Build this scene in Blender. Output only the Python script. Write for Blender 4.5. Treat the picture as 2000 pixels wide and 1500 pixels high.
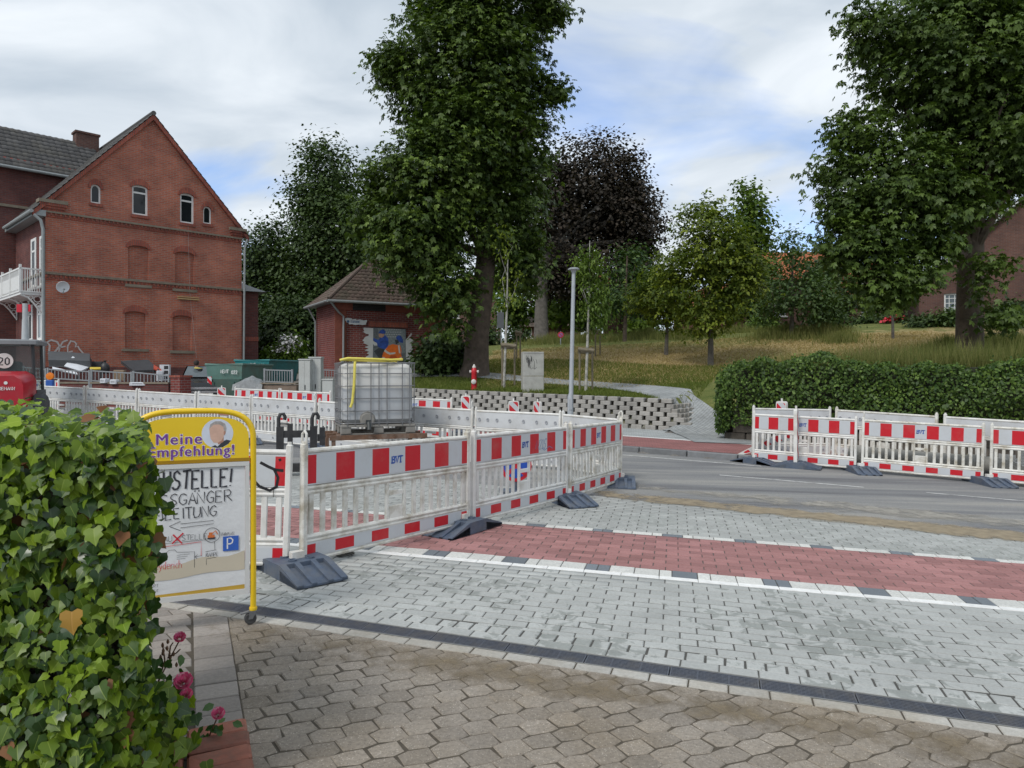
import bpy, bmesh, math, random
import numpy as np
from mathutils import Vector, Matrix, noise as mnoise

S = bpy.context.scene
for o in list(bpy.data.objects):
    bpy.data.objects.remove(o)
R = math.radians
random.seed(7)
RNG = np.random.default_rng(11)

# ------------------------------------------------------------------ camera
CAM_H = 1.58          # eye height above the pavement
F_PX = 1387.0         # 24 mm phone lens, in photograph pixels (2000 x 1500)
HORIZON = 730.0
cam = bpy.data.cameras.new('camera')
cam.sensor_fit = 'HORIZONTAL'
cam.sensor_width = 36.0
cam.lens = 36.0 * F_PX / 2000.0
cam.shift_y = -(750.0 - HORIZON) / 2000.0
cam.clip_start = 0.05
cam.clip_end = 3000
camo = bpy.data.objects.new('camera', cam)
S.collection.objects.link(camo)
camo.location = (0, 0, CAM_H)
camo.rotation_euler = (R(90), 0, 0)
S.camera = camo

# ------------------------------------------------------------------ light
SUN_EL, SUN_AZ = 48.0, 215.0      # azimuth clockwise from +Y (the view direction): behind, to the left
world = bpy.data.worlds.new('World')
S.world = world
world.use_nodes = True
nt = world.node_tree
nt.nodes.clear()


def N(t, ty, **kw):
    n = t.nodes.new(ty)
    for k, v in kw.items():
        if k == 'inp':
            for kk, vv in v.items():
                n.inputs[kk].default_value = vv
        else:
            setattr(n, k, v)
    return n


def LK(t, a, b):
    t.links.new(a, b)


out = N(nt, 'ShaderNodeOutputWorld')
bg = N(nt, 'ShaderNodeBackground', inp={'Strength': 0.12})
sky = N(nt, 'ShaderNodeTexSky', sky_type='NISHITA', sun_disc=False)
sky.sun_elevation = R(SUN_EL)
sky.sun_rotation = R(SUN_AZ)
sky.air_density = 1.0
sky.dust_density = 1.5
tc = N(nt, 'ShaderNodeTexCoord')
sep = N(nt, 'ShaderNodeSeparateXYZ')
LK(nt, tc.outputs['Generated'], sep.inputs[0])
zz = N(nt, 'ShaderNodeMath', operation='MAXIMUM', inp={1: 0.0})
LK(nt, sep.outputs['Z'], zz.inputs[0])
zp = N(nt, 'ShaderNodeMath', operation='ADD', inp={1: 0.32})
LK(nt, zz.outputs[0], zp.inputs[0])
dx = N(nt, 'ShaderNodeMath', operation='DIVIDE')
LK(nt, sep.outputs['X'], dx.inputs[0]); LK(nt, zp.outputs[0], dx.inputs[1])
dy = N(nt, 'ShaderNodeMath', operation='DIVIDE')
LK(nt, sep.outputs['Y'], dy.inputs[0]); LK(nt, zp.outputs[0], dy.inputs[1])
cmb = N(nt, 'ShaderNodeCombineXYZ', inp={2: 3.7})
LK(nt, dx.outputs[0], cmb.inputs[0]); LK(nt, dy.outputs[0], cmb.inputs[1])
mapc = N(nt, 'ShaderNodeMapping', inp={'Location': (8.1, 7.7, 0.0), 'Scale': (1.0, 1.5, 1.0)})
LK(nt, cmb.outputs[0], mapc.inputs[0])
n1 = N(nt, 'ShaderNodeTexNoise', inp={'Scale': 1.15, 'Detail': 7.0, 'Roughness': 0.5, 'Distortion': 0.35})
LK(nt, mapc.outputs[0], n1.inputs['Vector'])
cov = N(nt, 'ShaderNodeValToRGB')
cov.color_ramp.elements[0].position = 0.28; cov.color_ramp.elements[0].color = (0, 0, 0, 1)
cov.color_ramp.elements[1].position = 0.44; cov.color_ramp.elements[1].color = (1, 1, 1, 1)
LK(nt, n1.outputs['Fac'], cov.inputs[0])
n2 = N(nt, 'ShaderNodeTexNoise', inp={'Scale': 2.1, 'Detail': 6.0, 'Roughness': 0.5, 'Distortion': 0.5})
LK(nt, mapc.outputs[0], n2.inputs['Vector'])
ccol = N(nt, 'ShaderNodeValToRGB')
e = ccol.color_ramp.elements
e[0].position = 0.33; e[0].color = (3.15, 3.65, 4.2, 1)
e[1].position = 0.66; e[1].color = (5.4, 5.75, 6.1, 1)
LK(nt, n2.outputs['Fac'], ccol.inputs[0])
mixs = N(nt, 'ShaderNodeMixRGB', blend_type='MIX')
LK(nt, cov.outputs[0], mixs.inputs[0])
skyb = N(nt, 'ShaderNodeMixRGB', blend_type='MULTIPLY', inp={0: 1.0, 2: (.85, 1.05, 1.35, 1)})
LK(nt, sky.outputs[0], skyb.inputs[1])
LK(nt, skyb.outputs[0], mixs.inputs[1])
LK(nt, ccol.outputs[0], mixs.inputs[2])
LK(nt, mixs.outputs[0], bg.inputs['Color'])
LK(nt, bg.outputs[0], out.inputs['Surface'])

sun = bpy.data.lights.new('sun', 'SUN')
sun.energy = 1.5
sun.angle = R(18)
sun.color = (1.0, 0.96, 0.9)
suno = bpy.data.objects.new('sun', sun)
S.collection.objects.link(suno)
_d = Vector((math.sin(R(SUN_AZ)) * math.cos(R(SUN_EL)), math.cos(R(SUN_AZ)) * math.cos(R(SUN_EL)), math.sin(R(SUN_EL))))
suno.rotation_euler = (-_d).to_track_quat('-Z', 'Y').to_euler()

S.view_settings.view_transform = 'Standard'
S.view_settings.look = 'None'
S.view_settings.gamma = 1.0
S.view_settings.use_curve_mapping = False
S.view_settings.exposure = 0.5
S.render.engine = 'CYCLES'
S.cycles.max_bounces = 6
S.cycles.transparent_max_bounces = 6


# ------------------------------------------------------------------ survey helpers
SLOPE = 0.028                     # the street climbs gently to the left


def street_z(x):
    return -SLOPE * x


def at(px, py, d):
    """world point seen at photograph pixel (px, py) at depth d"""
    return Vector(((px - 1000.0) / F_PX * d, d, CAM_H - (py - HORIZON) / F_PX * d))


def on_street(px, py, up=0.0):
    u = (px - 1000.0) / F_PX
    v = (py - HORIZON) / F_PX
    t = (CAM_H - up) / (v - SLOPE * u)
    return Vector((u * t, t, street_z(u * t) + up))


# ------------------------------------------------------------------ object helpers
C = S.collection


def link(o, parent=None):
    C.objects.link(o)
    if parent is not None:
        o.parent = parent
    return o


def tag(o, label=None, cat=None, group=None, kind=None):
    if label: o['label'] = label
    if cat: o['category'] = cat
    if group: o['group'] = group
    if kind: o['kind'] = kind
    return o


def thing(name, label, cat, loc=(0, 0, 0), rz=0.0, group=None):
    o = bpy.data.objects.new(name, None)
    o.empty_display_size = 0.2
    link(o)
    o.location = loc
    o.rotation_euler = (0, 0, rz)
    return tag(o, label, cat, group)


def inst(name, mesh, parent, loc=(0, 0, 0), rot=(0, 0, 0), scale=(1, 1, 1)):
    o = bpy.data.objects.new(name, mesh)
    link(o, parent)
    o.location = loc; o.rotation_euler = rot; o.scale = scale
    return o


def copy_tree(o, parent=None):
    c = o.copy()
    C.objects.link(c)
    c.parent = parent
    for ch in list(o.children):
        copy_tree(ch, c)
    return c


class MB:
    """collects simple shapes into one mesh"""
    def __init__(self):
        self.v = []; self.f = []; self.m = []; self.mi = 0

    def add(self, vs, fs, mi=None):
        b = len(self.v)
        self.v.extend([tuple(p) for p in vs])
        for f in fs:
            self.f.append([b + i for i in f]); self.m.append(self.mi if mi is None else mi)
        return self

    def box(self, x0, x1, y0, y1, z0, z1, mi=None):
        vs = [(x0, y0, z0), (x1, y0, z0), (x1, y1, z0), (x0, y1, z0), (x0, y0, z1), (x1, y0, z1), (x1, y1, z1), (x0, y1, z1)]
        return self.add(vs, [(3, 2, 1, 0), (4, 5, 6, 7), (0, 1, 5, 4), (1, 2, 6, 5), (2, 3, 7, 6), (3, 0, 4, 7)], mi)

    def bbox(self, x0, x1, y0, y1, z0, z1, b=0.01, mi=None):
        """box with chamfered vertical and top edges"""
        xs = (x0, x1); ys = (y0, y1)
        ring = lambda e, z: [(x0 + e, y0, z), (x1 - e, y0, z), (x1, y0 + e, z), (x1, y1 - e, z), (x1 - e, y1, z), (x0 + e, y1, z), (x0, y1 - e, z), (x0, y0 + e, z)]
        r0 = ring(b, z0); r1 = ring(b, z1 - b)
        r2 = [(x0 + 2 * b, y0 + b, z1), (x1 - 2 * b, y0 + b, z1), (x1 - b, y0 + 2 * b, z1), (x1 - b, y1 - 2 * b, z1), (x1 - 2 * b, y1 - b, z1), (x0 + 2 * b, y1 - b, z1), (x0 + b, y1 - 2 * b, z1), (x0 + b, y0 + 2 * b, z1)]
        fs = []
        for k in range(2):
            for i in range(8):
                j = (i + 1) % 8
                fs.append((k * 8 + i, k * 8 + j, (k + 1) * 8 + j, (k + 1) * 8 + i))
        fs.append(tuple(range(16, 24))); fs.append(tuple(reversed(range(0, 8))))
        return self.add(r0 + r1 + r2, fs, mi)

    def tube(self, pts, rad, n=8, cap=True, mi=None, closed=False):
        pts = [Vector(p) for p in pts]
        k = len(pts)
        rads = rad if isinstance(rad, (list, tuple)) else [rad] * k
        vs = []; fs = []
        prev = None
        for i, p in enumerate(pts):
            if closed:
                d = pts[(i + 1) % k] - pts[i - 1]
            else:
                d = pts[min(i + 1, k - 1)] - pts[max(i - 1, 0)]
            d = d.normalized() if d.length > 1e-9 else Vector((0, 0, 1))
            if prev is None:
                a = Vector((0, 0, 1)) if abs(d.z) < 0.9 else Vector((1, 0, 0))
                u = d.cross(a).normalized()
            else:
                u = (prev - d * prev.dot(d))
                u = u.normalized() if u.length > 1e-6 else d.orthogonal().normalized()
            prev = u
            w = d.cross(u)
            for j in range(n):
                t = 2 * math.pi * j / n
                vs.append(p + (u * math.cos(t) + w * math.sin(t)) * rads[i])
        for i in range(k if closed else k - 1):
            a = i * n; b = ((i + 1) % k) * n
            for j in range(n):
                jj = (j + 1) % n
                fs.append((a + j, a + jj, b + jj, b + j))
        if cap and not closed:
            fs.append(tuple(reversed(range(n)))); fs.append(tuple(range((k - 1) * n, k * n)))
        return self.add(vs, fs, mi)

    def lathe(self, prof, n=16, cen=(0, 0, 0), axis='z', mi=None):
        vs = []; fs = []
        for (r, h) in prof:
            for j in range(n):
                t = 2 * math.pi * j / n
                c, s = math.cos(t) * r, math.sin(t) * r
                if axis == 'z': p = (cen[0] + c, cen[1] + s, cen[2] + h)
                elif axis == 'y': p = (cen[0] + c, cen[1] + h, cen[2] - s)
                else: p = (cen[0] + h, cen[1] + c, cen[2] + s)
                vs.append(p)
        for i in range(len(prof) - 1):
            for j in range(n):
                jj = (j + 1) % n
                fs.append((i * n + j, i * n + jj, (i + 1) * n + jj, (i + 1) * n + j))
        fs.append(tuple(reversed(range(n)))); fs.append(tuple(range((len(prof) - 1) * n, len(prof) * n)))
        return self.add(vs, fs, mi)

    def prism(self, poly, z0, z1, bev=0.0, mi=None):
        """polygon in xy extruded in z, top edge chamfered"""
        n = len(poly)
        cx = sum(p[0] for p in poly) / n; cy = sum(p[1] for p in poly) / n
        vs = [(p[0], p[1], z0) for p in poly] + [(p[0], p[1], z1 - bev) for p in poly]
        fs = []
        for i in range(n):
            j = (i + 1) % n
            fs.append((i, j, n + j, n + i))
        if bev > 0:
            for p in poly:
                dx, dy = cx - p[0], cy - p[1]
                l = math.hypot(dx, dy) + 1e-9
                k = min(bev * 1.3 / l, 0.5)
                vs.append((p[0] + dx * k, p[1] + dy * k, z1))
            for i in range(n):
                j = (i + 1) % n
                fs.append((n + i, n + j, 2 * n + j, 2 * n + i))
            fs.append(tuple(range(2 * n, 3 * n)))
        else:
            fs.append(tuple(range(n, 2 * n)))
        return self.add(vs, fs, mi)

    def xz(self, poly, y0, y1, mi=None):
        """polygon in xz extruded along y (closed)"""
        n = len(poly)
        vs = [(p[0], y0, p[1]) for p in poly] + [(p[0], y1, p[1]) for p in poly]
        fs = [tuple(range(n)), tuple(reversed(range(n, 2 * n)))]
        for i in range(n):
            j = (i + 1) % n
            fs.append((j, i, n + i, n + j))
        return self.add(vs, fs, mi)

    def yz(self, poly, x0, x1, mi=None):
        n = len(poly)
        vs = [(x0, p[0], p[1]) for p in poly] + [(x1, p[0], p[1]) for p in poly]
        fs = [tuple(reversed(range(n))), tuple(range(n, 2 * n))]
        for i in range(n):
            j = (i + 1) % n
            fs.append((i, j, n + j, n + i))
        return self.add(vs, fs, mi)

    def mesh(self, name, mats, smooth=False):
        me = bpy.data.meshes.new(name)
        me.from_pydata(self.v, [], self.f)
        for m in (mats if isinstance(mats, (list, tuple)) else [mats]):
            me.materials.append(m)
        if any(self.m):
            me.polygons.foreach_set('material_index', self.m)
        bm = bmesh.new(); bm.from_mesh(me)
        bmesh.ops.recalc_face_normals(bm, faces=bm.faces)
        bm.to_mesh(me); bm.free()
        if smooth:
            me.polygons.foreach_set('use_smooth', [True] * len(me.polygons))
            try:
                me.set_sharp_from_angle(angle=R(40))
            except Exception:
                pass
        me.update()
        return me

    def build(self, name, mats, parent=None, smooth=False, loc=None, rot=None):
        o = bpy.data.objects.new(name, self.mesh(name, mats, smooth))
        link(o, parent)
        if loc is not None: o.location = loc
        if rot is not None: o.rotation_euler = rot
        return o


def np_mesh(name, verts, loops, counts, mats, tone=None, smooth=False, parent=None, mi=None):
    """fast mesh from numpy arrays (verts Nx3, flat loop indices, verts per face)"""
    me = bpy.data.meshes.new(name)
    verts = np.asarray(verts, np.float32); loops = np.asarray(loops, np.int32); counts = np.asarray(counts, np.int32)
    me.vertices.add(len(verts)); me.vertices.foreach_set('co', verts.ravel())
    me.loops.add(len(loops)); me.loops.foreach_set('vertex_index', loops)
    me.polygons.add(len(counts))
    st = np.concatenate([[0], np.cumsum(counts)[:-1]]).astype(np.int32)
    me.polygons.foreach_set('loop_start', st)
    for m in (mats if isinstance(mats, (list, tuple)) else [mats]):
        me.materials.append(m)
    if mi is not None:
        me.polygons.foreach_set('material_index', np.asarray(mi, np.int32))
    me.update(calc_edges=True)
    if tone is not None:
        a = me.attributes.new('tone', 'FLOAT', 'FACE')
        a.data.foreach_set('value', np.asarray(tone, np.float32))
    if smooth:
        me.polygons.foreach_set('use_smooth', np.ones(len(counts), bool))
    me.validate()
    o = bpy.data.objects.new(name, me)
    return link(o, parent)


# ------------------------------------------------------------------ materials
MATS = {}


def mat(name, col, rough=0.7, var=0.12, scale=6.0, bump=0.0, bscale=None, metal=0.0, dirt=None, dirt_amt=0.0, dirt_scale=2.0, tone=0.0, rnd=0.0, spec=0.5, coord='Object', hue=None):
    """base colour with grain, optional stains of a second colour, optional per-face / per-object tone"""
    if name in MATS: return MATS[name]
    m = bpy.data.materials.new(name); MATS[name] = m
    m.use_nodes = True
    t = m.node_tree; t.nodes.clear()
    o = N(t, 'ShaderNodeOutputMaterial'); b = N(t, 'ShaderNodeBsdfPrincipled', inp={'Roughness': rough, 'Metallic': metal, 'Specular IOR Level': spec})
    LK(t, b.outputs[0], o.inputs[0])
    c = N(t, 'ShaderNodeTexCoord') if coord != 'World' else None
    vec = c.outputs[coord] if c else N(t, 'ShaderNodeNewGeometry').outputs['Position']
    nz = N(t, 'ShaderNodeTexNoise', inp={'Scale': scale, 'Detail': 5.0, 'Roughness': 0.6})
    LK(t, vec, nz.inputs['Vector'])
    mr = N(t, 'ShaderNodeMapRange', inp={1: 0.25, 2: 0.75, 3: 1 - var, 4: 1 + var})
    LK(t, nz.outputs['Fac'], mr.inputs[0])
    val = mr.outputs[0]
    if tone:
        at_ = N(t, 'ShaderNodeAttribute', attribute_name='tone')
        ma = N(t, 'ShaderNodeMath', operation='MULTIPLY_ADD', inp={1: tone, 2: 1.0})
        LK(t, at_.outputs['Fac'], ma.inputs[0])
        mm = N(t, 'ShaderNodeMath', operation='MULTIPLY')
        LK(t, val, mm.inputs[0]); LK(t, ma.outputs[0], mm.inputs[1]); val = mm.outputs[0]
    if rnd:
        oi = N(t, 'ShaderNodeObjectInfo')
        ma = N(t, 'ShaderNodeMapRange', inp={1: 0, 2: 1, 3: 1 - rnd, 4: 1 + rnd})
        LK(t, oi.outputs['Random'], ma.inputs[0])
        mm = N(t, 'ShaderNodeMath', operation='MULTIPLY')
        LK(t, val, mm.inputs[0]); LK(t, ma.outputs[0], mm.inputs[1]); val = mm.outputs[0]
    base = N(t, 'ShaderNodeRGB'); base.outputs[0].default_value = (*col, 1)
    cur = base.outputs[0]
    if hue:
        at_ = N(t, 'ShaderNodeAttribute', attribute_name='tone')
        mh = N(t, 'ShaderNodeMixRGB', inp={2: (*hue, 1)})
        mr2 = N(t, 'ShaderNodeMapRange', inp={1: -1, 2: 1, 3: 0, 4: 1})
        LK(t, at_.outputs['Fac'], mr2.inputs[0]); LK(t, mr2.outputs[0], mh.inputs[0]); LK(t, cur, mh.inputs[1]); cur = mh.outputs[0]
    sc = N(t, 'ShaderNodeVectorMath', operation='SCALE')
    LK(t, cur, sc.inputs[0]); LK(t, val, sc.inputs['Scale'])
    cur = sc.outputs[0]
    if dirt:
        g = N(t, 'ShaderNodeNewGeometry')
        dn = N(t, 'ShaderNodeTexNoise', inp={'Scale': dirt_scale, 'Detail': 6.0, 'Roughness': 0.65})
        LK(t, g.outputs['Position'], dn.inputs['Vector'])
        dr = N(t, 'ShaderNodeMapRange', inp={1: 0.45, 2: 0.7, 3: 0, 4: dirt_amt})
        LK(t, dn.outputs['Fac'], dr.inputs[0])
        mx = N(t, 'ShaderNodeMixRGB', inp={2: (*dirt, 1)})
        LK(t, dr.outputs[0], mx.inputs[0]); LK(t, cur, mx.inputs[1]); cur = mx.outputs[0]
    LK(t, cur, b.inputs['Base Color'])
    if bump:
        bn = N(t, 'ShaderNodeTexNoise', inp={'Scale': bscale or scale * 6, 'Detail': 4.0, 'Roughness': 0.6})
        LK(t, vec, bn.inputs['Vector'])
        bp = N(t, 'ShaderNodeBump', inp={'Strength': 1.0, 'Distance': bump})
        LK(t, bn.outputs['Fac'], bp.inputs['Height']); LK(t, bp.outputs[0], b.inputs['Normal'])
    return m


def leaf_mat(name, c0, c1, rough=0.45, trans=0.25, spec=0.35):
    """leaf colour between c0 and c1 by the leaf's own tone; thin, lets some light through"""
    if name in MATS: return MATS[name]
    m = bpy.data.materials.new(name); MATS[name] = m
    m.use_nodes = True
    t = m.node_tree; t.nodes.clear()
    o = N(t, 'ShaderNodeOutputMaterial')
    b = N(t, 'ShaderNodeBsdfPrincipled', inp={'Roughness': rough, 'Specular IOR Level': spec})
    at_ = N(t, 'ShaderNodeAttribute', attribute_name='tone')
    oi = N(t, 'ShaderNodeObjectInfo')
    ad = N(t, 'ShaderNodeMath', operation='ADD'); LK(t, at_.outputs['Fac'], ad.inputs[0]); LK(t, oi.outputs['Random'], ad.inputs[1])
    fr = N(t, 'ShaderNodeMath', operation='FRACT'); LK(t, ad.outputs[0], fr.inputs[0])
    mx = N(t, 'ShaderNodeMixRGB', inp={1: (*c0, 1), 2: (*c1, 1)})
    LK(t, fr.outputs[0], mx.inputs[0])
    if name.endswith('ivy_leaf'):       # pale midrib and faint veins
        ri = N(t, 'ShaderNodeAttribute', attribute_name='rib')
        rr_ = N(t, 'ShaderNodeMapRange', inp={1: .93, 2: .985, 3: 0, 4: .45}); LK(t, ri.outputs['Fac'], rr_.inputs[0])
        lt = N(t, 'ShaderNodeMixRGB', inp={2: (c1[0] * 1.5 + .05, c1[1] * 1.3 + .05, c1[2] + .06, 1)}); LK(t, rr_.outputs[0], lt.inputs[0]); LK(t, mx.outputs[0], lt.inputs[1]); mx = lt
    LK(t, mx.outputs[0], b.inputs['Base Color'])
    tr = N(t, 'ShaderNodeBsdfTranslucent')
    br = N(t, 'ShaderNodeMixRGB', blend_type='MULTIPLY', inp={0: 1.0, 2: (1.1, 1.25, 0.5, 1)})
    LK(t, mx.outputs[0], br.inputs[1]); LK(t, br.outputs[0], tr.inputs['Color'])
    ms = N(t, 'ShaderNodeMixShader', inp={0: trans})
    LK(t, b.outputs[0], ms.inputs[1]); LK(t, tr.outputs[0], ms.inputs[2]); LK(t, ms.outputs[0], o.inputs[0])
    return m


def brick_mat(name, c1, c2, mortar, bw=0.25, rh=0.0775, ms=0.009, rough=0.85, stain=(0.05, 0.03, 0.03), stain_amt=0.35, bump=0.004, wvar=0.3, soldier=False):
    if name in MATS: return MATS[name]
    m = bpy.data.materials.new(name); MATS[name] = m
    m.use_nodes = True
    t = m.node_tree; t.nodes.clear()
    o = N(t, 'ShaderNodeOutputMaterial'); b = N(t, 'ShaderNodeBsdfPrincipled', inp={'Roughness': rough, 'Specular IOR Level': 0.25})
    LK(t, b.outputs[0], o.inputs[0])
    c = N(t, 'ShaderNodeTexCoord'); sp = N(t, 'ShaderNodeSeparateXYZ'); LK(t, c.outputs['Object'], sp.inputs[0])
    ad = N(t, 'ShaderNodeMath', operation='ADD'); LK(t, sp.outputs['X'], ad.inputs[0]); LK(t, sp.outputs['Y'], ad.inputs[1])
    cb = N(t, 'ShaderNodeCombineXYZ')
    if soldier:
        LK(t, sp.outputs['Z'], cb.inputs[0]); LK(t, ad.outputs[0], cb.inputs[1])
    else:
        LK(t, ad.outputs[0], cb.inputs[0]); LK(t, sp.outputs['Z'], cb.inputs[1])
    br = N(t, 'ShaderNodeTexBrick', inp={'Color1': (*c1, 1), 'Color2': (*c2, 1), 'Mortar': (*mortar, 1), 'Scale': 1.0, 'Mortar Size': ms, 'Mortar Smooth': 0.3, 'Bias': 0.0, 'Brick Width': bw, 'Row Height': rh})
    LK(t, cb.outputs[0], br.inputs['Vector'])
    nz = N(t, 'ShaderNodeTexNoise', inp={'Scale': 0.8, 'Detail': 6.0, 'Roughness': 0.65}); LK(t, c.outputs['Object'], nz.inputs['Vector'])
    mr = N(t, 'ShaderNodeMapRange', inp={1: 0.3, 2: 0.7, 3: 1 - wvar, 4: 1 + wvar}); LK(t, nz.outputs['Fac'], mr.inputs[0])
    sc = N(t, 'ShaderNodeVectorMath', operation='SCALE'); LK(t, br.outputs['Color'], sc.inputs[0]); LK(t, mr.outputs[0], sc.inputs['Scale'])
    n2 = N(t, 'ShaderNodeTexNoise', inp={'Scale': 0.35, 'Detail': 7.0, 'Roughness': 0.6}); LK(t, c.outputs['Object'], n2.inputs['Vector'])
    m2 = N(t, 'ShaderNodeMapRange', inp={1: 0.48, 2: 0.75, 3: 0, 4: stain_amt}); LK(t, n2.outputs['Fac'], m2.inputs[0])
    mx = N(t, 'ShaderNodeMixRGB', inp={2: (*stain, 1)}); LK(t, m2.outputs[0], mx.inputs[0]); LK(t, sc.outputs[0], mx.inputs[1])
    LK(t, mx.outputs[0], b.inputs['Base Color'])
    bp = N(t, 'ShaderNodeBump', inp={'Strength': 0.8, 'Distance': bump}); bp.invert = True
    LK(t, br.outputs['Fac'], bp.inputs['Height']); LK(t, bp.outputs[0], b.inputs['Normal'])
    return m


def stripe_mat(name, unit, phase, red, white, diag=False, dirt_amt=0.25):
    """retro-reflective sheeting: red and grey-white blocks along local x (or diagonal)"""
    if name in MATS: return MATS[name]
    m = bpy.data.materials.new(name); MATS[name] = m
    m.use_nodes = True
    t = m.node_tree; t.nodes.clear()
    o = N(t, 'ShaderNodeOutputMaterial'); b = N(t, 'ShaderNodeBsdfPrincipled', inp={'Roughness': 0.42, 'Specular IOR Level': 0.4})
    LK(t, b.outputs[0], o.inputs[0])
    c = N(t, 'ShaderNodeTexCoord'); sp = N(t, 'ShaderNodeSeparateXYZ'); LK(t, c.outputs['Object'], sp.inputs[0])
    v = sp.outputs['X']
    if diag:
        a = N(t, 'ShaderNodeMath', operation='ADD'); LK(t, sp.outputs['X'], a.inputs[0]); LK(t, sp.outputs['Z'], a.inputs[1]); v = a.outputs[0]
    d = N(t, 'ShaderNodeMath', operation='MULTIPLY_ADD', inp={1: 1.0 / unit, 2: phase + 40.0}); LK(t, v, d.inputs[0])
    md = N(t, 'ShaderNodeMath', operation='MODULO', inp={1: 2.0}); LK(t, d.outputs[0], md.inputs[0])
    ls = N(t, 'ShaderNodeMath', operation='LESS_THAN', inp={1: 1.0}); LK(t, md.outputs[0], ls.inputs[0])
    mx = N(t, 'ShaderNodeMixRGB', inp={1: (*white, 1), 2: (*red, 1)}); LK(t, ls.outputs[0], mx.inputs[0])
    g = N(t, 'ShaderNodeNewGeometry')
    nz = N(t, 'ShaderNodeTexNoise', inp={'Scale': 3.5, 'Detail': 8.0, 'Roughness': 0.7}); LK(t, g.outputs['Position'], nz.inputs['Vector'])
    mr = N(t, 'ShaderNodeMapRange', inp={1: 0.5, 2: 0.78, 3: 0, 4: dirt_amt}); LK(t, nz.outputs['Fac'], mr.inputs[0])
    m2 = N(t, 'ShaderNodeMixRGB', inp={2: (0.3, 0.27, 0.22, 1)}); LK(t, mr.outputs[0], m2.inputs[0]); LK(t, mx.outputs[0], m2.inputs[1])
    LK(t, m2.outputs[0], b.inputs['Base Color'])
    return m


def glass_mat(name='window_glass', col=(0.015, 0.018, 0.02), rough=0.05):
    if name in MATS: return MATS[name]
    return mat(name, col, rough=rough, var=0.3, scale=1.5, spec=0.45)


def dust_mat(name, col, lo, hi, scale):
    """thin layer of sand that thins out in patches"""
    m = mat(name, col, .95, .3, 9, .004, 70, coord='World'); t = m.node_tree
    o = [n for n in t.nodes if n.type == 'OUTPUT_MATERIAL'][0]; b = [n for n in t.nodes if n.type == 'BSDF_PRINCIPLED'][0]
    g = N(t, 'ShaderNodeNewGeometry'); nz = N(t, 'ShaderNodeTexNoise', inp={'Scale': scale, 'Detail': 8.0, 'Roughness': .72}); LK(t, g.outputs['Position'], nz.inputs['Vector'])
    at_ = N(t, 'ShaderNodeAttribute', attribute_name='cover'); ad = N(t, 'ShaderNodeMath', operation='ADD'); LK(t, nz.outputs['Fac'], ad.inputs[0]); LK(t, at_.outputs['Fac'], ad.inputs[1])
    mr = N(t, 'ShaderNodeMapRange', inp={1: lo, 2: hi, 3: 0, 4: .85}); LK(t, ad.outputs[0], mr.inputs[0])
    tr = N(t, 'ShaderNodeBsdfTransparent'); ms = N(t, 'ShaderNodeMixShader'); LK(t, mr.outputs[0], ms.inputs[0]); LK(t, tr.outputs[0], ms.inputs[1]); LK(t, b.outputs[0], ms.inputs[2]); LK(t, ms.outputs[0], o.inputs[0])
    return m


def clear_glass(name):
    if name in MATS: return MATS[name]
    m = bpy.data.materials.new(name); MATS[name] = m; m.use_nodes = True; t = m.node_tree; t.nodes.clear()
    o = N(t, 'ShaderNodeOutputMaterial'); b = N(t, 'ShaderNodeBsdfPrincipled', inp={'Base Color': (.1, .12, .12, 1), 'Roughness': .05}); tr = N(t, 'ShaderNodeBsdfTransparent', inp={'Color': (.8, .85, .84, 1)})
    ms = N(t, 'ShaderNodeMixShader', inp={0: .7}); LK(t, b.outputs[0], ms.inputs[1]); LK(t, tr.outputs[0], ms.inputs[2]); LK(t, ms.outputs[0], o.inputs[0])
    return m


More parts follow.
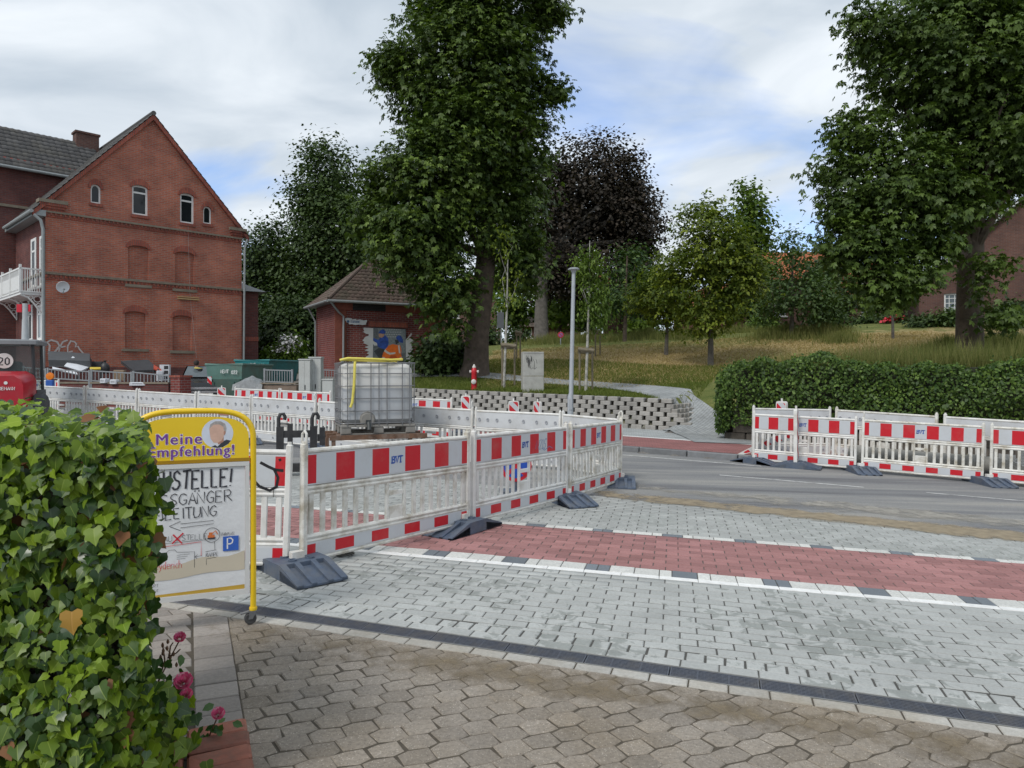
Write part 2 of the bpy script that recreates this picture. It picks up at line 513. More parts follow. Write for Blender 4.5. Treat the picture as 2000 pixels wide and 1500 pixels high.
# ------------------------------------------------------------------ hand lettering (strokes on a 0..1 by 0..1.4 grid)
STROKES = {
    'A': [[(0, 0), (.45, 1.4), (.9, 0)], [(.18, .5), (.72, .5)]],
    'B': [[(0, 0), (0, 1.4), (.5, 1.4), (.72, 1.2), (.68, .9), (.45, .75), (0, .72)], [(.45, .75), (.8, .55), (.8, .2), (.55, 0), (0, 0)]],
    'D': [[(0, 0), (0, 1.4), (.45, 1.35), (.8, .95), (.8, .4), (.45, .03), (0, 0)]],
    'E': [[(.7, 1.38), (0, 1.4), (0, 0), (.72, .03)], [(0, .72), (.55, .74)]],
    'F': [[(.7, 1.38), (0, 1.4), (0, 0)], [(0, .72), (.55, .74)]],
    'G': [[(.8, 1.15), (.55, 1.4), (.2, 1.25), (0, .8), (.05, .3), (.35, 0), (.75, .15), (.82, .6), (.5, .6)]],
    'H': [[(0, 0), (0, 1.4)], [(.75, 0), (.75, 1.4)], [(0, .7), (.75, .7)]],
    'I': [[(.1, 0), (.1, 1.4)]],
    'K': [[(0, 0), (0, 1.4)], [(.7, 1.4), (0, .6), (.75, 0)]],
    'L': [[(0, 1.4), (0, 0), (.7, .03)]],
    'M': [[(0, 0), (.05, 1.4), (.45, .5), (.85, 1.4), (.95, 0)]],
    'N': [[(0, 0), (0, 1.4), (.75, 0), (.78, 1.4)]],
    'P': [[(0, 0), (0, 1.4), (.5, 1.4), (.78, 1.15), (.7, .8), (.45, .65), (0, .65)]],
    'R': [[(0, 0), (0, 1.4), (.5, 1.4), (.75, 1.15), (.65, .8), (0, .68)], [(.3, .7), (.85, 0)]],
    'S': [[(.75, 1.2), (.5, 1.4), (.15, 1.3), (.05, 1.0), (.3, .75), (.65, .6), (.75, .3), (.5, .02), (.15, .05), (0, .25)]],
    'T': [[(-.05, 1.4), (.85, 1.42)], [(.4, 1.4), (.4, 0)]],
    'U': [[(0, 1.4), (.02, .4), (.2, .02), (.55, .02), (.75, .4), (.78, 1.4)]],
    'V': [[(0, 1.4), (.42, 0), (.85, 1.4)]],
    'W': [[(0, 1.4), (.25, 0), (.5, 1.0), (.75, 0), (1.0, 1.4)]],
    'Z': [[(0, 1.4), (.75, 1.4), (0, 0), (.78, 0)]],
    '!': [[(.12, 1.4), (.08, .35)], [(.06, .08), (.08, 0)]],
    '0': [[(.4, 0), (.08, .3), (.08, 1.1), (.4, 1.4), (.72, 1.1), (.72, .3), (.4, 0)]],
    '2': [[(.05, 1.1), (.3, 1.4), (.65, 1.25), (.68, .9), (.05, 0), (.75, 0)]],
    'e': [[(.05, .45), (.6, .5), (.5, .85), (.2, .85), (.02, .5), (.15, .05), (.6, .12)]],
    'y': [[(0, .85), (.28, .1)], [(.6, .85), (.25, -.1), (.0, -.45)]],
    'd': [[(.6, 1.4), (.6, 0)], [(.6, .6), (.3, .85), (.02, .45), (.2, .02), (.6, .25)]],
    'r': [[(.05, .85), (.08, 0)], [(.08, .55), (.3, .85), (.5, .75)]],
    'i': [[(.1, .85), (.1, 0)], [(.1, 1.15), (.12, 1.22)]],
    'c': [[(.55, .75), (.25, .85), (.02, .45), (.2, .03), (.58, .12)]],
    'h': [[(.02, 1.4), (.02, 0)], [(.02, .5), (.3, .85), (.55, .6), (.55, 0)]],
}
ADV = {'I': .38, '!': .35, 'i': .35, 'r': .62, 'M': 1.2, 'W': 1.25, 'e': .78, 'y': .75, 'd': .85, 'c': .72, 'h': .8, ' ': .6}


def ribbon(mb, pts, w, y, mi=None):
    """flat stroke in the xz plane facing -y"""
    k = len(pts)
    L = []; Rr = []
    for i in range(k):
        a = pts[max(i - 1, 0)]; b = pts[min(i + 1, k - 1)]
        dx, dz = b[0] - a[0], b[1] - a[1]
        l = math.hypot(dx, dz) + 1e-9
        nx, nz = -dz / l * w / 2, dx / l * w / 2
        L.append((pts[i][0] + nx, y, pts[i][1] + nz)); Rr.append((pts[i][0] - nx, y, pts[i][1] - nz))
    vs = L + Rr
    mb.add(vs, [(i, k + i, k + i + 1, i + 1) for i in range(k - 1)], mi)


def write(mb, text, x, z, h, w, y, skew=0.0, jit=0.0, rise=0.0, cond=1.0, serif=0.0, mi=None):
    """draw text as strokes; returns end x"""
    s = h / 1.4
    rr = random.Random(len(text) * 13 + int(h * 1000))
    cx = x
    for ch in text:
        if ch in STROKES:
            for st in STROKES[ch]:
                pts = []
                for (px, pz) in st:
                    X = cx + (px * cond + pz * skew) * s + rr.uniform(-jit, jit)
                    pts.append((X, z + pz * s + rise * (X - x) + rr.uniform(-jit, jit)))
                ribbon(mb, pts, w, y, mi)
                if serif:
                    for (q, pz) in ((pts[0], st[0][1]), (pts[-1], st[-1][1])):
                        if pz in (0, 1.4) or pz > 1.35 or pz < .05:
                            ribbon(mb, [(q[0] - serif, q[1]), (q[0] + serif, q[1])], w * .7, y - 1e-4, mi)
        cx += ADV.get(ch, 1.02) * s * cond
    return cx


def text_mesh(name, body, size, mat_, parent, loc, rot=(R(90), 0, 0), bold=0.0, align='LEFT', extrude=0.0005, shear=0.0, space=1.0):
    cu = bpy.data.curves.new(name, 'FONT')
    cu.body = body; cu.size = size; cu.offset = bold; cu.extrude = extrude; cu.shear = shear; cu.align_x = align; cu.space_character = space
    cu.resolution_u = 3
    tmp = bpy.data.objects.new(name + '_curve', cu)
    C.objects.link(tmp)
    bpy.context.view_layer.update()
    dg = bpy.context.evaluated_depsgraph_get()
    me = bpy.data.meshes.new_from_object(tmp.evaluated_get(dg))
    bpy.data.objects.remove(tmp); bpy.data.curves.remove(cu)
    me.materials.clear(); me.materials.append(mat_)
    o = bpy.data.objects.new(name, me)
    link(o, parent)
    o.location = loc; o.rotation_euler = rot
    return o
# ================================================================== THE GROUND
KERB_Y0, KERB_SL = 16.25, -0.528           # far kerb line  Y = KERB_Y0 + KERB_SL * X
KD = Vector((0.8843, -0.4669, 0)); KN = Vector((0.4669, 0.8843, 0))   # along / across the far kerb
KO = Vector((0, KERB_Y0, 0))


def kq(x, y):
    return (y - (KERB_Y0 + KERB_SL * x)) * 0.8843


def kpt(s, q, z=0.0):
    p = KO + KD * s + KN * q
    return Vector((p.x, p.y, street_z(p.x) + z))


_ctrl = [(830, 766, 24.5), (927, 766, 23.2), (1040, 765, 22.3), (1150, 772, 21.6), (1230, 776, 21.2),
         (1230, 760, 24), (1100, 750, 26), (930, 727, 27.5), (655, 728, 28.5), (760, 728, 30), (850, 725, 31), (655, 712, 36),
         (1300, 700, 32), (1390, 716, 29), (1150, 705, 31), (1050, 700, 33), (1050, 668, 44), (1250, 655, 46), (1150, 660, 46),
         (1450, 648, 45), (1560, 652, 38), (1745, 655, 37), (1890, 694, 24), (1420, 770, 20), (1500, 735, 21), (1650, 735, 20), (1900, 735, 17.5), (2080, 740, 17),
         (1420, 745, 23), (1300, 752, 24), (1350, 785, 20.8), (1700, 690, 27), (2100, 680, 26), (1600, 640, 58), (1900, 622, 42), (2150, 620, 42), (1200, 650, 60), (950, 672, 46), (950, 668, 62),
         (1450, 640, 65), (1800, 628, 60), (583, 764, 25), (640, 758, 27), (500, 772, 26), (400, 786, 27), (250, 787, 27), (88, 788, 28), (470, 765, 33), (0, 788, 28), (-300, 782, 28), (560, 735, 36), (480, 735, 42),
         (500, 690, 60), (750, 680, 60), (0, 720, 50), (-300, 720, 60), (2500, 690, 25), (2500, 640, 45)]
_cp = np.array([tuple(at(*c)) for c in _ctrl])


def _tps(r):
    return np.where(r > 1e-9, r * r * np.log(r + 1e-12), 0.0)


_n = len(_cp)
_K = _tps(np.linalg.norm(_cp[:, None, :2] - _cp[None, :, :2], axis=2)) + np.eye(_n) * 6.0
_A = np.zeros((_n + 3, _n + 3)); _A[:_n, :_n] = _K; _A[:_n, _n] = 1; _A[:_n, _n + 1:] = _cp[:, :2]; _A[_n, :_n] = 1; _A[_n + 1:, :_n] = _cp[:, :2].T
_sol = np.linalg.solve(_A, np.concatenate([_cp[:, 2], np.zeros(3)]))


def upper(x, y):
    x = np.clip(x, -32, 30); y = np.clip(y, 12, 62)
    p = np.stack([x, y], -1)
    r = np.linalg.norm(p[..., None, :] - _cp[:, :2], axis=-1)
    return np.clip(_tps(r) @ _sol[:_n] + _sol[_n] + p @ _sol[_n + 1:], 0.3, 5.6)


def sstep(a, b, x):
    t = np.clip((x - a) / (b - a), 0, 1)
    return t * t * (3 - 2 * t)


def terrain(x, y):
    """height of the bare ground"""
    x = np.asarray(x, float); y = np.asarray(y, float)
    q = (y - (KERB_Y0 + KERB_SL * x)) * 0.8843
    base = -SLOPE * np.clip(x, -60, 60) - 0.05
    base = base + np.where(q > 0.1, 0.12, 0.0)
    up = upper(x, y)
    wl = sstep(5.55, 5.85, q)              # behind the block wall
    wr = sstep(3.95, 4.25, q)              # behind the hedge wall
    wp = sstep(4.0, 9.0, q)                # the ramp of the path between them
    k1 = sstep(4.3, 4.5, x + 0.0 * y)
    s = (x - 0) * KD.x + (y - KERB_Y0) * KD.y
    # position along the kerb decides wall / ramp / hedge
    a = sstep(2.15, 2.35, s)
    b = sstep(3.95, 4.2, s)
    w = wl * (1 - a) + wp * a * (1 - b) + wr * b
    return base * (1 - w) + up * w


def tz(x, y):
    return float(terrain(np.array([x]), np.array([y]))[0])


def ground_at(px, d):
    x = (px - 1000.0) / F_PX * d
    return Vector((x, d, tz(x, d)))


def axis_pts(a, b, step, far0, far1):
    mid = list(np.arange(a, b + 1e-6, step))
    lo = []; v = a; s = step
    while v > far0:
        s *= 1.35; v -= s; lo.append(v)
    hi = []; v = b; s = step
    while v < far1:
        s *= 1.35; v += s; hi.append(v)
    return np.array(lo[::-1] + mid + hi)


gx = axis_pts(-26, 28, 0.3, -1500, 1500); gy = axis_pts(8, 50, 0.3, -60, 2000)
GX, GY = np.meshgrid(gx, gy)
GZ = terrain(GX, GY)
nx_, ny_ = len(gx), len(gy)
_idx = np.arange(nx_ * ny_).reshape(ny_, nx_)
_q = np.stack([_idx[:-1, :-1], _idx[:-1, 1:], _idx[1:, 1:], _idx[1:, :-1]], -1).reshape(-1, 4)


def ground_material():
    m = bpy.data.materials.new('grass_ground'); m.use_nodes = True
    t = m.node_tree; t.nodes.clear()
    o = N(t, 'ShaderNodeOutputMaterial'); b = N(t, 'ShaderNodeBsdfPrincipled', inp={'Roughness': 0.95, 'Specular IOR Level': 0.1})
    LK(t, b.outputs[0], o.inputs[0])
    g = N(t, 'ShaderNodeNewGeometry')
    n1 = N(t, 'ShaderNodeTexNoise', inp={'Scale': 1.3, 'Detail': 8.0, 'Roughness': 0.7}); LK(t, g.outputs['Position'], n1.inputs['Vector'])
    n2 = N(t, 'ShaderNodeTexNoise', inp={'Scale': 14.0, 'Detail': 6.0, 'Roughness': 0.75}); LK(t, g.outputs['Position'], n2.inputs['Vector'])
    gr = N(t, 'ShaderNodeValToRGB'); e = gr.color_ramp.elements
    e[0].position = .3; e[0].color = (.075, .105, .028, 1); e[1].position = .7; e[1].color = (.20, .20, .07, 1)
    LK(t, n1.outputs['Fac'], gr.inputs[0])
    st = N(t, 'ShaderNodeValToRGB'); e = st.color_ramp.elements
    e[0].position = .3; e[0].color = (.22, .155, .07, 1); e[1].position = .7; e[1].color = (.46, .36, .19, 1)
    LK(t, n2.outputs['Fac'], st.inputs[0])
    at1 = N(t, 'ShaderNodeAttribute', attribute_name='straw')
    ad = N(t, 'ShaderNodeMath', operation='ADD'); LK(t, at1.outputs['Fac'], ad.inputs[0])
    mr = N(t, 'ShaderNodeMapRange', inp={1: .3, 2: .7, 3: -.45, 4: .45}); LK(t, n1.outputs['Fac'], mr.inputs[0]); LK(t, mr.outputs[0], ad.inputs[1])
    cl = N(t, 'ShaderNodeMapRange', inp={1: .3, 2: .75, 3: 0, 4: 1}); LK(t, ad.outputs[0], cl.inputs[0])
    mx = N(t, 'ShaderNodeMixRGB'); LK(t, cl.outputs[0], mx.inputs[0]); LK(t, gr.outputs[0], mx.inputs[1]); LK(t, st.outputs[0], mx.inputs[2])
    at2 = N(t, 'ShaderNodeAttribute', attribute_name='gravel')
    gv = N(t, 'ShaderNodeValToRGB'); e = gv.color_ramp.elements
    e[0].position = .3; e[0].color = (.14, .13, .12, 1); e[1].position = .7; e[1].color = (.25, .24, .22, 1); LK(t, n2.outputs['Fac'], gv.inputs[0])
    m2 = N(t, 'ShaderNodeMixRGB'); LK(t, at2.outputs['Fac'], m2.inputs[0]); LK(t, mx.outputs[0], m2.inputs[1]); LK(t, gv.outputs[0], m2.inputs[2])
    sc = N(t, 'ShaderNodeMapRange', inp={1: .25, 2: .75, 3: .7, 4: 1.3}); LK(t, n2.outputs['Fac'], sc.inputs[0])
    vs = N(t, 'ShaderNodeVectorMath', operation='SCALE'); LK(t, m2.outputs[0], vs.inputs[0]); LK(t, sc.outputs[0], vs.inputs['Scale'])
    LK(t, vs.outputs[0], b.inputs['Base Color'])
    bp = N(t, 'ShaderNodeBump', inp={'Distance': .05, 'Strength': .9}); LK(t, n2.outputs['Fac'], bp.inputs['Height']); LK(t, bp.outputs[0], b.inputs['Normal'])
    return m


ground = np_mesh('ground', np.stack([GX, GY, GZ], -1).reshape(-1, 3), _q.ravel(), np.full(len(_q), 4), ground_material(), smooth=True)
tag(ground, 'gently sloping ground with mown grass bank and straw patches', None, kind='structure')
# what covers the ground: mown straw on the bank, paving / gravel in the yard on the left
_px = 1000 + GX / np.maximum(GY, .1) * F_PX
_py = HORIZON - (GZ - CAM_H) / np.maximum(GY, .1) * F_PX
_qq = (GY - (KERB_Y0 + KERB_SL * GX)) * 0.8843
straw = np.zeros_like(GX)
for (cx, cy, rx, ry, amt) in [(7.0, 31, 5.5, 4.6, 1.1), (3.0, 33, 5.5, 4.0, .95), (11, 29, 6, 5.5, 1.0), (16, 30, 7, 5, 1.0), (20, 33, 7, 6, .9), (0.2, 25.6, 2.2, 1.2, .5), (4.5, 27.8, 5, 2.4, .75), (9, 25.5, 3, 2.5, .8), (13, 26, 4, 3, .7)]:
    straw = np.maximum(straw, 1.35 * amt * np.exp(-(((GX - cx) / rx) ** 2 + ((GY - cy) / ry) ** 2) ** 1.5))
_ss = GX * KD.x + (GY - KERB_Y0) * KD.y
gravel = np.where((_qq < np.where(_ss > 4.0, 4.0, 5.6)) & (GY < 40), 1.0, 0.0)
gravel = np.maximum(gravel, np.where((GX < -6.0 - (GY - 26) * .12) & (GY < 36), 1.0, 0.0))
for nm, arr in (('straw', straw), ('gravel', gravel)):
    a = ground.data.attributes.new(nm, 'FLOAT', 'POINT'); a.data.foreach_set('value', arr.ravel().astype(np.float32))

# ------------------------------------------------------------------ road


def road_material():
    m = bpy.data.materials.new('asphalt'); m.use_nodes = True
    t = m.node_tree; t.nodes.clear()
    o = N(t, 'ShaderNodeOutputMaterial'); b = N(t, 'ShaderNodeBsdfPrincipled', inp={'Roughness': 0.85, 'Specular IOR Level': 0.3})
    LK(t, b.outputs[0], o.inputs[0])
    g = N(t, 'ShaderNodeNewGeometry')
    mp = N(t, 'ShaderNodeMapping', inp={'Rotation': (0, 0, R(27.0)), 'Scale': (.16, 1.5, 1)}); LK(t, g.outputs['Position'], mp.inputs[0])
    n1 = N(t, 'ShaderNodeTexNoise', inp={'Scale': 1.1, 'Detail': 7.0, 'Roughness': 0.62, 'Distortion': .4}); LK(t, mp.outputs[0], n1.inputs['Vector'])
    rp = N(t, 'ShaderNodeValToRGB'); e = rp.color_ramp.elements
    e[0].position = .30; e[0].color = (.12, .12, .125, 1); e[1].position = .62; e[1].color = (.27, .265, .25, 1)
    x = rp.color_ramp.elements.new(.46); x.color = (.185, .187, .19, 1)
    x = rp.color_ramp.elements.new(.8); x.color = (.34, .31, .26, 1)
    LK(t, n1.outputs['Fac'], rp.inputs[0])
    n2 = N(t, 'ShaderNodeTexNoise', inp={'Scale': 90.0, 'Detail': 3.0}); LK(t, g.outputs['Position'], n2.inputs['Vector'])
    mr = N(t, 'ShaderNodeMapRange', inp={1: .3, 2: .7, 3: .75, 4: 1.25}); LK(t, n2.outputs['Fac'], mr.inputs[0])
    vs = N(t, 'ShaderNodeVectorMath', operation='SCALE'); LK(t, rp.outputs[0], vs.inputs[0]); LK(t, mr.outputs[0], vs.inputs['Scale'])
    LK(t, vs.outputs[0], b.inputs['Base Color'])
    bp = N(t, 'ShaderNodeBump', inp={'Distance': .004, 'Strength': .8}); LK(t, n2.outputs['Fac'], bp.inputs['Height']); LK(t, bp.outputs[0], b.inputs['Normal'])
    return m


RE_Y0, RE_SL = 9.90, -0.478               # near edge of the asphalt
def road_edge(x): return RE_Y0 + RE_SL * x
def far_kerb(x): return KERB_Y0 + KERB_SL * x


mb = MB()
xs = [-160, -60, -30, -12, -6, 0, 6, 12, 30, 60, 160]
vs = []
for x in xs:
    vs += [(x, road_edge(x) - .02, street_z(max(-60, min(60, x)))), (x, far_kerb(x), street_z(max(-60, min(60, x))))]
mb.add(vs, [(2 * i, 2 * i + 2, 2 * i + 3, 2 * i + 1) for i in range(len(xs) - 1)])
road = tag(mb.build('road', road_material()), 'dusty grey asphalt road with faint lane line', None, kind='structure')
mb = MB()   # worn centre line dashes
M_PAINT = mat('road_paint', (.62, .62, .6), .7, .25, 12, dirt=(.2, .2, .2), dirt_amt=.95, dirt_scale=9, coord='World')
for (x0, x1, w) in ((3.43, 5.35, .07), (6.1, 7.2, .06), (-1.5, .3, .06)):
    y = lambda x: 11.74 + (x - 3.43) * -.486
    mb.add([(x0, y(x0) - w / 2, street_z(x0) + .004), (x1, y(x1) - w / 2, street_z(x1) + .004), (x1, y(x1) + w / 2, street_z(x1) + .004), (x0, y(x0) + w / 2, street_z(x0) + .004)], [(0, 1, 2, 3)])
    mb.build('lane_marking', M_PAINT, road); mb = MB()
# pale edge line by the far kerb
mb = MB()
x0, x1 = -3.0, 4.6
mb.add([(x0, far_kerb(x0) - .75, street_z(x0) + .004), (x1, far_kerb(x1) - .75, street_z(x1) + .004), (x1, far_kerb(x1) - .67, street_z(x1) + .004), (x0, far_kerb(x0) - .67, street_z(x0) + .004)], [(0, 1, 2, 3)])
mb.build('edge_line', M_PAINT, road)
# sand washed along the near edge
M_SAND = dust_mat('sand', (.30, .245, .165), .62, .80, 3.5)


def dust_sheet(name, label, path, n_across, width, m, up=.0035):
    """path(s, t) -> world point for s, t in 0..1; cover fades to the edges"""
    V = []; Cv = []; n = 70
    for i in range(n + 1):
        for j in range(n_across + 1):
            s_, t_ = i / n, j / n_across
            p_ = path(s_, t_); V.append((p_[0], p_[1], street_z(p_[0]) + up)); Cv.append(.42 * math.sin(math.pi * t_) ** .8 * math.sin(math.pi * s_) ** .25)
    k = n_across + 1
    q_ = [(i * k + j, (i + 1) * k + j, (i + 1) * k + j + 1, i * k + j + 1) for i in range(n) for j in range(n_across)]
    o = np_mesh(name, V, np.array(q_).ravel(), np.full(len(q_), 4), m)
    at_ = o.data.attributes.new('cover', 'FLOAT', 'POINT'); at_.data.foreach_set('value', np.array(Cv, np.float32))
    return tag(o, label, 'sand', kind='stuff')


dust_sheet('sand', 'brown sand swept along the near edge of the asphalt', lambda s_, t_: (1.0 + 9 * s_, road_edge(1.0 + 9 * s_) - .22 + .85 * t_), 8, 1, M_SAND, .006)
dust_sheet('dust', 'pale dust drifted over the asphalt lane', lambda s_, t_: (1.4 + 9 * s_, road_edge(1.4 + 9 * s_) + .5 + 1.3 * t_), 8, 1, dust_mat('pale_dust', (.33, .31, .27), .74, .95, 2.2), .007)

# ------------------------------------------------------------------ paving


def clip_poly(poly, a, b, c):
    """keep a*x+b*y+c >= 0"""
    outp = []
    n = len(poly)
    for i in range(n):
        p, q = poly[i], poly[(i + 1) % n]
        dp = a * p[0] + b * p[1] + c; dq = a * q[0] + b * q[1] + c
        if dp >= 0: outp.append(p)
        if (dp >= 0) != (dq >= 0):
            t = dp / (dp - dq)
            outp.append((p[0] + (q[0] - p[0]) * t, p[1] + (q[1] - p[1]) * t))
    return outp


def poly_area(p):
    return abs(sum(p[i][0] * p[(i + 1) % len(p)][1] - p[(i + 1) % len(p)][0] * p[i][1] for i in range(len(p)))) / 2


def street_frame(origin, ang):
    ex = Vector((math.cos(ang), math.sin(ang), -SLOPE * math.cos(ang))).normalized()
    ez = Vector((SLOPE, 0, 1)).normalized()
    ey = ez.cross(ex)
    M = Matrix((ex, ey, ez)).transposed().to_4x4()
    M.translation = Vector((origin[0], origin[1], street_z(origin[0])))
    return M


def to_px(p):
    return (1000 + p.x / p.y * F_PX, HORIZON - (p.z - CAM_H) / p.y * F_PX) if p.y > .2 else (-9999, 9999)


def bed_sheet(name, M, poly, m, z=-.0045, label=None):
    me = bpy.data.meshes.new(name); me.from_pydata([(p[0], p[1], z) for p in poly], [], [tuple(range(len(poly)))]); me.materials.append(m); me.update()
    o = bpy.data.objects.new(name, me); link(o); o.matrix_world = M
    return tag(o, label, kind='structure')


def pave(bed, M, cells, m, name='paver', h=.05, bev=.0045, limit=300, seed=1, jz=.0015, jr=.004, lay=None):
    """cells: (polygon in the bed's plane, full?) ; the nearest full ones become pieces, the rest one field"""
    rr = random.Random(seed)
    cand = []
    rest = []
    for poly, full in cells:
        if poly_area(poly) < .0008: continue
        cx = sum(p[0] for p in poly) / len(poly); cy = sum(p[1] for p in poly) / len(poly)
        w = M @ Vector((cx, cy, 0)); px, py = to_px(w)
        vis = -30 < px < 2030 and py < 1530
        if not vis and not (-400 < px < 2400 and py < 1900): continue
        (cand if vis else rest).append((w.y, poly, cx, cy))
    cand.sort(key=lambda c: c[0])
    meshes = {}
    for k, (d, poly, cx, cy) in enumerate(cand[:limit]):
        key = tuple((round(p[0] - cx, 3), round(p[1] - cy, 3)) for p in poly)
        if key not in meshes:
            b = MB(); b.prism([(p[0] - cx, p[1] - cy) for p in poly], -h, 0, bev)
            meshes[key] = b.mesh(name, m)
        o = inst(name, meshes[key], bed, (cx, cy, rr.uniform(-jz, jz)), (rr.uniform(-jr, jr), rr.uniform(-jr, jr), rr.uniform(-jr, jr) * 1.5))
    left = cand[limit:] + rest
    if left:
        V = []; L = []; Cn = []; T = []
        for (d, poly, cx, cy) in left:
            n = len(poly); b0 = len(V); z = rr.uniform(-jz, jz); tn = rr.uniform(-1, 1)
            for p in poly: V.append((p[0], p[1], z - .012))
            for p in poly: V.append((p[0], p[1], z - bev))
            for p in poly:
                l = math.hypot(cx - p[0], cy - p[1]) + 1e-9; k = min(bev * 1.3 / l, .5)
                V.append((p[0] + (cx - p[0]) * k, p[1] + (cy - p[1]) * k, z))
            for r_ in (0, 1):
                for i in range(n):
                    j = (i + 1) % n
                    L += [b0 + r_ * n + i, b0 + r_ * n + j, b0 + (r_ + 1) * n + j, b0 + (r_ + 1) * n + i]; Cn.append(4); T.append(tn)
            L += [b0 + 2 * n + i for i in range(n)]; Cn.append(n); T.append(tn)
        o = np_mesh(name + '_field', V, L, Cn, m, tone=T, parent=bed)
        tag(o, None, None, kind='stuff')
    return bed


def rows_cells(x0, x1, y0, nrows, pitch, L, gap, clips=(), skip=None, phase=0.0, up=1):
    cells = []
    for r_ in range(nrows):
        ya = y0 + up * r_ * pitch; yb = ya + up * (pitch - gap)
        if ya > yb: ya, yb = yb, ya
        off = (r_ % 2) * L / 2 + phase
        k0 = int(math.floor((x0 - off) / L)); k1 = int(math.ceil((x1 - off) / L))
        for k in range(k0, k1):
            xa = off + k * L; xb = xa + L - gap * .55
            poly = [(xa, ya), (xb, ya), (xb, yb), (xa, yb)]; full = True
            a0 = poly_area(poly)
            for c in clips:
                poly = clip_poly(poly, *c)
                if len(poly) < 3: break
            if len(poly) < 3 or poly_area(poly) < .12 * a0: continue
            cells.append((poly, poly_area(poly) > .98 * a0))
    return cells


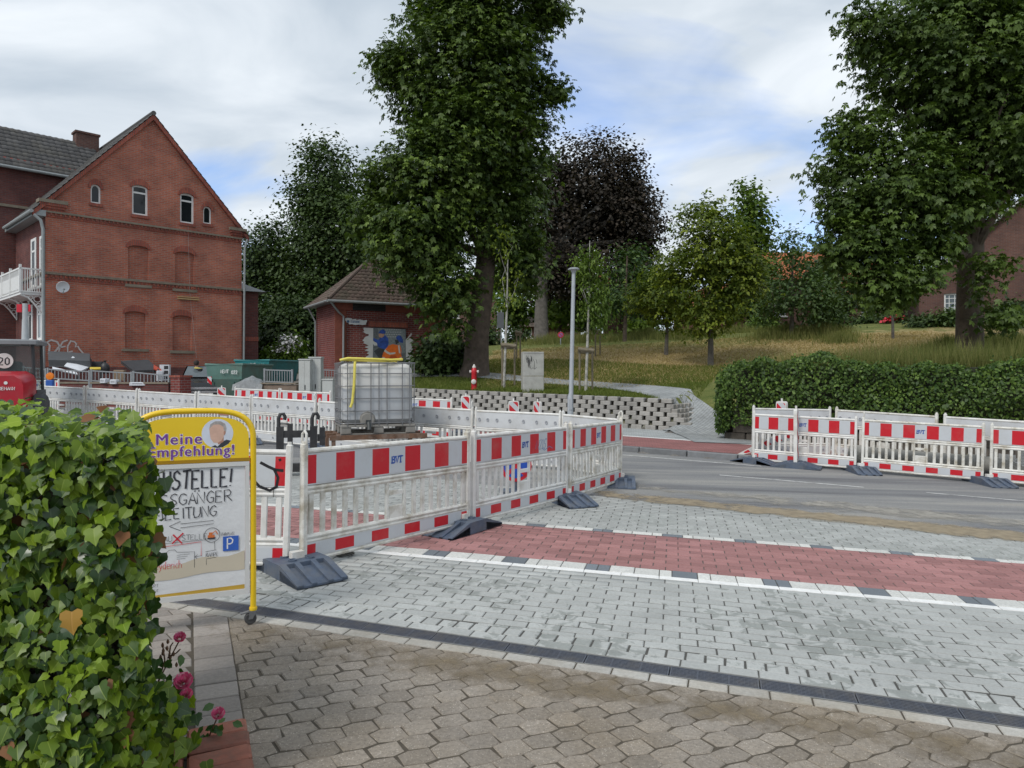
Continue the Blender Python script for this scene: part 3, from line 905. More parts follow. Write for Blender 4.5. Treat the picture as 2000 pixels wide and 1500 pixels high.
def paver_material(name, col, wet=0.0, tone=.1, rnd=.1, grain=.12, warm=None, speck=0.0):
    if name in MATS: return MATS[name]
    m = bpy.data.materials.new(name); MATS[name] = m; m.use_nodes = True
    t = m.node_tree; t.nodes.clear()
    o = N(t, 'ShaderNodeOutputMaterial'); b = N(t, 'ShaderNodeBsdfPrincipled', inp={'Roughness': 0.85, 'Specular IOR Level': 0.3})
    LK(t, b.outputs[0], o.inputs[0])
    g = N(t, 'ShaderNodeNewGeometry')
    n1 = N(t, 'ShaderNodeTexNoise', inp={'Scale': 55.0, 'Detail': 4.0, 'Roughness': .7}); LK(t, g.outputs['Position'], n1.inputs['Vector'])
    n2 = N(t, 'ShaderNodeTexNoise', inp={'Scale': 1.4, 'Detail': 7.0, 'Roughness': .65}); LK(t, g.outputs['Position'], n2.inputs['Vector'])
    oi = N(t, 'ShaderNodeObjectInfo'); at_ = N(t, 'ShaderNodeAttribute', attribute_name='tone')
    r1 = N(t, 'ShaderNodeMapRange', inp={1: 0, 2: 1, 3: 1 - rnd, 4: 1 + rnd}); LK(t, oi.outputs['Random'], r1.inputs[0])
    r2 = N(t, 'ShaderNodeMath', operation='MULTIPLY_ADD', inp={1: tone, 2: 1.0}); LK(t, at_.outputs['Fac'], r2.inputs[0])
    r3 = N(t, 'ShaderNodeMapRange', inp={1: .3, 2: .7, 3: 1 - grain, 4: 1 + grain}); LK(t, n1.outputs['Fac'], r3.inputs[0])
    r4 = N(t, 'ShaderNodeMapRange', inp={1: .3, 2: .7, 3: .9, 4: 1.1}); LK(t, n2.outputs['Fac'], r4.inputs[0])
    v = r1.outputs[0]
    for x in (r2, r3, r4):
        q = N(t, 'ShaderNodeMath', operation='MULTIPLY'); LK(t, v, q.inputs[0]); LK(t, x.outputs[0], q.inputs[1]); v = q.outputs[0]
    cb = N(t, 'ShaderNodeRGB'); cb.outputs[0].default_value = (*col, 1)
    cur = cb.outputs[0]
    if warm:
        n3 = N(t, 'ShaderNodeTexNoise', inp={'Scale': .9, 'Detail': 8.0, 'Roughness': .65}); LK(t, g.outputs['Position'], n3.inputs['Vector'])
        q = N(t, 'ShaderNodeMapRange', inp={1: .42, 2: .68, 3: 0, 4: .75}); LK(t, n3.outputs['Fac'], q.inputs[0])
        mx = N(t, 'ShaderNodeMixRGB', inp={2: (*warm, 1)}); LK(t, q.outputs[0], mx.inputs[0]); LK(t, cur, mx.inputs[1]); cur = mx.outputs[0]
    if speck:
        vo = N(t, 'ShaderNodeTexVoronoi', inp={'Scale': 95.0}); LK(t, g.outputs['Position'], vo.inputs['Vector'])
        q = N(t, 'ShaderNodeMapRange', inp={1: .12, 2: .3, 3: speck, 4: 0}); LK(t, vo.outputs['Distance'], q.inputs[0])
        sc_ = N(t, 'ShaderNodeTexWhiteNoise'); LK(t, vo.outputs['Position'], sc_.inputs['Vector'])
        rr = N(t, 'ShaderNodeValToRGB'); e = rr.color_ramp.elements; e[0].position = .3; e[0].color = (.1, .085, .07, 1); e[1].position = .75; e[1].color = (.5, .46, .4, 1)
        LK(t, sc_.outputs['Value'], rr.inputs[0])
        mx = N(t, 'ShaderNodeMixRGB'); LK(t, q.outputs[0], mx.inputs[0]); LK(t, cur, mx.inputs[1]); LK(t, rr.outputs[0], mx.inputs[2]); cur = mx.outputs[0]
    sc = N(t, 'ShaderNodeVectorMath', operation='SCALE'); LK(t, cur, sc.inputs[0]); LK(t, v, sc.inputs['Scale']); cur = sc.outputs[0]
    if wet:
        n4 = N(t, 'ShaderNodeTexNoise', inp={'Scale': 6.5, 'Detail': 6.0, 'Roughness': .68, 'Distortion': .9}); LK(t, g.outputs['Position'], n4.inputs['Vector'])
        n5 = N(t, 'ShaderNodeTexNoise', inp={'Scale': .7, 'Detail': 2.0}); LK(t, g.outputs['Position'], n5.inputs['Vector'])
        sm = N(t, 'ShaderNodeMath', operation='MULTIPLY_ADD', inp={1: .8, 2: -.4}); LK(t, n5.outputs['Fac'], sm.inputs[0])
        ss0 = N(t, 'ShaderNodeMath', operation='ADD'); LK(t, sm.outputs[0], ss0.inputs[0]); LK(t, n4.outputs['Fac'], ss0.inputs[1])
        pr_ = N(t, 'ShaderNodeMath', operation='MULTIPLY_ADD', inp={1: .16, 2: -.08}); LK(t, oi.outputs['Random'], pr_.inputs[0])
        ss = N(t, 'ShaderNodeMath', operation='ADD'); LK(t, ss0.outputs[0], ss.inputs[0]); LK(t, pr_.outputs[0], ss.inputs[1])
        q = N(t, 'ShaderNodeMapRange', inp={1: .56, 2: .60, 3: 0, 4: wet}); LK(t, ss.outputs[0], q.inputs[0])
        mx = N(t, 'ShaderNodeMixRGB', blend_type='MULTIPLY', inp={2: (.5, .52, .5, 1)}); LK(t, q.outputs[0], mx.inputs[0]); LK(t, cur, mx.inputs[1]); cur = mx.outputs[0]
        rg = N(t, 'ShaderNodeMapRange', inp={1: 0, 2: 1, 3: .85, 4: .5}); LK(t, q.outputs[0], rg.inputs[0]); LK(t, rg.outputs[0], b.inputs['Roughness'])
    LK(t, cur, b.inputs['Base Color'])
    bp = N(t, 'ShaderNodeBump', inp={'Distance': .0015, 'Strength': .7}); LK(t, n1.outputs['Fac'], bp.inputs['Height']); LK(t, bp.outputs[0], b.inputs['Normal'])
    return m


M_GREY = paver_material('grey_paver', (.385, .395, .38), wet=.65, tone=.09, rnd=.09)
M_GREY2 = paver_material('pale_grey_paver', (.36, .37, .355), wet=.4, tone=.12, rnd=.12)
M_RED = paver_material('red_paver', (.33, .168, .162), tone=.2, rnd=.2, warm=(.27, .135, .125))
M_WHITE = paver_material('white_stone', (.56, .56, .53), tone=.1, rnd=.1, grain=.2)
M_DARKP = paver_material('dark_grey_paver', (.16, .18, .2), tone=.15, rnd=.15)
M_OLD = paver_material('old_concrete_paver', (.255, .225, .19), tone=.12, rnd=.13, grain=.22, warm=(.205, .165, .115), speck=.85)
M_OLD2 = paver_material('brown_grey_paver', (.255, .23, .205), tone=.14, rnd=.14, grain=.15)
M_JOINT = mat('joint_sand', (.075, .073, .066), .95, .25, 30, coord='World')
M_JOINTB = mat('joint_earth', (.075, .062, .045), .95, .3, 25, coord='World')
M_LINE = mat('white_line_stone', (.74, .74, .72), .75, .12, 20, coord='World', rnd=.06, tone=.06)

ANG = R(-12.9)
FS = street_frame((0, 5.9), ANG)
FSi = FS.inverted()
DANG = R(-17.0)
FD = street_frame((0, 4.10), DANG)


def half_plane_world(p, q, M=FSi):
    """half plane left of p->q, in the frame's plane"""
    a = M @ Vector((p[0], p[1], street_z(p[0]))); b = M @ Vector((q[0], q[1], street_z(q[0])))
    dx, dy = b.x - a.x, b.y - a.y
    l = math.hypot(dx, dy)
    return (-dy / l, dx / l, (dy * a.x - dx * a.y) / l)


# near grey field, between the drain and the white line
dr = lambda s, n_: FD @ Vector((s, n_, 0))
a_, b_ = dr(-6, .295), dr(6, .295)
hp = half_plane_world((a_.x, a_.y), (b_.x, b_.y))
pavement = bed_sheet('pavement', FS, [tuple((FSi @ dr(-9, .07))[:2]), tuple((FSi @ dr(6, .07))[:2]), (7, -.04), (-10, -.04)], M_JOINT, label='grey concrete block pavement damp in places')
cells = rows_cells(-8, 6.5, -.055, 26, .105, .208, .0125, clips=[hp], up=-1)
pave(pavement, FS, cells, M_GREY, seed=2)
# the courses beside the drain: stretchers, then cut stones set across
soldier = bed_sheet('drain_course', FD, [(-5, .07), (6, .07), (6, .3), (-5, .3)], M_JOINT, z=-.005, label='courses of grey blocks laid beside the drain channel')
cells = [([(s, .078), (s + .2, .078), (s + .2, .176), (s, .176)], True) for s in np.arange(-4, 6, .206)]
cells += [([(s, .183), (s + .096, .183), (s + .096, .29), (s, .29)], True) for s in np.arange(-4, 6, .108)]
pave(soldier, FD, cells, M_GREY, seed=3, jr=.008, jz=.002)
# white line, band of pale and dark stones, red cycle track, second band
markline = bed_sheet('line_course', FS, [(-10, -.045), (7, -.045), (7, .235), (-10, .235)], M_JOINT, z=-.0055, label='white line and band of pale and dark stones beside the red track')
pave(markline, FS, [([(s, -.04), (s + .297, -.04), (s + .297, .035), (s, .035)], True) for s in np.arange(-9, 7, .3)], M_LINE, 'line_stone', seed=4, jz=.0008)
pat = [(.2, 0), (.2, 0), (.1, 0), (.2, 1), (.1, 0), (.2, 0), (.2, 0), (.1, 1), (.1, 1)]
cw = []; cdk = []; s = -9.0; k = 0
while s < 7:
    w, dk = pat[k % len(pat)]; (cdk if dk else cw).append(([(s, .045), (s + w - .006, .045), (s + w - .006, .228), (s, .228)], True)); s += w; k += 1
pave(markline, FS, cw, M_WHITE, 'band_stone', seed=5); pave(markline, FS, cdk, M_DARKP, 'band_stone', seed=6)
redtrack = bed_sheet('cycle_path', FS, [(-10, .234), (7, .234), (7, 1.52), (-10, 1.52)], M_JOINT, label='red block cycle path between two bands of pale stones')
pave(redtrack, FS, rows_cells(-9, 7, .238, 12, .106, .208, .011), M_RED, seed=7)
# upper grey field up to the road
ea = (-8, road_edge(-8) - .12); eb = (8, road_edge(8) - .12)
hp2 = half_plane_world(eb, ea)
verge = bed_sheet('pavement_margin', FS, [(-11, 1.515), (7.5, 1.515), tuple((FSi @ Vector((8, road_edge(8), street_z(8))))[:2]), tuple((FSi @ Vector((-13, road_edge(-13), street_z(-13))))[:2])], M_JOINT, z=-.006, label='pale grey block margin between red track and asphalt')
cw = []; cdk = []; s = -9.1; k = 0
while s < 7:
    w, dk = pat[k % len(pat)]; (cdk if dk else cw).append(([(s, 1.522), (s + w - .006, 1.522), (s + w - .006, 1.625), (s, 1.625)], True)); s += w; k += 1
pave(verge, FS, cw, M_WHITE, 'band_stone', seed=8); pave(verge, FS, cdk, M_DARKP, 'band_stone', seed=9)
pave(verge, FS, rows_cells(-9, 7, 1.632, 44, .106, .208, .013, clips=[hp2]), M_GREY2, seed=10)
mb = MB()
pe = Vector((eb[0] - ea[0], eb[1] - ea[1], 0)).normalized(); pn = Vector((-pe.y, pe.x, 0))
FE = street_frame((0, road_edge(0)), math.atan2(pe.y, pe.x))
edging = bed_sheet('edge_course', FE, [(-8, -.14), (9, -.14), (9, .01), (-8, .01)], M_JOINT, z=-.0048, label='course of pale edging stones along the asphalt')
pave(edging, FE, [([(s, -.105), (s + .195, -.105), (s + .195, -.004), (s, -.004)], True) for s in np.arange(-8, 9, .2)], M_GREY2, seed=12)

# ------------------------------------------------------------------ drain channel
M_GRATE = mat('grate_metal', (.10, .11, .135), .45, .2, 30, metal=.3, dirt=(.2, .18, .15), dirt_amt=.4, dirt_scale=8)
M_CHAN = mat('channel_concrete', (.2, .2, .19), .9, .2, 20)
mb = MB(); mb.box(-5, 6, -.075, -.068, -.1, 0); mb.box(-5, 6, .068, .075, -.1, 0); mb.box(-5, 6, -.07, .07, -.11, -.1)
chan = mb.build('drain_channel', M_CHAN); chan.matrix_world = FD; tag(chan, 'drain channel of slotted dark grates across the driveway mouth', kind='structure')
g = MB(); L = .455
for y in (-.064, .056): g.box(0, L, y, y + .008, -.025, -.002)
for x in (0, L - .008, .14, .30): g.box(x, x + .008, -.0555, .0555, -.024, -.004)
for i in range(6): g.box(.009, L - .009, -.047 + i * .0172, -.047 + i * .0172 + .0075, -.02, -.003)
for i in range(24): g.box(.012 + i * .0185, .012 + i * .0185 + .003, -.055, .055, -.019, -.0055)
gm = g.mesh('grate', M_GRATE)
for i in range(-8, 12): inst('grate', gm, chan, (-.028 + i * .461, 0, 0))
M_EDGE = paver_material('edging_concrete', (.41, .40, .37), tone=.1, rnd=.1, grain=.15, warm=(.28, .24, .18))
edge2 = bed_sheet('drain_edging', FD, [(-5, -.172), (6, -.172), (6, -.075), (-5, -.075)], M_JOINTB, z=-.006, label='row of pale concrete edging blocks along the drain')
pave(edge2, FD, [([(s, -.168), (s + .192, -.168), (s + .192, -.08), (s, -.08)], True) for s in np.arange(-4, 6, .2)], M_EDGE, 'edging_block', seed=13, jr=.01)

# ------------------------------------------------------------------ driveway of worn honeycomb blocks
FH = street_frame((0, 3.0), R(4.0)); FHi = FH.inverted()
A0, A1 = (-1.80, 4.50), (-1.00, 2.74)
A2 = (A1[0] + (A1[0] - A0[0]) * 1.2, A1[1] + (A1[1] - A0[1]) * 1.2)
e0, e1 = dr(-4, -.172), dr(7, -.172)
hd = half_plane_world((e1.x, e1.y), (e0.x, e0.y), FHi)
hs = half_plane_world(A0, A2, FHi)
poly = [(-4, -3), (7, -3), (7, 3), (-4, 3)]
poly = clip_poly(clip_poly(poly, *hd), *hs)
drive = bed_sheet('driveway', FH, poly, M_JOINTB, z=-.005, label='driveway of worn brown honeycomb concrete blocks')
cells = []
pw, ph = .132, .122
for i in range(-30, 54):
    for j in range(-18, 20):
        cx = i * pw; cy = j * ph + (i % 2) * ph / 2
        a = .078; g_ = .0035
        hx_ = [(-.088, .0), (-.044, -.061), (.044, -.061), (.088, 0), (.044, .061), (-.044, .061)]
        wob = [(.012, .016), (.0, .012), (.0, -.012), (.012, .016), (0, .012), (0, -.012)]
        jr_ = random.Random(i * 97 + j)
        p = [(cx + x * .962 + jr_.uniform(-.007, .007), cy + (y * .945) + (.010 if k % 2 == 0 else -.010) + jr_.uniform(-.006, .006)) for k, ((x, y), wb) in enumerate(zip(hx_, wob))]
        c_ = clip_poly(p, *hd)
        if len(c_) > 2: c_ = clip_poly(c_, *hs)
        if len(c_) > 2 and poly_area(c_) > .0008: cells.append((c_, True))
pave(drive, FH, cells, M_OLD, seed=14, jz=.0035, jr=.012, bev=.005)
dust_sheet('loose_sand', 'brown sand drifted over the old blocks beside the drain', lambda s_, t_: dr(-2.0 + 5.2 * s_, -.10 - .55 * t_)[:2], 8, 1, dust_mat('brown_sand', (.215, .17, .11), .78, 1.08, 5.5), .0055)
# border course and old block walk on the left
sd = Vector((A0[0] - A1[0], A0[1] - A1[1], 0)); sl = sd.length; sd.normalize()
FB = street_frame((A1[0], A1[1]), math.atan2(sd.y, sd.x))
walk = bed_sheet('footway', FB, [(-2, -.03), (3.2, -.03), (3.2, 3.5), (-2, 3.5)], M_JOINTB, z=-.0055, label='old brown grey block footway beside the ivy')
FBi = FB.inverted()
hd2 = half_plane_world((e1.x, e1.y), (e0.x, e0.y), FBi)
cells = []
for s in np.arange(-2, 3, .172):
    c_ = clip_poly([(s, .004), (s + .162, .004), (s + .162, .2), (s, .2)], *hd2)
    if len(c_) > 2: cells.append((c_, True))
a45 = R(45)
for r_ in range(-40, 40):
    for k in range(-20, 22):
        # running bond turned to lie across the walk
        xa = r_ * .108; ya = .212 + k * .21 + (r_ % 2) * .105
        c_ = [(xa, ya), (xa + .102, ya + .03), (xa + .102, ya + .234), (xa, ya + .204)]
        c_ = clip_poly(c_, 0, 1, -.212)
        if len(c_) > 2: c_ = clip_poly(c_, *hd2)
        if len(c_) > 2 and -2 < xa < 3 and ya < 3.2 and poly_area(c_) > .003: cells.append((c_, True))
pave(walk, FB, cells, M_OLD2, seed=15, jz=.002)

# ------------------------------------------------------------------ far pavement, kerb, path
def far_sheet(name, s0, s1, q0, q1, m, z=.12, label=None, parent=None):
    b = MB(); k = 24; vs = []
    for i in range(k + 1):
        s = s0 + (s1 - s0) * i / k
        vs += [kpt(s, q0, z), kpt(s, q1, z)]
    b.add(vs, [(2 * i, 2 * i + 2, 2 * i + 3, 2 * i + 1) for i in range(k)])
    o = b.build(name, m, parent)
    return tag(o, label, kind='structure') if parent is None else o


def block_material(name, c1, c2, joint, bw, rh, ang):
    m = bpy.data.materials.new(name); m.use_nodes = True; t = m.node_tree; t.nodes.clear()
    o = N(t, 'ShaderNodeOutputMaterial'); b = N(t, 'ShaderNodeBsdfPrincipled', inp={'Roughness': .85, 'Specular IOR Level': .25}); LK(t, b.outputs[0], o.inputs[0])
    g = N(t, 'ShaderNodeNewGeometry'); mp = N(t, 'ShaderNodeMapping', inp={'Rotation': (0, 0, ang)}); LK(t, g.outputs['Position'], mp.inputs[0])
    br = N(t, 'ShaderNodeTexBrick', inp={'Color1': (*c1, 1), 'Color2': (*c2, 1), 'Mortar': (*joint, 1), 'Scale': 1.0, 'Mortar Size': .006, 'Brick Width': bw, 'Row Height': rh}); LK(t, mp.outputs[0], br.inputs['Vector'])
    n = N(t, 'ShaderNodeTexNoise', inp={'Scale': 1.2, 'Detail': 6.0, 'Roughness': .65}); LK(t, g.outputs['Position'], n.inputs['Vector'])
    mr = N(t, 'ShaderNodeMapRange', inp={1: .3, 2: .7, 3: .8, 4: 1.2}); LK(t, n.outputs['Fac'], mr.inputs[0])
    sc = N(t, 'ShaderNodeVectorMath', operation='SCALE'); LK(t, br.outputs['Color'], sc.inputs[0]); LK(t, mr.outputs[0], sc.inputs['Scale']); LK(t, sc.outputs[0], b.inputs['Base Color'])
    bp = N(t, 'ShaderNodeBump', inp={'Distance': .004, 'Strength': .6}); bp.invert = True; LK(t, br.outputs['Fac'], bp.inputs['Height']); LK(t, bp.outputs[0], b.inputs['Normal'])
    return m


KANG = math.atan2(-KD.y, KD.x)
M_FG = block_material('far_grey_blocks', (.33, .35, .35), (.40, .42, .42), (.15, .15, .14), .2, .1, KANG)
M_FR = block_material('far_red_blocks', (.31, .135, .13), (.25, .11, .105), (.12, .08, .07), .2, .1, KANG)
far_sheet('far_pavement', -60, 60, .13, 7.0, M_FG, .10, 'grey block pavement beyond the road')
far_sheet('far_cycle_path', -30, 30, .28, 2.55, M_FR, .106, 'red block cycle path beyond the road')
far_sheet('far_white_line', -30, 30, 2.55, 2.72, M_LINE, .109, 'white line along the far cycle path')
M_KERB = mat('kerb_stone', (.17, .175, .18), .85, .2, 8, rnd=.12)
kerb = tag(bpy.data.objects.new('kerb', None), 'dark grey kerb along the far side of the road', kind='structure'); link(kerb)
b = MB(); b.bbox(-.49, .49, 0, .14, -.12, .115, .012); km = b.mesh('kerb_stone', M_KERB)
for i in range(-18, 16):
    p = kpt(i + .5, 0)
    inst('kerb_stone', km, kerb, p, (0, math.atan(SLOPE * KD.x), -KANG))

# the path that climbs between the block wall and the hedge
M_PATH = block_material('path_blocks', (.27, .285, .29), (.33, .345, .345), (.14, .14, .13), .2, .1, R(-50))
pp = [(1425, 862, 16.4, 1.6), (1392, 822, 18.4, 1.7), (1345, 795, 20.4, 1.7), (1285, 770, 22.6, 1.5), (1200, 757, 24.6, 1.4), (1100, 752, 25.8, 1.3), (1000, 748, 26.6, 1.2), (900, 742, 27.6, 1.2), (800, 740, 28.2, 1.2)]
P = [Vector(((a[0] - 1000) / F_PX * a[2], a[2], 0)) for a in pp]
def catmull(pts, k):
    outp = []
    for i in range(len(pts) - 1):
        p0 = pts[max(i - 1, 0)]; p1 = pts[i]; p2 = pts[i + 1]; p3 = pts[min(i + 2, len(pts) - 1)]
        for j in range(k):
            t = j / k
            outp.append(.5 * ((2 * p1) + (-p0 + p2) * t + (2 * p0 - 5 * p1 + 4 * p2 - p3) * t * t + (-p0 + 3 * p1 - 3 * p2 + p3) * t ** 3))
    outp.append(pts[-1]); return outp
PC = catmull(P, 14); WC = np.interp(np.linspace(0, len(pp) - 1, len(PC)), range(len(pp)), [a[3] for a in pp])
b = MB(); vs = []
for i, p in enumerate(PC):
    d = (PC[min(i + 1, len(PC) - 1)] - PC[max(i - 1, 0)]).normalized(); n_ = Vector((-d.y, d.x, 0))
    for k in range(7):
        w = p + n_ * WC[i] * (k / 6 - .5)
        vs.append((w.x, w.y, max(tz(w.x, w.y) + .035, street_z(w.x) + .118)))
b.add(vs, [(7 * i + k, 7 * i + k + 1, 7 * i + 8 + k, 7 * i + 7 + k) for i in range(len(PC) - 1) for k in range(6)])
tag(b.build('path', M_PATH, None, True), 'grey block path climbing between block wall and hedge', kind='structure')

# ------------------------------------------------------------------ retaining wall of staggered blocks
M_BLOCK = mat('wall_block', (.33, .315, .29), .9, .18, 9, .003, 60, rnd=.16, dirt=(.1, .095, .085), dirt_amt=.4, dirt_scale=3)
M_SOIL = mat('dark_soil', (.035, .03, .022), .95, .3, 8)
wall = thing('retaining_wall', 'low retaining wall of staggered pale concrete blocks below the grass', 'wall', kpt(2.2, 5.4, .1), -KANG)
b = MB(); b.bbox(-.155, .155, -.02, .26, 0, .118, .012); wm = b.mesh('block', M_BLOCK)
rs = random.Random(5)
for c in range(7):
    for k in range(34):
        x = .62 - k * .405 - (c % 2) * .2
        if x < -12.6: break
        if x > .63 - c * .13: continue
        inst('block', wm, wall, (x + rs.uniform(-.008, .008), c * .042 + rs.uniform(-.01, .01), c * .127 - SLOPE * KD.x * x), (0, math.atan(SLOPE * KD.x), rs.uniform(-.03, .03)))
b = MB(); b.add([(.5, .1, -.1), (-12.6, .1, -.1 + .31), (-12.6, .40, 1.18), (-.1, .40, .86)], [(0, 1, 2, 3)])
b.build('soil_face', M_SOIL, wall)
# the stepped end of the wall towards the path
b = MB(); b.bbox(-.1, .1, -.02, .2, 0, .118, .012); wm2 = b.mesh('block', M_BLOCK)
for c in range(6):
    for k in range(5):
        inst('block', wm2, wall, (.62 - c * .12 + .04 * k, .16 + .28 * k + c * .03, c * .127 - .02), (0, 0, R(82) + rs.uniform(-.04, .04)))

# low rough stone wall under the hedge
M_STONE = mat('rough_stone', (.10, .085, .07), .9, .35, 5, .01, 20, rnd=.3)
hw = thing('stone_wall', 'low dark rough stone wall under the long hedge', 'wall', kpt(4.1, 3.75, .1), -KANG)
for c in range(4):
    x = -.1 + (c % 2) * .2
    while x < 13:
        w = rs.uniform(.35, .6)
        b = MB(); b.bbox(0, w - .02, 0, .3, 0, .17, .025)
        inst('stone', b.mesh('stone', M_STONE), hw, (x, rs.uniform(-.03, .03) + c * .02, c * .185 - SLOPE * KD.x * x), (0, 0, rs.uniform(-.05, .05)))
        x += w
b = MB(); b.add([(-.1, .2, -.1), (13, .2, -.4), (13, .25, .4), (-.1, .25, .7)], [(0, 1, 2, 3)]); b.build('soil_face', M_SOIL, hw)
# ================================================================== SITE BARRIERS
RED = (.52, .012, .022); SHEET = (.52, .54, .56)
M_PLAST = mat('white_plastic', (.70, .69, .66), .5, .08, 4, rnd=.06, dirt=(.30, .25, .17), dirt_amt=.5, dirt_scale=5)
M_PLASTD = mat('stained_white_plastic', (.69, .675, .625), .55, .1, 4, rnd=.06, dirt=(.27, .22, .13), dirt_amt=.75, dirt_scale=7)
M_BACK = mat('grey_white_plastic', (.56, .57, .58), .5, .07, 3, dirt=(.30, .28, .25), dirt_amt=.4, dirt_scale=2.5)
M_STRIPE = stripe_mat('red_white_sheeting', .19, 1.5, RED, SHEET)
M_RUB = mat('rubber_foot', (.075, .10, .145), .6, .2, 12, .002, 60, dirt=(.16, .155, .14), dirt_amt=.45, dirt_scale=6)
M_BLUE = mat('blue_print', (.03, .09, .35), .5, .1, 20)
M_DIM = mat('dimple_grey', (.33, .34, .36), .5, .1, 10)
M_BLACKPAINT = mat('black_spray', (.012, .012, .014), .5, .2, 20)
BL = 1.96      # length between the posts' outer faces


def board_mesh(x0, x1, z0, z1, strip):
    b = MB(); b.box(x0, x1, -.018, .018, z0, z1, 1)
    b.add([(x0 + .012, -.0195, z0 + .012), (x1 - .012, -.0195, z0 + .012), (x1 - .012, -.0195, z1 - .012), (x0 + .012, -.0195, z1 - .012)], [(0, 1, 2, 3)], 0)
    return b


_mb = {}
BR = random.Random(44)


def barrier_meshes(dirty):
    key = dirty
    if key in _mb: return _mb[key]
    P_ = M_PLASTD if dirty else M_PLAST
    d = {}
    b = MB(); b.bbox(-.024, .024, -.026, .026, .03, .985, .008); b.tube([(0, 0, .975), (0, 0, 1.005)], .017, 8); d['post'] = b.mesh('post', P_)
    b = MB(); b.tube([(.04, 0, 0), (BL - .04, 0, 0)], .021, 8); d['rail'] = b.mesh('rail', P_, True)
    # boards centred on x = BL/2 so that the sheeting pattern is symmetric
    h = BL / 2 - .03
    b = board_mesh(-h, h, .655, .905, 1)
    d['top'] = b.mesh('top_board', [M_STRIPE, M_BACK])
    b = board_mesh(-h, h, .085, .2, 1); d['low'] = b.mesh('bottom_board', [M_STRIPE, M_BACK])
    b = MB(); b.bbox(-.024, .024, -.011, .011, .255, .595, .006); d['slat'] = b.mesh('slat', P_)
    b = MB()
    b.bbox(-.12, -.085, -.014, .014, .255, .595, .006); b.bbox(.085, .12, -.014, .014, .255, .595, .006)
    b.bbox(-.085, .085, -.012, .012, .255, .375, .006); b.bbox(-.085, .085, -.014, .014, .47, .51, .006)
    d['plate'] = b.mesh('handle_plate', P_)
    b = MB(); b.tube([(0, 0, .93), (-.02, 0, .985), (-.02, 0, 1.06), (.0, 0, 1.085), (.03, 0, 1.06), (.035, 0, .99)], .011, 6); d['hook'] = b.mesh('hook', P_, True)
    b = MB()
    n = 17
    for i in range(n):
        x = .09 + (BL - .18) * i / (n - 1)
        if abs(x - BL / 2) > .13: b.box(x - .024, x + .024, -.011, .011, .255, .595)
    b.box(BL / 2 - .12, BL / 2 + .12, -.012, .012, .255, .375); b.box(BL / 2 - .12, BL / 2 + .12, -.012, .012, .47, .51)
    d['slat_row'] = b.mesh('slat_row', P_)
    # moulded studs on the plain side
    b = MB()
    for fx in (.06, .16, .27, .42, .58, .73, .84, .94):
        b.lathe([(.030, .0), (.030, .012), (.018, .012), (.014, .004)], 12, (BL * fx, .018, .785), 'y')
    for fx in (.1, .35, .65, .9):
        b.lathe([(.02, .0), (.02, .01), (.012, .01), (.01, .003)], 10, (BL * fx, .018, .142), 'y')
    d['studs'] = b.mesh('studs', M_DIM, True)
    b = MB(); write(b, 'BVT', -.062, .755, .055, .0155, -.0205, serif=.013, cond=1.05); d['text'] = b.mesh('lettering', M_BLUE)
    _mb[key] = d
    return d


def barrier(p, q, label, group, detailed=True, dirty=False, up=0.0, text=True, hook=None, hide_low=False):
    p = Vector((p[0], p[1], street_z(p[0]) + up)); q = Vector((q[0], q[1], street_z(q[0]) + up))
    d = q - p; L = math.hypot(d.x, d.y)
    t = thing('site_barrier', label, 'barrier', p, math.atan2(d.y, d.x), group)
    t.rotation_mode = 'XYZ'
    t.rotation_euler = (BR.gauss(0, .012), -math.atan2(d.z, L) + BR.gauss(0, .003), math.atan2(d.y, d.x) + BR.gauss(0, .004))
    k = (L - .02) / BL; t.scale = (k, 1, 1)
    m = barrier_meshes(dirty)
    inst('post', m['post'], t, (.024, 0, 0)); inst('post', m['post'], t, (BL - .024, 0, 0))
    for z in (.925, .633, .598, .247, .212, .068): inst('rail', m['rail'], t, (0, 0, z))
    tb = inst('top_board', m['top'], t, (BL / 2, 0, 0)); inst('bottom_board', m['low'], t, (BL / 2, 0, 0))
    if detailed:
        n = 17
        for i in range(n):
            x = .09 + (BL - .18) * i / (n - 1)
            if abs(x - BL / 2) > .13: inst('slat', m['slat'], t, (x, 0, 0))
        inst('handle_plate', m['plate'], t, (BL / 2, 0, 0))
    else:
        tag(inst('slat_row', m['slat_row'], t), kind='stuff')
    if text: inst('lettering', m['text'], tb)
    tag(inst('studs', m['studs'], t), kind='stuff')
    for hx_ in (hook or []): inst('hook', m['hook'], t, (hx_, 0, 0), (0, 0, R(90)))
    return t


GA = 'red and white barriers around the near site'
bA = barrier((-3.66, 5.36), (-1.71, 5.50), 'barrier panel half hidden behind the yellow sign with black graffiti', GA, hook=[])
bB = barrier((-1.655, 5.55), (-.43, 7.21), 'stained barrier panel nearest right of the yellow sign', GA, dirty=True, hook=[.03])
bC = barrier((-.415, 7.24), (.69, 8.85), 'middle barrier panel of the near row with blue scribble', GA, hook=[])
bD = barrier((.705, 8.88), (1.60, 10.45), 'last barrier panel of the near row beside the open road', GA, dirty=True, hook=[BL - .02])
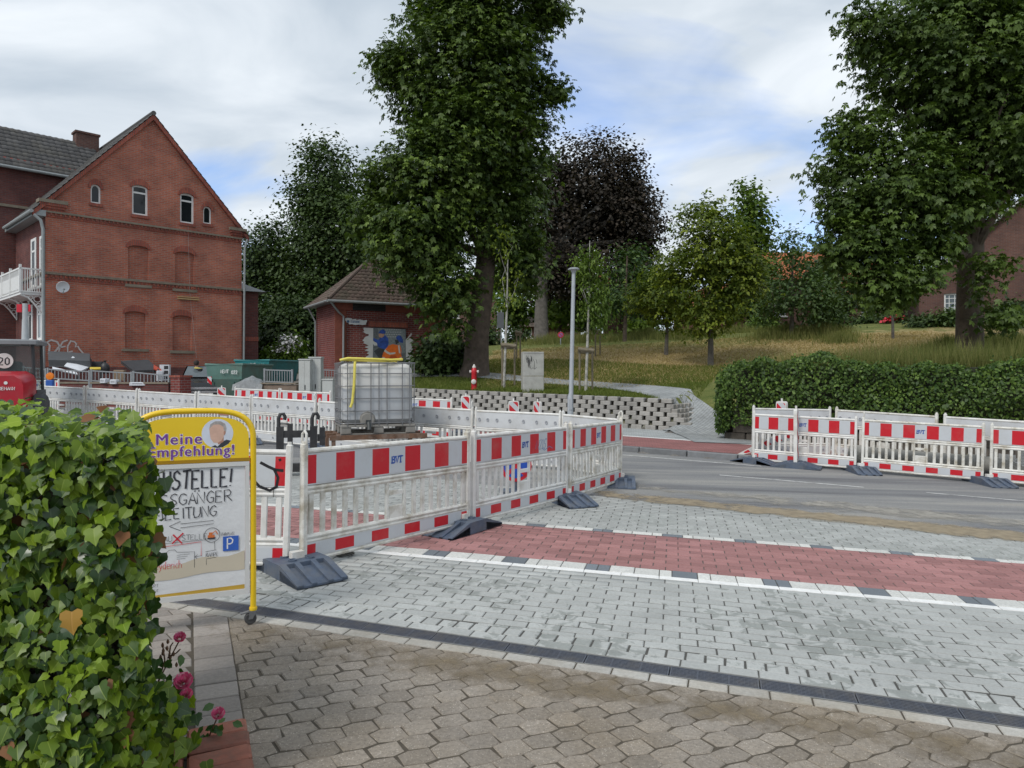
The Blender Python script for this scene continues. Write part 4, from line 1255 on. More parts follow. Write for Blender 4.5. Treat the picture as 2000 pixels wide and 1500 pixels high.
# graffiti on two of the panels
b = MB()
ribbon(b, [(-.02, .845), (.05, .81), (.1, .79), (.16, .785)], .022, -.021); ribbon(b, [(.09, .79), (.12, .73), (.11, .66), (.06, .63), (-.02, .66), (-.08, .72)], .022, -.021)
ribbon(b, [(-.25, .8), (-.2, .85), (-.1, .83), (-.08, .74), (-.15, .67), (-.24, .69)], .024, -.021); ribbon(b, [(.125, .875), (.135, .86)], .02, -.021)
ribbon(b, [(.09, .66), (.09, .58)], .005, -.0275); ribbon(b, [(-.08, .7), (-.08, .6)], .005, -.0275)
inst('graffiti', b.mesh('graffiti', M_BLACKPAINT), bA, (1.74, 0, 0))
b = MB(); write(b, 'NZIS', .17, .71, .11, .008, -.0205, skew=.25, jit=.008, cond=.85); ribbon(b, [(.3, .72), (.36, .69), (.48, .73), (.55, .7)], .008, -.0206)
inst('graffiti', b.mesh('graffiti', mat('faded_blue_pen', (.12, .2, .36), .6)), bC, (BL / 2 + .05, 0, 0))

GB = 'plain backed barriers across the middle of the road'
FP = [(1.62, 10.75), (.80, 11.75), (-.69, 12.35), (-2.28, 13.1), (-3.84, 13.92), (-5.42, 14.72), (-6.9, 15.5), (-8.72, 16.5), (-10.45, 17.35), (-12.1, 18.1)]
FL = ['plain backed barrier panel turning in to meet the near row', 'plain backed barrier panel in front of the lamp post', 'plain backed barrier panel right of the water tank', 'plain backed barrier panel behind the water tank',
      'plain backed barrier panel behind the black fork carriage', 'plain backed barrier panel above the arch of the yellow sign', 'plain backed barrier panel just left of the yellow sign', 'plain backed barrier panel above the ivy hedge',
      'plain backed barrier panel next to the red loader', 'plain backed barrier panel behind the red loader']
for i in range(len(FP) - 1):
    barrier(FP[i], (FP[i + 1][0] + .02, FP[i + 1][1]), FL[i], GB, detailed=False, text=False, hook=[.03] if i in (2, 4) else [])
GC = 'red and white barriers in the row behind'
barrier((-7.95, 20.3), (-6.45, 19.7), 'far striped barrier panel left, in front of the tarp', GC, detailed=False)
barrier((-6.42, 19.65), (-4.75, 18.7), 'far striped barrier panel left of the water tank', GC, detailed=False)
barrier((-3.2, 17.2), (-1.38, 16.35), 'far striped barrier panel right of the water tank', GC, detailed=False)
barrier((-16.2, 23.3), (-14.4, 22.6), 'far striped barrier panel beside the red loader', GC, detailed=False)
GD = 'barriers around the pipes beyond the road'
barrier((4.62, 13.66), (6.18, 12.70), 'striped barrier panel across the road behind the upright beacon', GD, hook=[])
barrier((6.22, 12.66), (7.74, 11.62), 'striped barrier panel across the road with faint scribbles', GD, dirty=True, hook=[.03])
barrier((7.78, 11.58), (9.25, 10.5), 'striped barrier panel cut by the right edge of the picture', GD, dirty=True)
barrier((6.38, 14.25), (4.66, 13.85), 'plain backed barrier panel slanting away beyond the road', GD, False, up=.1, text=False)
barrier((7.55, 12.62), (6.44, 14.2), 'plain backed barrier panel below the hedge, middle one', GD, False, up=.1, text=False, dirty=True)
barrier((8.75, 10.95), (7.6, 12.56), 'plain backed barrier panel below the hedge, rightmost', GD, False, up=.1, text=False)


# ------------------------------------------------------------------ rubber feet
def foot_mesh():
    b = MB(); w, L, h = .2, .43, .115
    b.box(-w, w, -.14, .14, 0.002, h)
    for s in (-1, 1):
        y0, y1 = .14 * s, L * s
        # recessed ramp
        vs = [(-w, y0, .002), (w, y0, .002), (w, y0, h - .035), (-w, y0, h - .035), (-w, y1, .002), (w, y1, .002), (w, y1, .016), (-w, y1, .016)]
        b.add(vs, [(0, 1, 5, 4), (3, 2, 6, 7), (4, 5, 6, 7), (0, 4, 7, 3), (1, 5, 6, 2)])
        for (xa, xb) in ((-w, -w + .05), (-.085, -.045), (.045, .085), (w - .05, w)):
            vs = [(xa, y0, .003), (xb, y0, .003), (xb, y0, h), (xa, y0, h), (xa, y1, .003), (xb, y1, .003), (xb, y1, .026), (xa, y1, .026)]
            b.add(vs, [(0, 1, 5, 4), (3, 2, 6, 7), (4, 5, 6, 7), (0, 4, 7, 3), (1, 5, 6, 2)])
    # raised rims of the post sockets
    for (x, y) in ((-.07, .07), (.07, -.07), (-.07, -.07), (.07, .07)):
        b.lathe([(.034, .0), (.034, .012), (.022, .012), (.02, .002)], 8, (x, y, h))
    return b.mesh('foot_block', M_RUB)


FM = foot_mesh()
FHM = None
b = MB(); b.box(-.05, .05, -.03, .03, -.02, .055); CLM = b.mesh('clamp', M_PLAST)


def foot(x, y, rz, label, up=0.0):
    t = thing('barrier_foot', label, 'rubber foot', (x, y, street_z(x) + up), rz, 'rubber barrier feet')
    inst('foot_block', FM, t); inst('clamp', CLM, t, (0, 0, .11))
    return t


foot(-1.66, 5.48, R(42), 'blue grey rubber foot just right of the yellow sign')
foot(-.50, 7.12, R(-32), 'blue grey rubber foot standing on the red track')
foot(.68, 8.85, R(25), 'dark blue rubber foot under the middle barrier joint')
foot(1.60, 10.42, R(-8), 'blue grey rubber foot at the end of the near barrier row')
foot(4.66, 13.60, R(40), 'blue grey rubber foot at the left end of the far barriers')
foot(6.20, 12.62, R(-6), 'blue grey rubber foot right of the upright beacon')
foot(7.76, 11.55, R(-4), 'blue grey rubber foot near the right picture edge')
foot(-5.42, 14.6, R(30), 'dark rubber foot under the plain barriers beside the yellow sign')
foot(-3.84, 13.8, R(30), 'dark rubber foot under the plain barriers by the black fork carriage')

# ------------------------------------------------------------------ warning beacons
M_BEAC = stripe_mat('beacon_sheeting', .14, .35, RED, SHEET, diag=True, dirt_amt=.15)


def beacon(x, y, rz, label, h=1.0, up=0.0, w=.25, base=True):
    t = thing('warning_beacon', label, 'beacon', (x, y, street_z(x) + up), rz, 'warning beacons')
    hw = w / 2; pr = []
    for k in range(9):
        a = math.pi * k / 8; pr.append((hw * .98 * (1 if math.cos(a) >= 0 else -1) * abs(math.cos(a)) ** .45, h - .07 + .07 * abs(math.sin(a)) ** .45))
    b = MB(); b.xz([(hw, .1)] + pr + [(-hw, .1)], -.03, .03); b.build('panel', M_PLAST, t)
    sh = [(x_ * .84, (z_ - .55) * .93 + .55) for (x_, z_) in [(hw, .12)] + pr + [(-hw, .12)]]
    b = MB(); b.add([(x_, -.032, z_) for x_, z_ in sh], [tuple(range(len(sh)))]); b.add([(x_, .032, z_) for x_, z_ in sh], [tuple(range(len(sh)))])
    b.build('reflective_face', M_BEAC, t)
    b = MB(); b.tube([(0, 0, h - .01), (0, 0, h + .06)], .02, 8); b.build('lamp_stud', M_PLAST, t)
    if base: inst('foot_block', FM, t)
    return t


def beacon_px(px, ytop, d, rz, label, up=0.0, w=.25):
    p = at(px, ytop, d); g = max(tz(p.x, p.y) + .05, street_z(p.x)) if up == 0 else street_z(p.x) + up
    h = p.z - g - .06
    t = beacon(p.x, p.y, rz, label, h=h, w=w)
    t.location.z = g
    return t


beacon(5.22, 13.05, R(62), 'beacon seen almost edge on in front of the far striped barrier', h=1.08)
beacon_px(1527, 778, 15.0, R(-55), 'beacon standing behind the far barriers below the hedge', .1, .25)
beacon_px(433, 753, 22.0, R(10), 'small beacon in front of the green skip')
beacon_px(910, 768, 17.5, R(-20), 'beacon left of the three in front of the block wall')
beacon_px(1003, 778, 16.5, R(5), 'broad beacon in the middle in front of the block wall')
beacon_px(1050, 779, 16.8, R(-55), 'slim beacon right of the three in front of the block wall')

# ------------------------------------------------------------------ water tank on its stand
M_TANK = mat('tank_plastic', (.56, .555, .53), .45, .1, 3, dirt=(.42, .38, .30), dirt_amt=.55, dirt_scale=2.5)
M_TANKW = mat('tank_water_part', (.40, .415, .43), .4, .1, 3, dirt=(.30, .29, .27), dirt_amt=.4, dirt_scale=2.5)
M_CAGE = mat('galvanised_cage', (.20, .20, .205), .45, .15, 20, metal=.6)
M_PALL = mat('grey_pallet', (.22, .21, .19), .8, .2, 8)
M_RUST = mat('rusty_steel', (.14, .075, .045), .85, .4, 9, dirt=(.3, .28, .25), dirt_amt=.4, dirt_scale=6)
M_HOSE = mat('yellow_hose', (.62, .53, .09), .5, .15, 12)
tk = thing('water_tank', 'caged white water tank half full with a yellow hose', 'tank', (-2.32, 11.95, street_z(-2.3)), R(20))
Z0 = .56


def rbox(b, hx, hy, z0, z1, r, seg=4, mi=None, inset=0.0):
    ring = []
    for (sx, sy, a0) in ((1, 1, 0), (-1, 1, 90), (-1, -1, 180), (1, -1, 270)):
        for k in range(seg + 1):
            a = R(a0 + 90 * k / seg); ring.append((sx * (hx - r) + r * math.cos(a), sy * (hy - r) + r * math.sin(a)))
    return ring


def tank_body(b, hx, hy, levels, r, mi):
    n = None; vs = []
    for (z, s) in levels:
        rg = rbox(b, hx - s, hy - s, 0, 0, max(r - s, .03)); n = len(rg)
        vs += [(x, y, z) for x, y in rg]
    fs = []
    for i in range(len(levels) - 1):
        for j in range(n):
            fs.append((i * n + j, i * n + (j + 1) % n, (i + 1) * n + (j + 1) % n, (i + 1) * n + j))
    fs.append(tuple(reversed(range(n)))); fs.append(tuple(range((len(levels) - 1) * n, len(levels) * n)))
    b.add(vs, fs, mi)


b = MB(); tank_body(b, .57, .47, [(Z0 + .16, .06), (Z0 + .22, .0), (Z0 + .72, 0)], .13, 0); b.build('tank_lower', M_TANKW, tk, True)
b = MB(); tank_body(b, .57, .47, [(Z0 + .7201, 0), (Z0 + 1.02, 0), (Z0 + 1.10, .05), (Z0 + 1.135, .13)], .13, 0); b.lathe([(.12, 0), (.12, .035), (.1, .045)], 16, (.0, 0, Z0 + 1.13)); b.build('tank_upper', M_TANK, tk, True)
b = MB(); cr = .0085
for z in (.16, .36, .56, .76, .96, 1.13):
    rg = rbox(b, .6, .5, 0, 0, .07, 3)
    b.tube([(x, y, Z0 + z) for x, y in rg], cr * (1.5 if z > 1.1 else 1.0), 6, closed=True)
for x in (-.5, -.38, -.13, 0, .13, .38, .5):
    for y in (-.6, .6): b.tube([(x, y * .5 / .6, Z0 + .12), (x, y * .5 / .6, Z0 + 1.13)], cr, 6)
for y in (-.38, -.19, 0, .19, .38):
    for x in (-.6, .6): b.tube([(x, y, Z0 + .12), (x, y, Z0 + 1.13)], cr, 6)
b.build('cage', M_CAGE, tk, True)
b = MB()
for x in (-.52, 0, .52):
    for y in (-.42, 0, .42): b.bbox(x - .08, x + .08, y - .07, y + .07, Z0 - .0, Z0 + .1, .01)
b.bbox(-.6, .6, -.5, .5, Z0 + .1, Z0 + .135, .01)
for y in (-.42, 0, .42): b.box(-.6, .6, y - .05, y + .05, Z0 - .022, Z0 - .001)
b.build('pallet', M_PALL, tk)
b = MB(); b.lathe([(.1, 0), (.13, .03), (.13, .05)], 12, (-.18, -.5, Z0 + .22), 'y'); b.build('outlet_flange', M_PALL, tk)
b = MB(); b.tube([(-.18, -.49, Z0 + .17), (-.18, -.6, Z0 + .165), (-.18, -.64, Z0 + .06)], .035, 8); b.box(-.22, -.14, -.58, -.55, Z0 + .19, Z0 + .215); b.build('outlet_valve', mat('black_valve', (.03, .035, .035), .5), tk, True)
hp_ = [(-.62, -.5, Z0 + 1.17), (-.5, -.53, Z0 + 1.2), (-.1, -.5, Z0 + 1.19), (.2, -.45, Z0 + 1.18), (.4, -.40, Z0 + 1.19)]
b = MB(); b.tube(hp_, .022, 8)
b.tube([(-.58, -.44, Z0 + 1.18), (-.2, -.3, Z0 + 1.17), (.15, -.42, Z0 + 1.16), (.3, -.38, Z0 + 1.15), (.1, -.2, Z0 + 1.16)], .02, 8)
b.tube([(-.38, -.49, Z0 + 1.17), (-.39, -.53, Z0 + 1.1), (-.4, -.53, Z0 + .8), (-.43, -.535, Z0 + .5), (-.46, -.54, Z0 + .42)], .022, 8); b.build('hose', M_HOSE, tk, True)
st = thing('steel_stand', 'rusty steel stand under the water tank', 'stand', (-2.32, 11.95, street_z(-2.3)), R(20))
for x in (-.72, .72):
    for y in (-.52, .52): b = MB(); b.box(x - .03, x + .03, y - .03, y + .03, 0, .46); b.build('leg', M_RUST, st)
b = MB()
for y in (-.52, 0, .52): b.box(-.78, .78, y - .04, y + .04, .462, .535)
b.build('beam', M_RUST, st)
b = MB()
for x in (-.6, -.2, .2, .6): b.box(x - .035, x + .035, -.478, -.043, .48, .53); b.box(x - .035, x + .035, .043, .478, .48, .53)
b.build('cross_bar', M_RUST, st)

# ------------------------------------------------------------------ black fork carriage
M_BLK = mat('black_steel', (.018, .018, .02), .5, .2, 12, dirt=(.1, .095, .09), dirt_amt=.3, dirt_scale=6)
fc = thing('fork_carriage', 'black steel fork carriage with two hooks behind the barrier', 'attachment', (-3.15, 10.4, street_z(-3.15)), R(14))
for s in (-1, 1):
    b = MB(); x = s * .235
    b.xz([(x - .05, .02), (x + .05, .02), (x + .05, .72), (x - .05, .72)], -.06, .06)
    b.build('upright', M_BLK, fc)
    b = MB(); b.tube([(x - .02, -.0, .7), (x - .02, 0, .84), (x + .0, 0, .9), (x + .05, 0, .905), (x + .07, 0, .86), (x + .06, 0, .82)], .026, 8); b.build('hook', M_BLK, fc, True)
b = MB(); b.box(-.184, .184, -.045, .045, .56, .66); b.box(-.184, .184, -.045, .045, .06, .18); b.build('cross_beam', M_BLK, fc)
b = MB(); b.box(-.13, -.06, -.05, .05, .18, .76); b.box(.32, .40, -.05, .05, .44, .7); b.box(.29, .319, -.04, .04, .5, .6); b.build('lock_plate', M_BLK, fc)
b = MB(); b.box(-.33, -.27, -.1, .1, .0, .2); b.box(.27, .33, -.1, .1, 0, .2); b.build('fork_heel', M_BLK, fc)

# ------------------------------------------------------------------ pipes beyond the road
M_PIPE = mat('grey_pipe', (.30, .29, .26), .6, .2, 5, dirt=(.13, .12, .1), dirt_amt=.7, dirt_scale=2)
M_PIPE2 = mat('pale_pipe', (.42, .42, .42), .5, .12, 5, dirt=(.2, .2, .2), dirt_amt=.5, dirt_scale=3)
for i, (p, q, r, m_, lab) in enumerate([((6.35, 13.35), (10.5, 9.9), .15, M_PIPE, 'brown grey pipe lying behind the striped barriers'), ((6.9, 13.15), (11.0, 9.85), .12, M_PIPE2, 'pale grey pipe lying nearest the hedge')]):
    a = Vector((p[0], p[1], street_z(p[0]) + r + .11)); c = Vector((q[0], q[1], street_z(q[0]) + r + .11)); dd = (c - a).normalized()
    t = thing('pipe', lab, 'pipe', (a.x, a.y, a.z - r), 0, 'pipes behind the far barriers')
    lo = t.location
    b = MB(); b.tube([a - lo, c - lo], r, 20); b.build('barrel', m_, t, True)
    for f in (0.02, .35, .68):
        e0_ = a + (c - a) * f
        b = MB(); b.tube([e0_ - lo, e0_ + dd * .12 - lo], r * 1.12, 20); b.build('collar', m_, t, True)
# slanted white boards leaning inside the far enclosure
for i, (px, py, d, w) in enumerate([(1492, 888, 13.9, .3)]):
    p = at(px, py, d)
    t = thing('tilted_beacon', 'beacon panel leaning over behind the far striped barrier', 'beacon', (p.x, p.y, street_z(p.x) + .12), R(-25))
    b = MB(); b.xz([(-.5, .0), (.45, .55), (.57, .35), (-.38, -.0)], -.02, .02); b.build('panel', M_PLAST, t)
    b = MB(); b.add([(-.4, -.022, .04), (.42, -.022, .5), (.5, -.022, .37), (-.33, -.022, .03)], [(0, 1, 2, 3)]); b.build('reflective_face', M_BEAC, t)

# round no stopping sign lying behind the third barrier
ns = thing('no_stopping_sign', 'round blue and red no stopping sign behind the middle barrier', 'sign', (.05, 9.3, street_z(.05)), R(10))
b = MB(); b.tube([(0, .02, 0), (0, .02, .3)], .025, 8); b.box(-.2, .2, -.12, .16, 0, .06); b.build('stand', M_RUB, ns)
b = MB(); b.lathe([(.21, 0), (.21, .012)], 24, (0, -.01, .38), 'y'); b.build('rim', mat('sign_red', (.5, .015, .03), .4), ns)
b = MB(); b.lathe([(.165, 0), (.165, .003)], 24, (0, -.0135, .38), 'y'); b.build('field', mat('sign_blue', (.02, .08, .42), .4), ns)
b = MB(); ribbon(b, [(-.12, .5), (.12, .26)], .045, -.014); ribbon(b, [(-.12, .26), (.12, .5)], .045, -.0142); b.build('cross', MATS['sign_red'], ns)

# ------------------------------------------------------------------ red wheel loader at the left edge
M_LRED = mat('loader_red', (.42, .012, .025), .3, .06, 4, dirt=(.2, .12, .1), dirt_amt=.25, dirt_scale=3)
M_LDK = mat('loader_dark', (.03, .033, .036), .5, .15, 10)
M_LGL = clear_glass('loader_glass')
ld = thing('wheel_loader', 'small red wheel loader with dark cab at left edge', 'loader', (-11.0, 15.3, street_z(-11)), R(24))
def lp(px, py, d=15.0): return at(px, py, d)
b = MB()
prof = [(-.55, .55), (.55, .55), (.55, 1.05), (.5, 1.18), (.36, 1.27), (-.36, 1.27), (-.5, 1.18), (-.55, 1.05)]
prof2 = [(x * .9, z * .97 if z > .6 else z) for x, z in prof]
vs = [(x, -.55, z) for x, z in prof2] + [(x, -.42, z) for x, z in prof] + [(x, .5, z + (.06 if z > 1 else 0)) for x, z in prof]
n = len(prof)
b.add(vs, [(k * n + i, k * n + (i + 1) % n, (k + 1) * n + (i + 1) % n, (k + 1) * n + i) for k in range(2) for i in range(n)] + [tuple(reversed(range(n))), tuple(range(2 * n, 3 * n))])
b.build('engine_hood', M_LRED, ld, True)
b = MB(); write(b, 'WEIDEMANN', -.05, .93, .065, .013, -.562, cond=.98); b.lathe([(.035, 0), (.035, .002), (.02, .002)], 12, (.19, -.563, 1.08), 'y'); b.build('lettering', mat('white_print', (.75, .74, .72), .5), ld)
b = MB(); b.bbox(-.6, .6, -.48, .6, .3, .55, .04); b.build('rear_frame', M_LDK, ld)
for s in (-1, 1):
    b = MB(); b.lathe([(.18, -.13), (.36, -.13), (.42, -.08), (.42, .08), (.36, .13), (.18, .13)], 24, (s * .68, .15, .42), 'x'); w_ = b.build('wheel', M_LDK, ld, True)
    b = MB(); b.lathe([(.05, -.08), (.17, -.1), (.17, .1), (.05, .08)], 16, (s * .68, .15, .42), 'x'); b.build('rim', mat('grey_rim', (.4, .4, .4), .5), w_, True)
cab = MB()
for (x, y) in ((-.5, .55), (.5, .55), (-.5, 1.5), (.5, 1.5)): cab.tube([(x, y, .9), (x * .94, y, 1.95)], .035, 6)
cab.box(-.56, .56, .5, 1.55, .5, .9); cb = cab.build('cab', M_LDK, ld)
b = MB(); b.bbox(-.58, .58, .42, 1.62, 1.93, 2.04, .03); b.build('cab_roof', mat('grey_roof', (.2, .21, .22), .5), ld)
b = MB(); b.box(-.46, .46, .56, .566, .92, 1.92); b.box(.48, .486, .6, 1.45, .92, 1.92); b.box(-.486, -.48, .6, 1.45, .92, 1.92); b.build('cab_glass', M_LGL, ld)
b = MB(); b.bbox(-.22, .22, .9, 1.3, .9, 1.05, .03); b.bbox(-.22, .22, .8, .92, 1.05, 1.55, .03); b.build('seat', mat('grey_seat', (.16, .16, .165), .8), ld)
b = MB(); b.lathe([(.17, 0), (.17, .006)], 24, (-.06, .53, 1.56), 'y'); pl = b.build('speed_plate', M_PLAST, ld)
b = MB(); write(b, '20', -.165, 1.47, .16, .028, .526, cond=1.0); b.build('lettering', M_BLACKPAINT, pl)
b = MB(); b.tube([(.30, .7, 1.9), (.30, .7, 2.5)], [.075, .06], 10); b.tube([(.30, .7, 2.5), (.3, .7, 2.86)], .055, 10); b.build('exhaust_pipe', mat('grey_tube', (.42, .44, .45), .5), ld, True)
b = MB(); b.box(.14, .24, .68, .72, 2.66, 2.84); b.box(.36, .4, .68, .72, 2.68, 2.84); b.build('red_marker', mat('marker_red', (.6, .02, .04), .5), ld)
for s in (-.42, -.02):
    b = MB(); b.add([(s, -.505, 1.03), (s + .1, -.505, 1.03), (s + .05, -.505, 1.11)], [(0, 1, 2)])
    o = b.build('warning_sticker', mat('sticker_yellow', (.7, .42, .02), .5), ld); o.location = (0, -.06, -.32)

# yellow warning lamp on its blue battery box
p = at(98, 745, 20.5)
wl_ = thing('warning_lamp', 'round amber warning lamp on a blue battery box by the yard rail', 'lamp', (p.x, p.y, p.z - .08), R(10))
b = MB(); b.bbox(-.1, .1, -.07, .07, -.1, .12, .02); b.build('battery_box', mat('lamp_blue', (.02, .09, .36), .5), wl_)
b = MB(); b.lathe([(.03, -.05), (.1, -.045), (.11, 0), (.1, .045), (.03, .05)], 18, (0, 0, .23), 'y'); b.build('lens', mat('amber_lens', (.75, .2, .01), .25), wl_, True)
b = MB(); b.box(-.03, .03, -.03, .03, -.9, -.1); b.build('post', M_BLK, wl_)
# ================================================================== YELLOW SIGN ON CASTORS
M_YEL = mat('yellow_paint', (.78, .52, .015), .32, .04, 5)
M_YELB = mat('yellow_board', (.80, .55, .02), .45, .04, 4)
M_POST = mat('poster_film', (.70, .71, .72), .28, .05, 3, .006, 9)
M_PBEI = mat('poster_beige', (.58, .52, .41), .35, .05, 5)
M_ALU = mat('alu_frame', (.62, .62, .60), .4, .06, 6)
M_INK = mat('marker_black', (.035, .035, .045), .7, .25, 40)
M_PUR = mat('purple_print', (.17, .045, .30), .5, .05, 10)
M_WPR = mat('white_print2', (.75, .74, .74), .5, .03, 10)
M_PINK = mat('marker_red', (.45, .05, .12), .7, .2, 40)
M_INKR = mat('marker_pink', (.5, .10, .16), .7, .2, 40)
SL, SR = Vector((-2.20, 4.10, 0)), Vector((-1.585, 4.35, 0))
sd_ = SR - SL; W = sd_.length
sg = thing('advertising_sign', 'yellow framed sign board on castors with hand drawn detour poster', 'sign', (SL.x, SL.y, street_z(-1.6) + .004), math.atan2(sd_.y, sd_.x))
arch = []
for k in range(25):
    a = math.pi * k / 24; c = math.cos(a)
    arch.append((W / 2 + W / 2 * math.copysign(abs(c) ** .55, c), 1.12 + .19 * abs(math.sin(a)) ** .75))
b = MB(); b.tube([(W, 0, .10)] + [(x, 0, z) for x, z in arch] + [(0, 0, .10)], .0175, 12); b.build('tube_frame', M_YEL, sg, True)
hb = [(W / 2 + (x - W / 2) * .925, 1.13 + (z - 1.13) * .80) for x, z in arch]
b = MB(); b.xz([(W * .9625, 1.02)] + hb + [(W * .0375, 1.02)], -.008, .008); hd_ = b.build('header_board', M_YELB, sg)
b = MB()
for k in range(1, 24, 2):
    (x0, z0), (x1, z1) = arch[k], arch[k + 1]
    cx_, cz_ = W / 2, 1.05
    q_ = []
    for (x, z, f) in ((x0, z0, .93), (x1, z1, .93), (x1, z1, .955), (x0, z0, .955)):
        q_.append((W / 2 + (x - W / 2) * f, 1.13 + (z - 1.13) * (f - .1)))
    b.add([(p[0], -.004, p[1]) for p in q_], [(0, 1, 2, 3)])
tag(b.build('dash_trim', M_WPR, sg), kind='stuff')
b = MB(); b.box(.018, W - .018, -.012, .012, 1.0, 1.019); b.build('cross_rail', mat('dark_yellow', (.38, .21, .01), .4), sg)
b = MB()
for (x0, x1, z0, z1) in ((.022, W - .022, .192, .222), (.022, W - .022, .972, .998), (.022, .046, .2225, .9715), (W - .046, W - .022, .2225, .9715)): b.box(x0, x1, -.014, .014, z0, z1)
b.build('poster_frame', M_ALU, sg)
# poster film, slightly wavy
b = MB(); nx, nz = 16, 22; vs = []
for j in range(nz + 1):
    for i in range(nx + 1):
        x = .047 + (W - .094) * i / nx; z = .223 + .748 * j / nz
        vs.append((x, -.004 + .0022 * mnoise.noise((x * 9, z * 7, 1.3)), z))
b.add(vs, [(j * (nx + 1) + i, j * (nx + 1) + i + 1, (j + 1) * (nx + 1) + i + 1, (j + 1) * (nx + 1) + i) for j in range(nz) for i in range(nx)])
po = b.build('poster', M_POST, sg, True)
yb = -.0068
b = MB()
wv = [(.05 + (W - .1) * i / 12) for i in range(13)]
top = [.40 + .06 * (x / W) ** 1.5 + .012 * math.sin(x * 21) for x in wv]; low = [.315 + .035 * (x / W) + .006 * math.sin(x * 17 + 1) for x in wv]
b.add([(x, yb, z) for x, z in zip(wv, top)] + [(x, yb, z) for x, z in zip(wv, low)], [(i, i + 1, 13 + i + 1, 13 + i) for i in range(12)])
b.build('beige_print', M_PBEI, po)
b = MB(); b.add([(.05, yb, .224), (W - .05, yb, .224), (W - .05, yb, .25), (.05, yb, .236)], [(0, 1, 2, 3)]); b.build('gold_print', mat('gold_print', (.52, .33, .05), .4), po)
yl = -.0076
b = MB()
write(b, 'BAUSTELLE!', .062, .845, .108, .0115, yl, jit=.003, cond=.66, skew=.03, rise=.015)
write(b, 'FUSSGANGER', .055, .752, .068, .0055, yl, jit=.003, cond=1.0, rise=.02)
ribbon(b, [(.335, .836), (.34, .832)], .008, yl); ribbon(b, [(.357, .836), (.362, .832)], .008, yl)
write(b, 'UMLEITUNG', .08, .672, .062, .0055, yl, jit=.003, cond=1.0, rise=.02)
b.build('handwriting', M_INK, po)
b = MB()
ribbon(b, [(.20, .635), (.26, .66), (.26, .645), (.44, .652), (.44, .632), (.26, .622), (.26, .606), (.20, .635)], .0028, yl)
write(b, 'BAU', .15, .545, .032, .0022, yl, jit=.001); write(b, 'STELLE', .268, .545, .032, .0022, yl, jit=.001)
cxc, czc, rr_ = .432, .565, .043
ribbon(b, [(cxc + rr_ * math.cos(t * math.pi / 12), czc + rr_ * math.sin(t * math.pi / 12)) for t in range(25)], .003, yl)
ribbon(b, [(.14, .535), (.40, .54)], .002, yl); ribbon(b, [(.17, .47), (.20, .495), (.23, .495), (.24, .48), (.3, .475), (.335, .475), (.335, .38)], .0022, yl)
ribbon(b, [(.40, .39), (.40, .425), (.455, .43)], .0022, yl); ribbon(b, [(.445, .525), (.447, .475)], .0022, yl); ribbon(b, [(.395, .468), (.455, .474)], .0022, yl)
ribbon(b, [(.375, .447), (.337, .443)], .0022, yl); ribbon(b, [(.352, .455), (.337, .443), (.35, .432)], .0025, yl)
for k in range(3): ribbon(b, [(.24, .462 - k * .012), (.24 + .07 - k * .012, .463 - k * .012)], .0018, yl)
write(b, 'RAMPE', .398, .437, .023, .0022, yl, jit=.001, cond=.8); write(b, 'PARKPLATZ', .485, .556, .017, .0016, yl, jit=.0008, cond=.66)
write(b, 'HAUPT', .08, .285, .018, .0016, yl, jit=.001); write(b, 'BAUZEIT', .08, .258, .014, .0014, yl, jit=.001)
b.build('map_drawing', M_INK, po)
b = MB()
ribbon(b, [(.22, .585), (.268, .53)], .008, yl - .0002); ribbon(b, [(.275, .59), (.215, .532)], .008, yl - .0002)
ribbon(b, [(.13, .515), (.372, .53), (.372, .447)], .003, yl); write(b, 'Heyderich', .10, .385, .046, .0026, yl, jit=.001, cond=.78)
b.build('red_drawing', M_PINK, po)
b = MB(); b.box(cxc - .024, cxc + .014, yl - .001, yl - .0004, czc - .015, czc + .0); b.box(cxc - .018, cxc + .002, yl - .001, yl - .0004, czc + .0005, czc + .016); ribbon(b, [(cxc + .002, czc + .01), (cxc + .02, czc + .024), (cxc + .03, czc + .002)], .006, yl - .0006)
b.build('digger_drawing', mat('digger_orange', (.62, .16, .04), .6), po)
b = MB(); b.box(cxc - .026, cxc + .018, yl - .001, yl - .0004, czc - .024, czc - .0155); b.build('digger_track', M_INK, po)
b = MB(); b.box(.492, .58, yl - .001, yl - .0002, .462, .55); pb = b.build('parking_square', mat('parking_blue', (.035, .12, .48), .5), po)
b = MB(); write(b, 'P', .517, .474, .064, .0075, yl - .0014, cond=.85); b.build('lettering', M_WPR, pb)
# header print
for (txt, sz, x, z, sp) in (('Meine', .092, .125, 1.115, 1.14), ('Empfehlung!', .086, .085, 1.044, 1.12)):
    yo = -.0086 if txt == 'Meine' else -.0096
    for (ox, oz) in ((-.0032, -.0025), (.0052, -.0025), (-.0032, .0028), (.0052, .0028)): text_mesh('lettering', txt, sz, M_WPR, hd_, (x + ox, yo, z + oz), bold=.0, space=sp, extrude=.0001)
    for ox in (0, .0012, .0024): text_mesh('lettering', txt, sz, M_PUR, hd_, (x + ox, yo - .0004 - ox * .05, z), bold=.0, space=sp, extrude=.0001)
pc = (.462, 1.172)
def disc(mb_, c, rx, rz, y, n=28, a0=0, a1=360):
    pts = [(c[0] + rx * math.cos(R(a0 + (a1 - a0) * k / n)), y, c[1] + rz * math.sin(R(a0 + (a1 - a0) * k / n))) for k in range(n if a1 - a0 == 360 else n + 1)]
    mb_.add(pts, [tuple(range(len(pts)))])
b = MB(); disc(b, pc, .088, .088, -.0083); pt = b.build('portrait', mat('portrait_ground', (.60, .64, .72), .5), hd_)
def flat(nm, pts, y, m_):
    q = MB(); q.add([(pc[0] + p[0], y, pc[1] + p[1]) for p in pts], [tuple(range(len(pts)))]); q.build(nm, m_, pt)
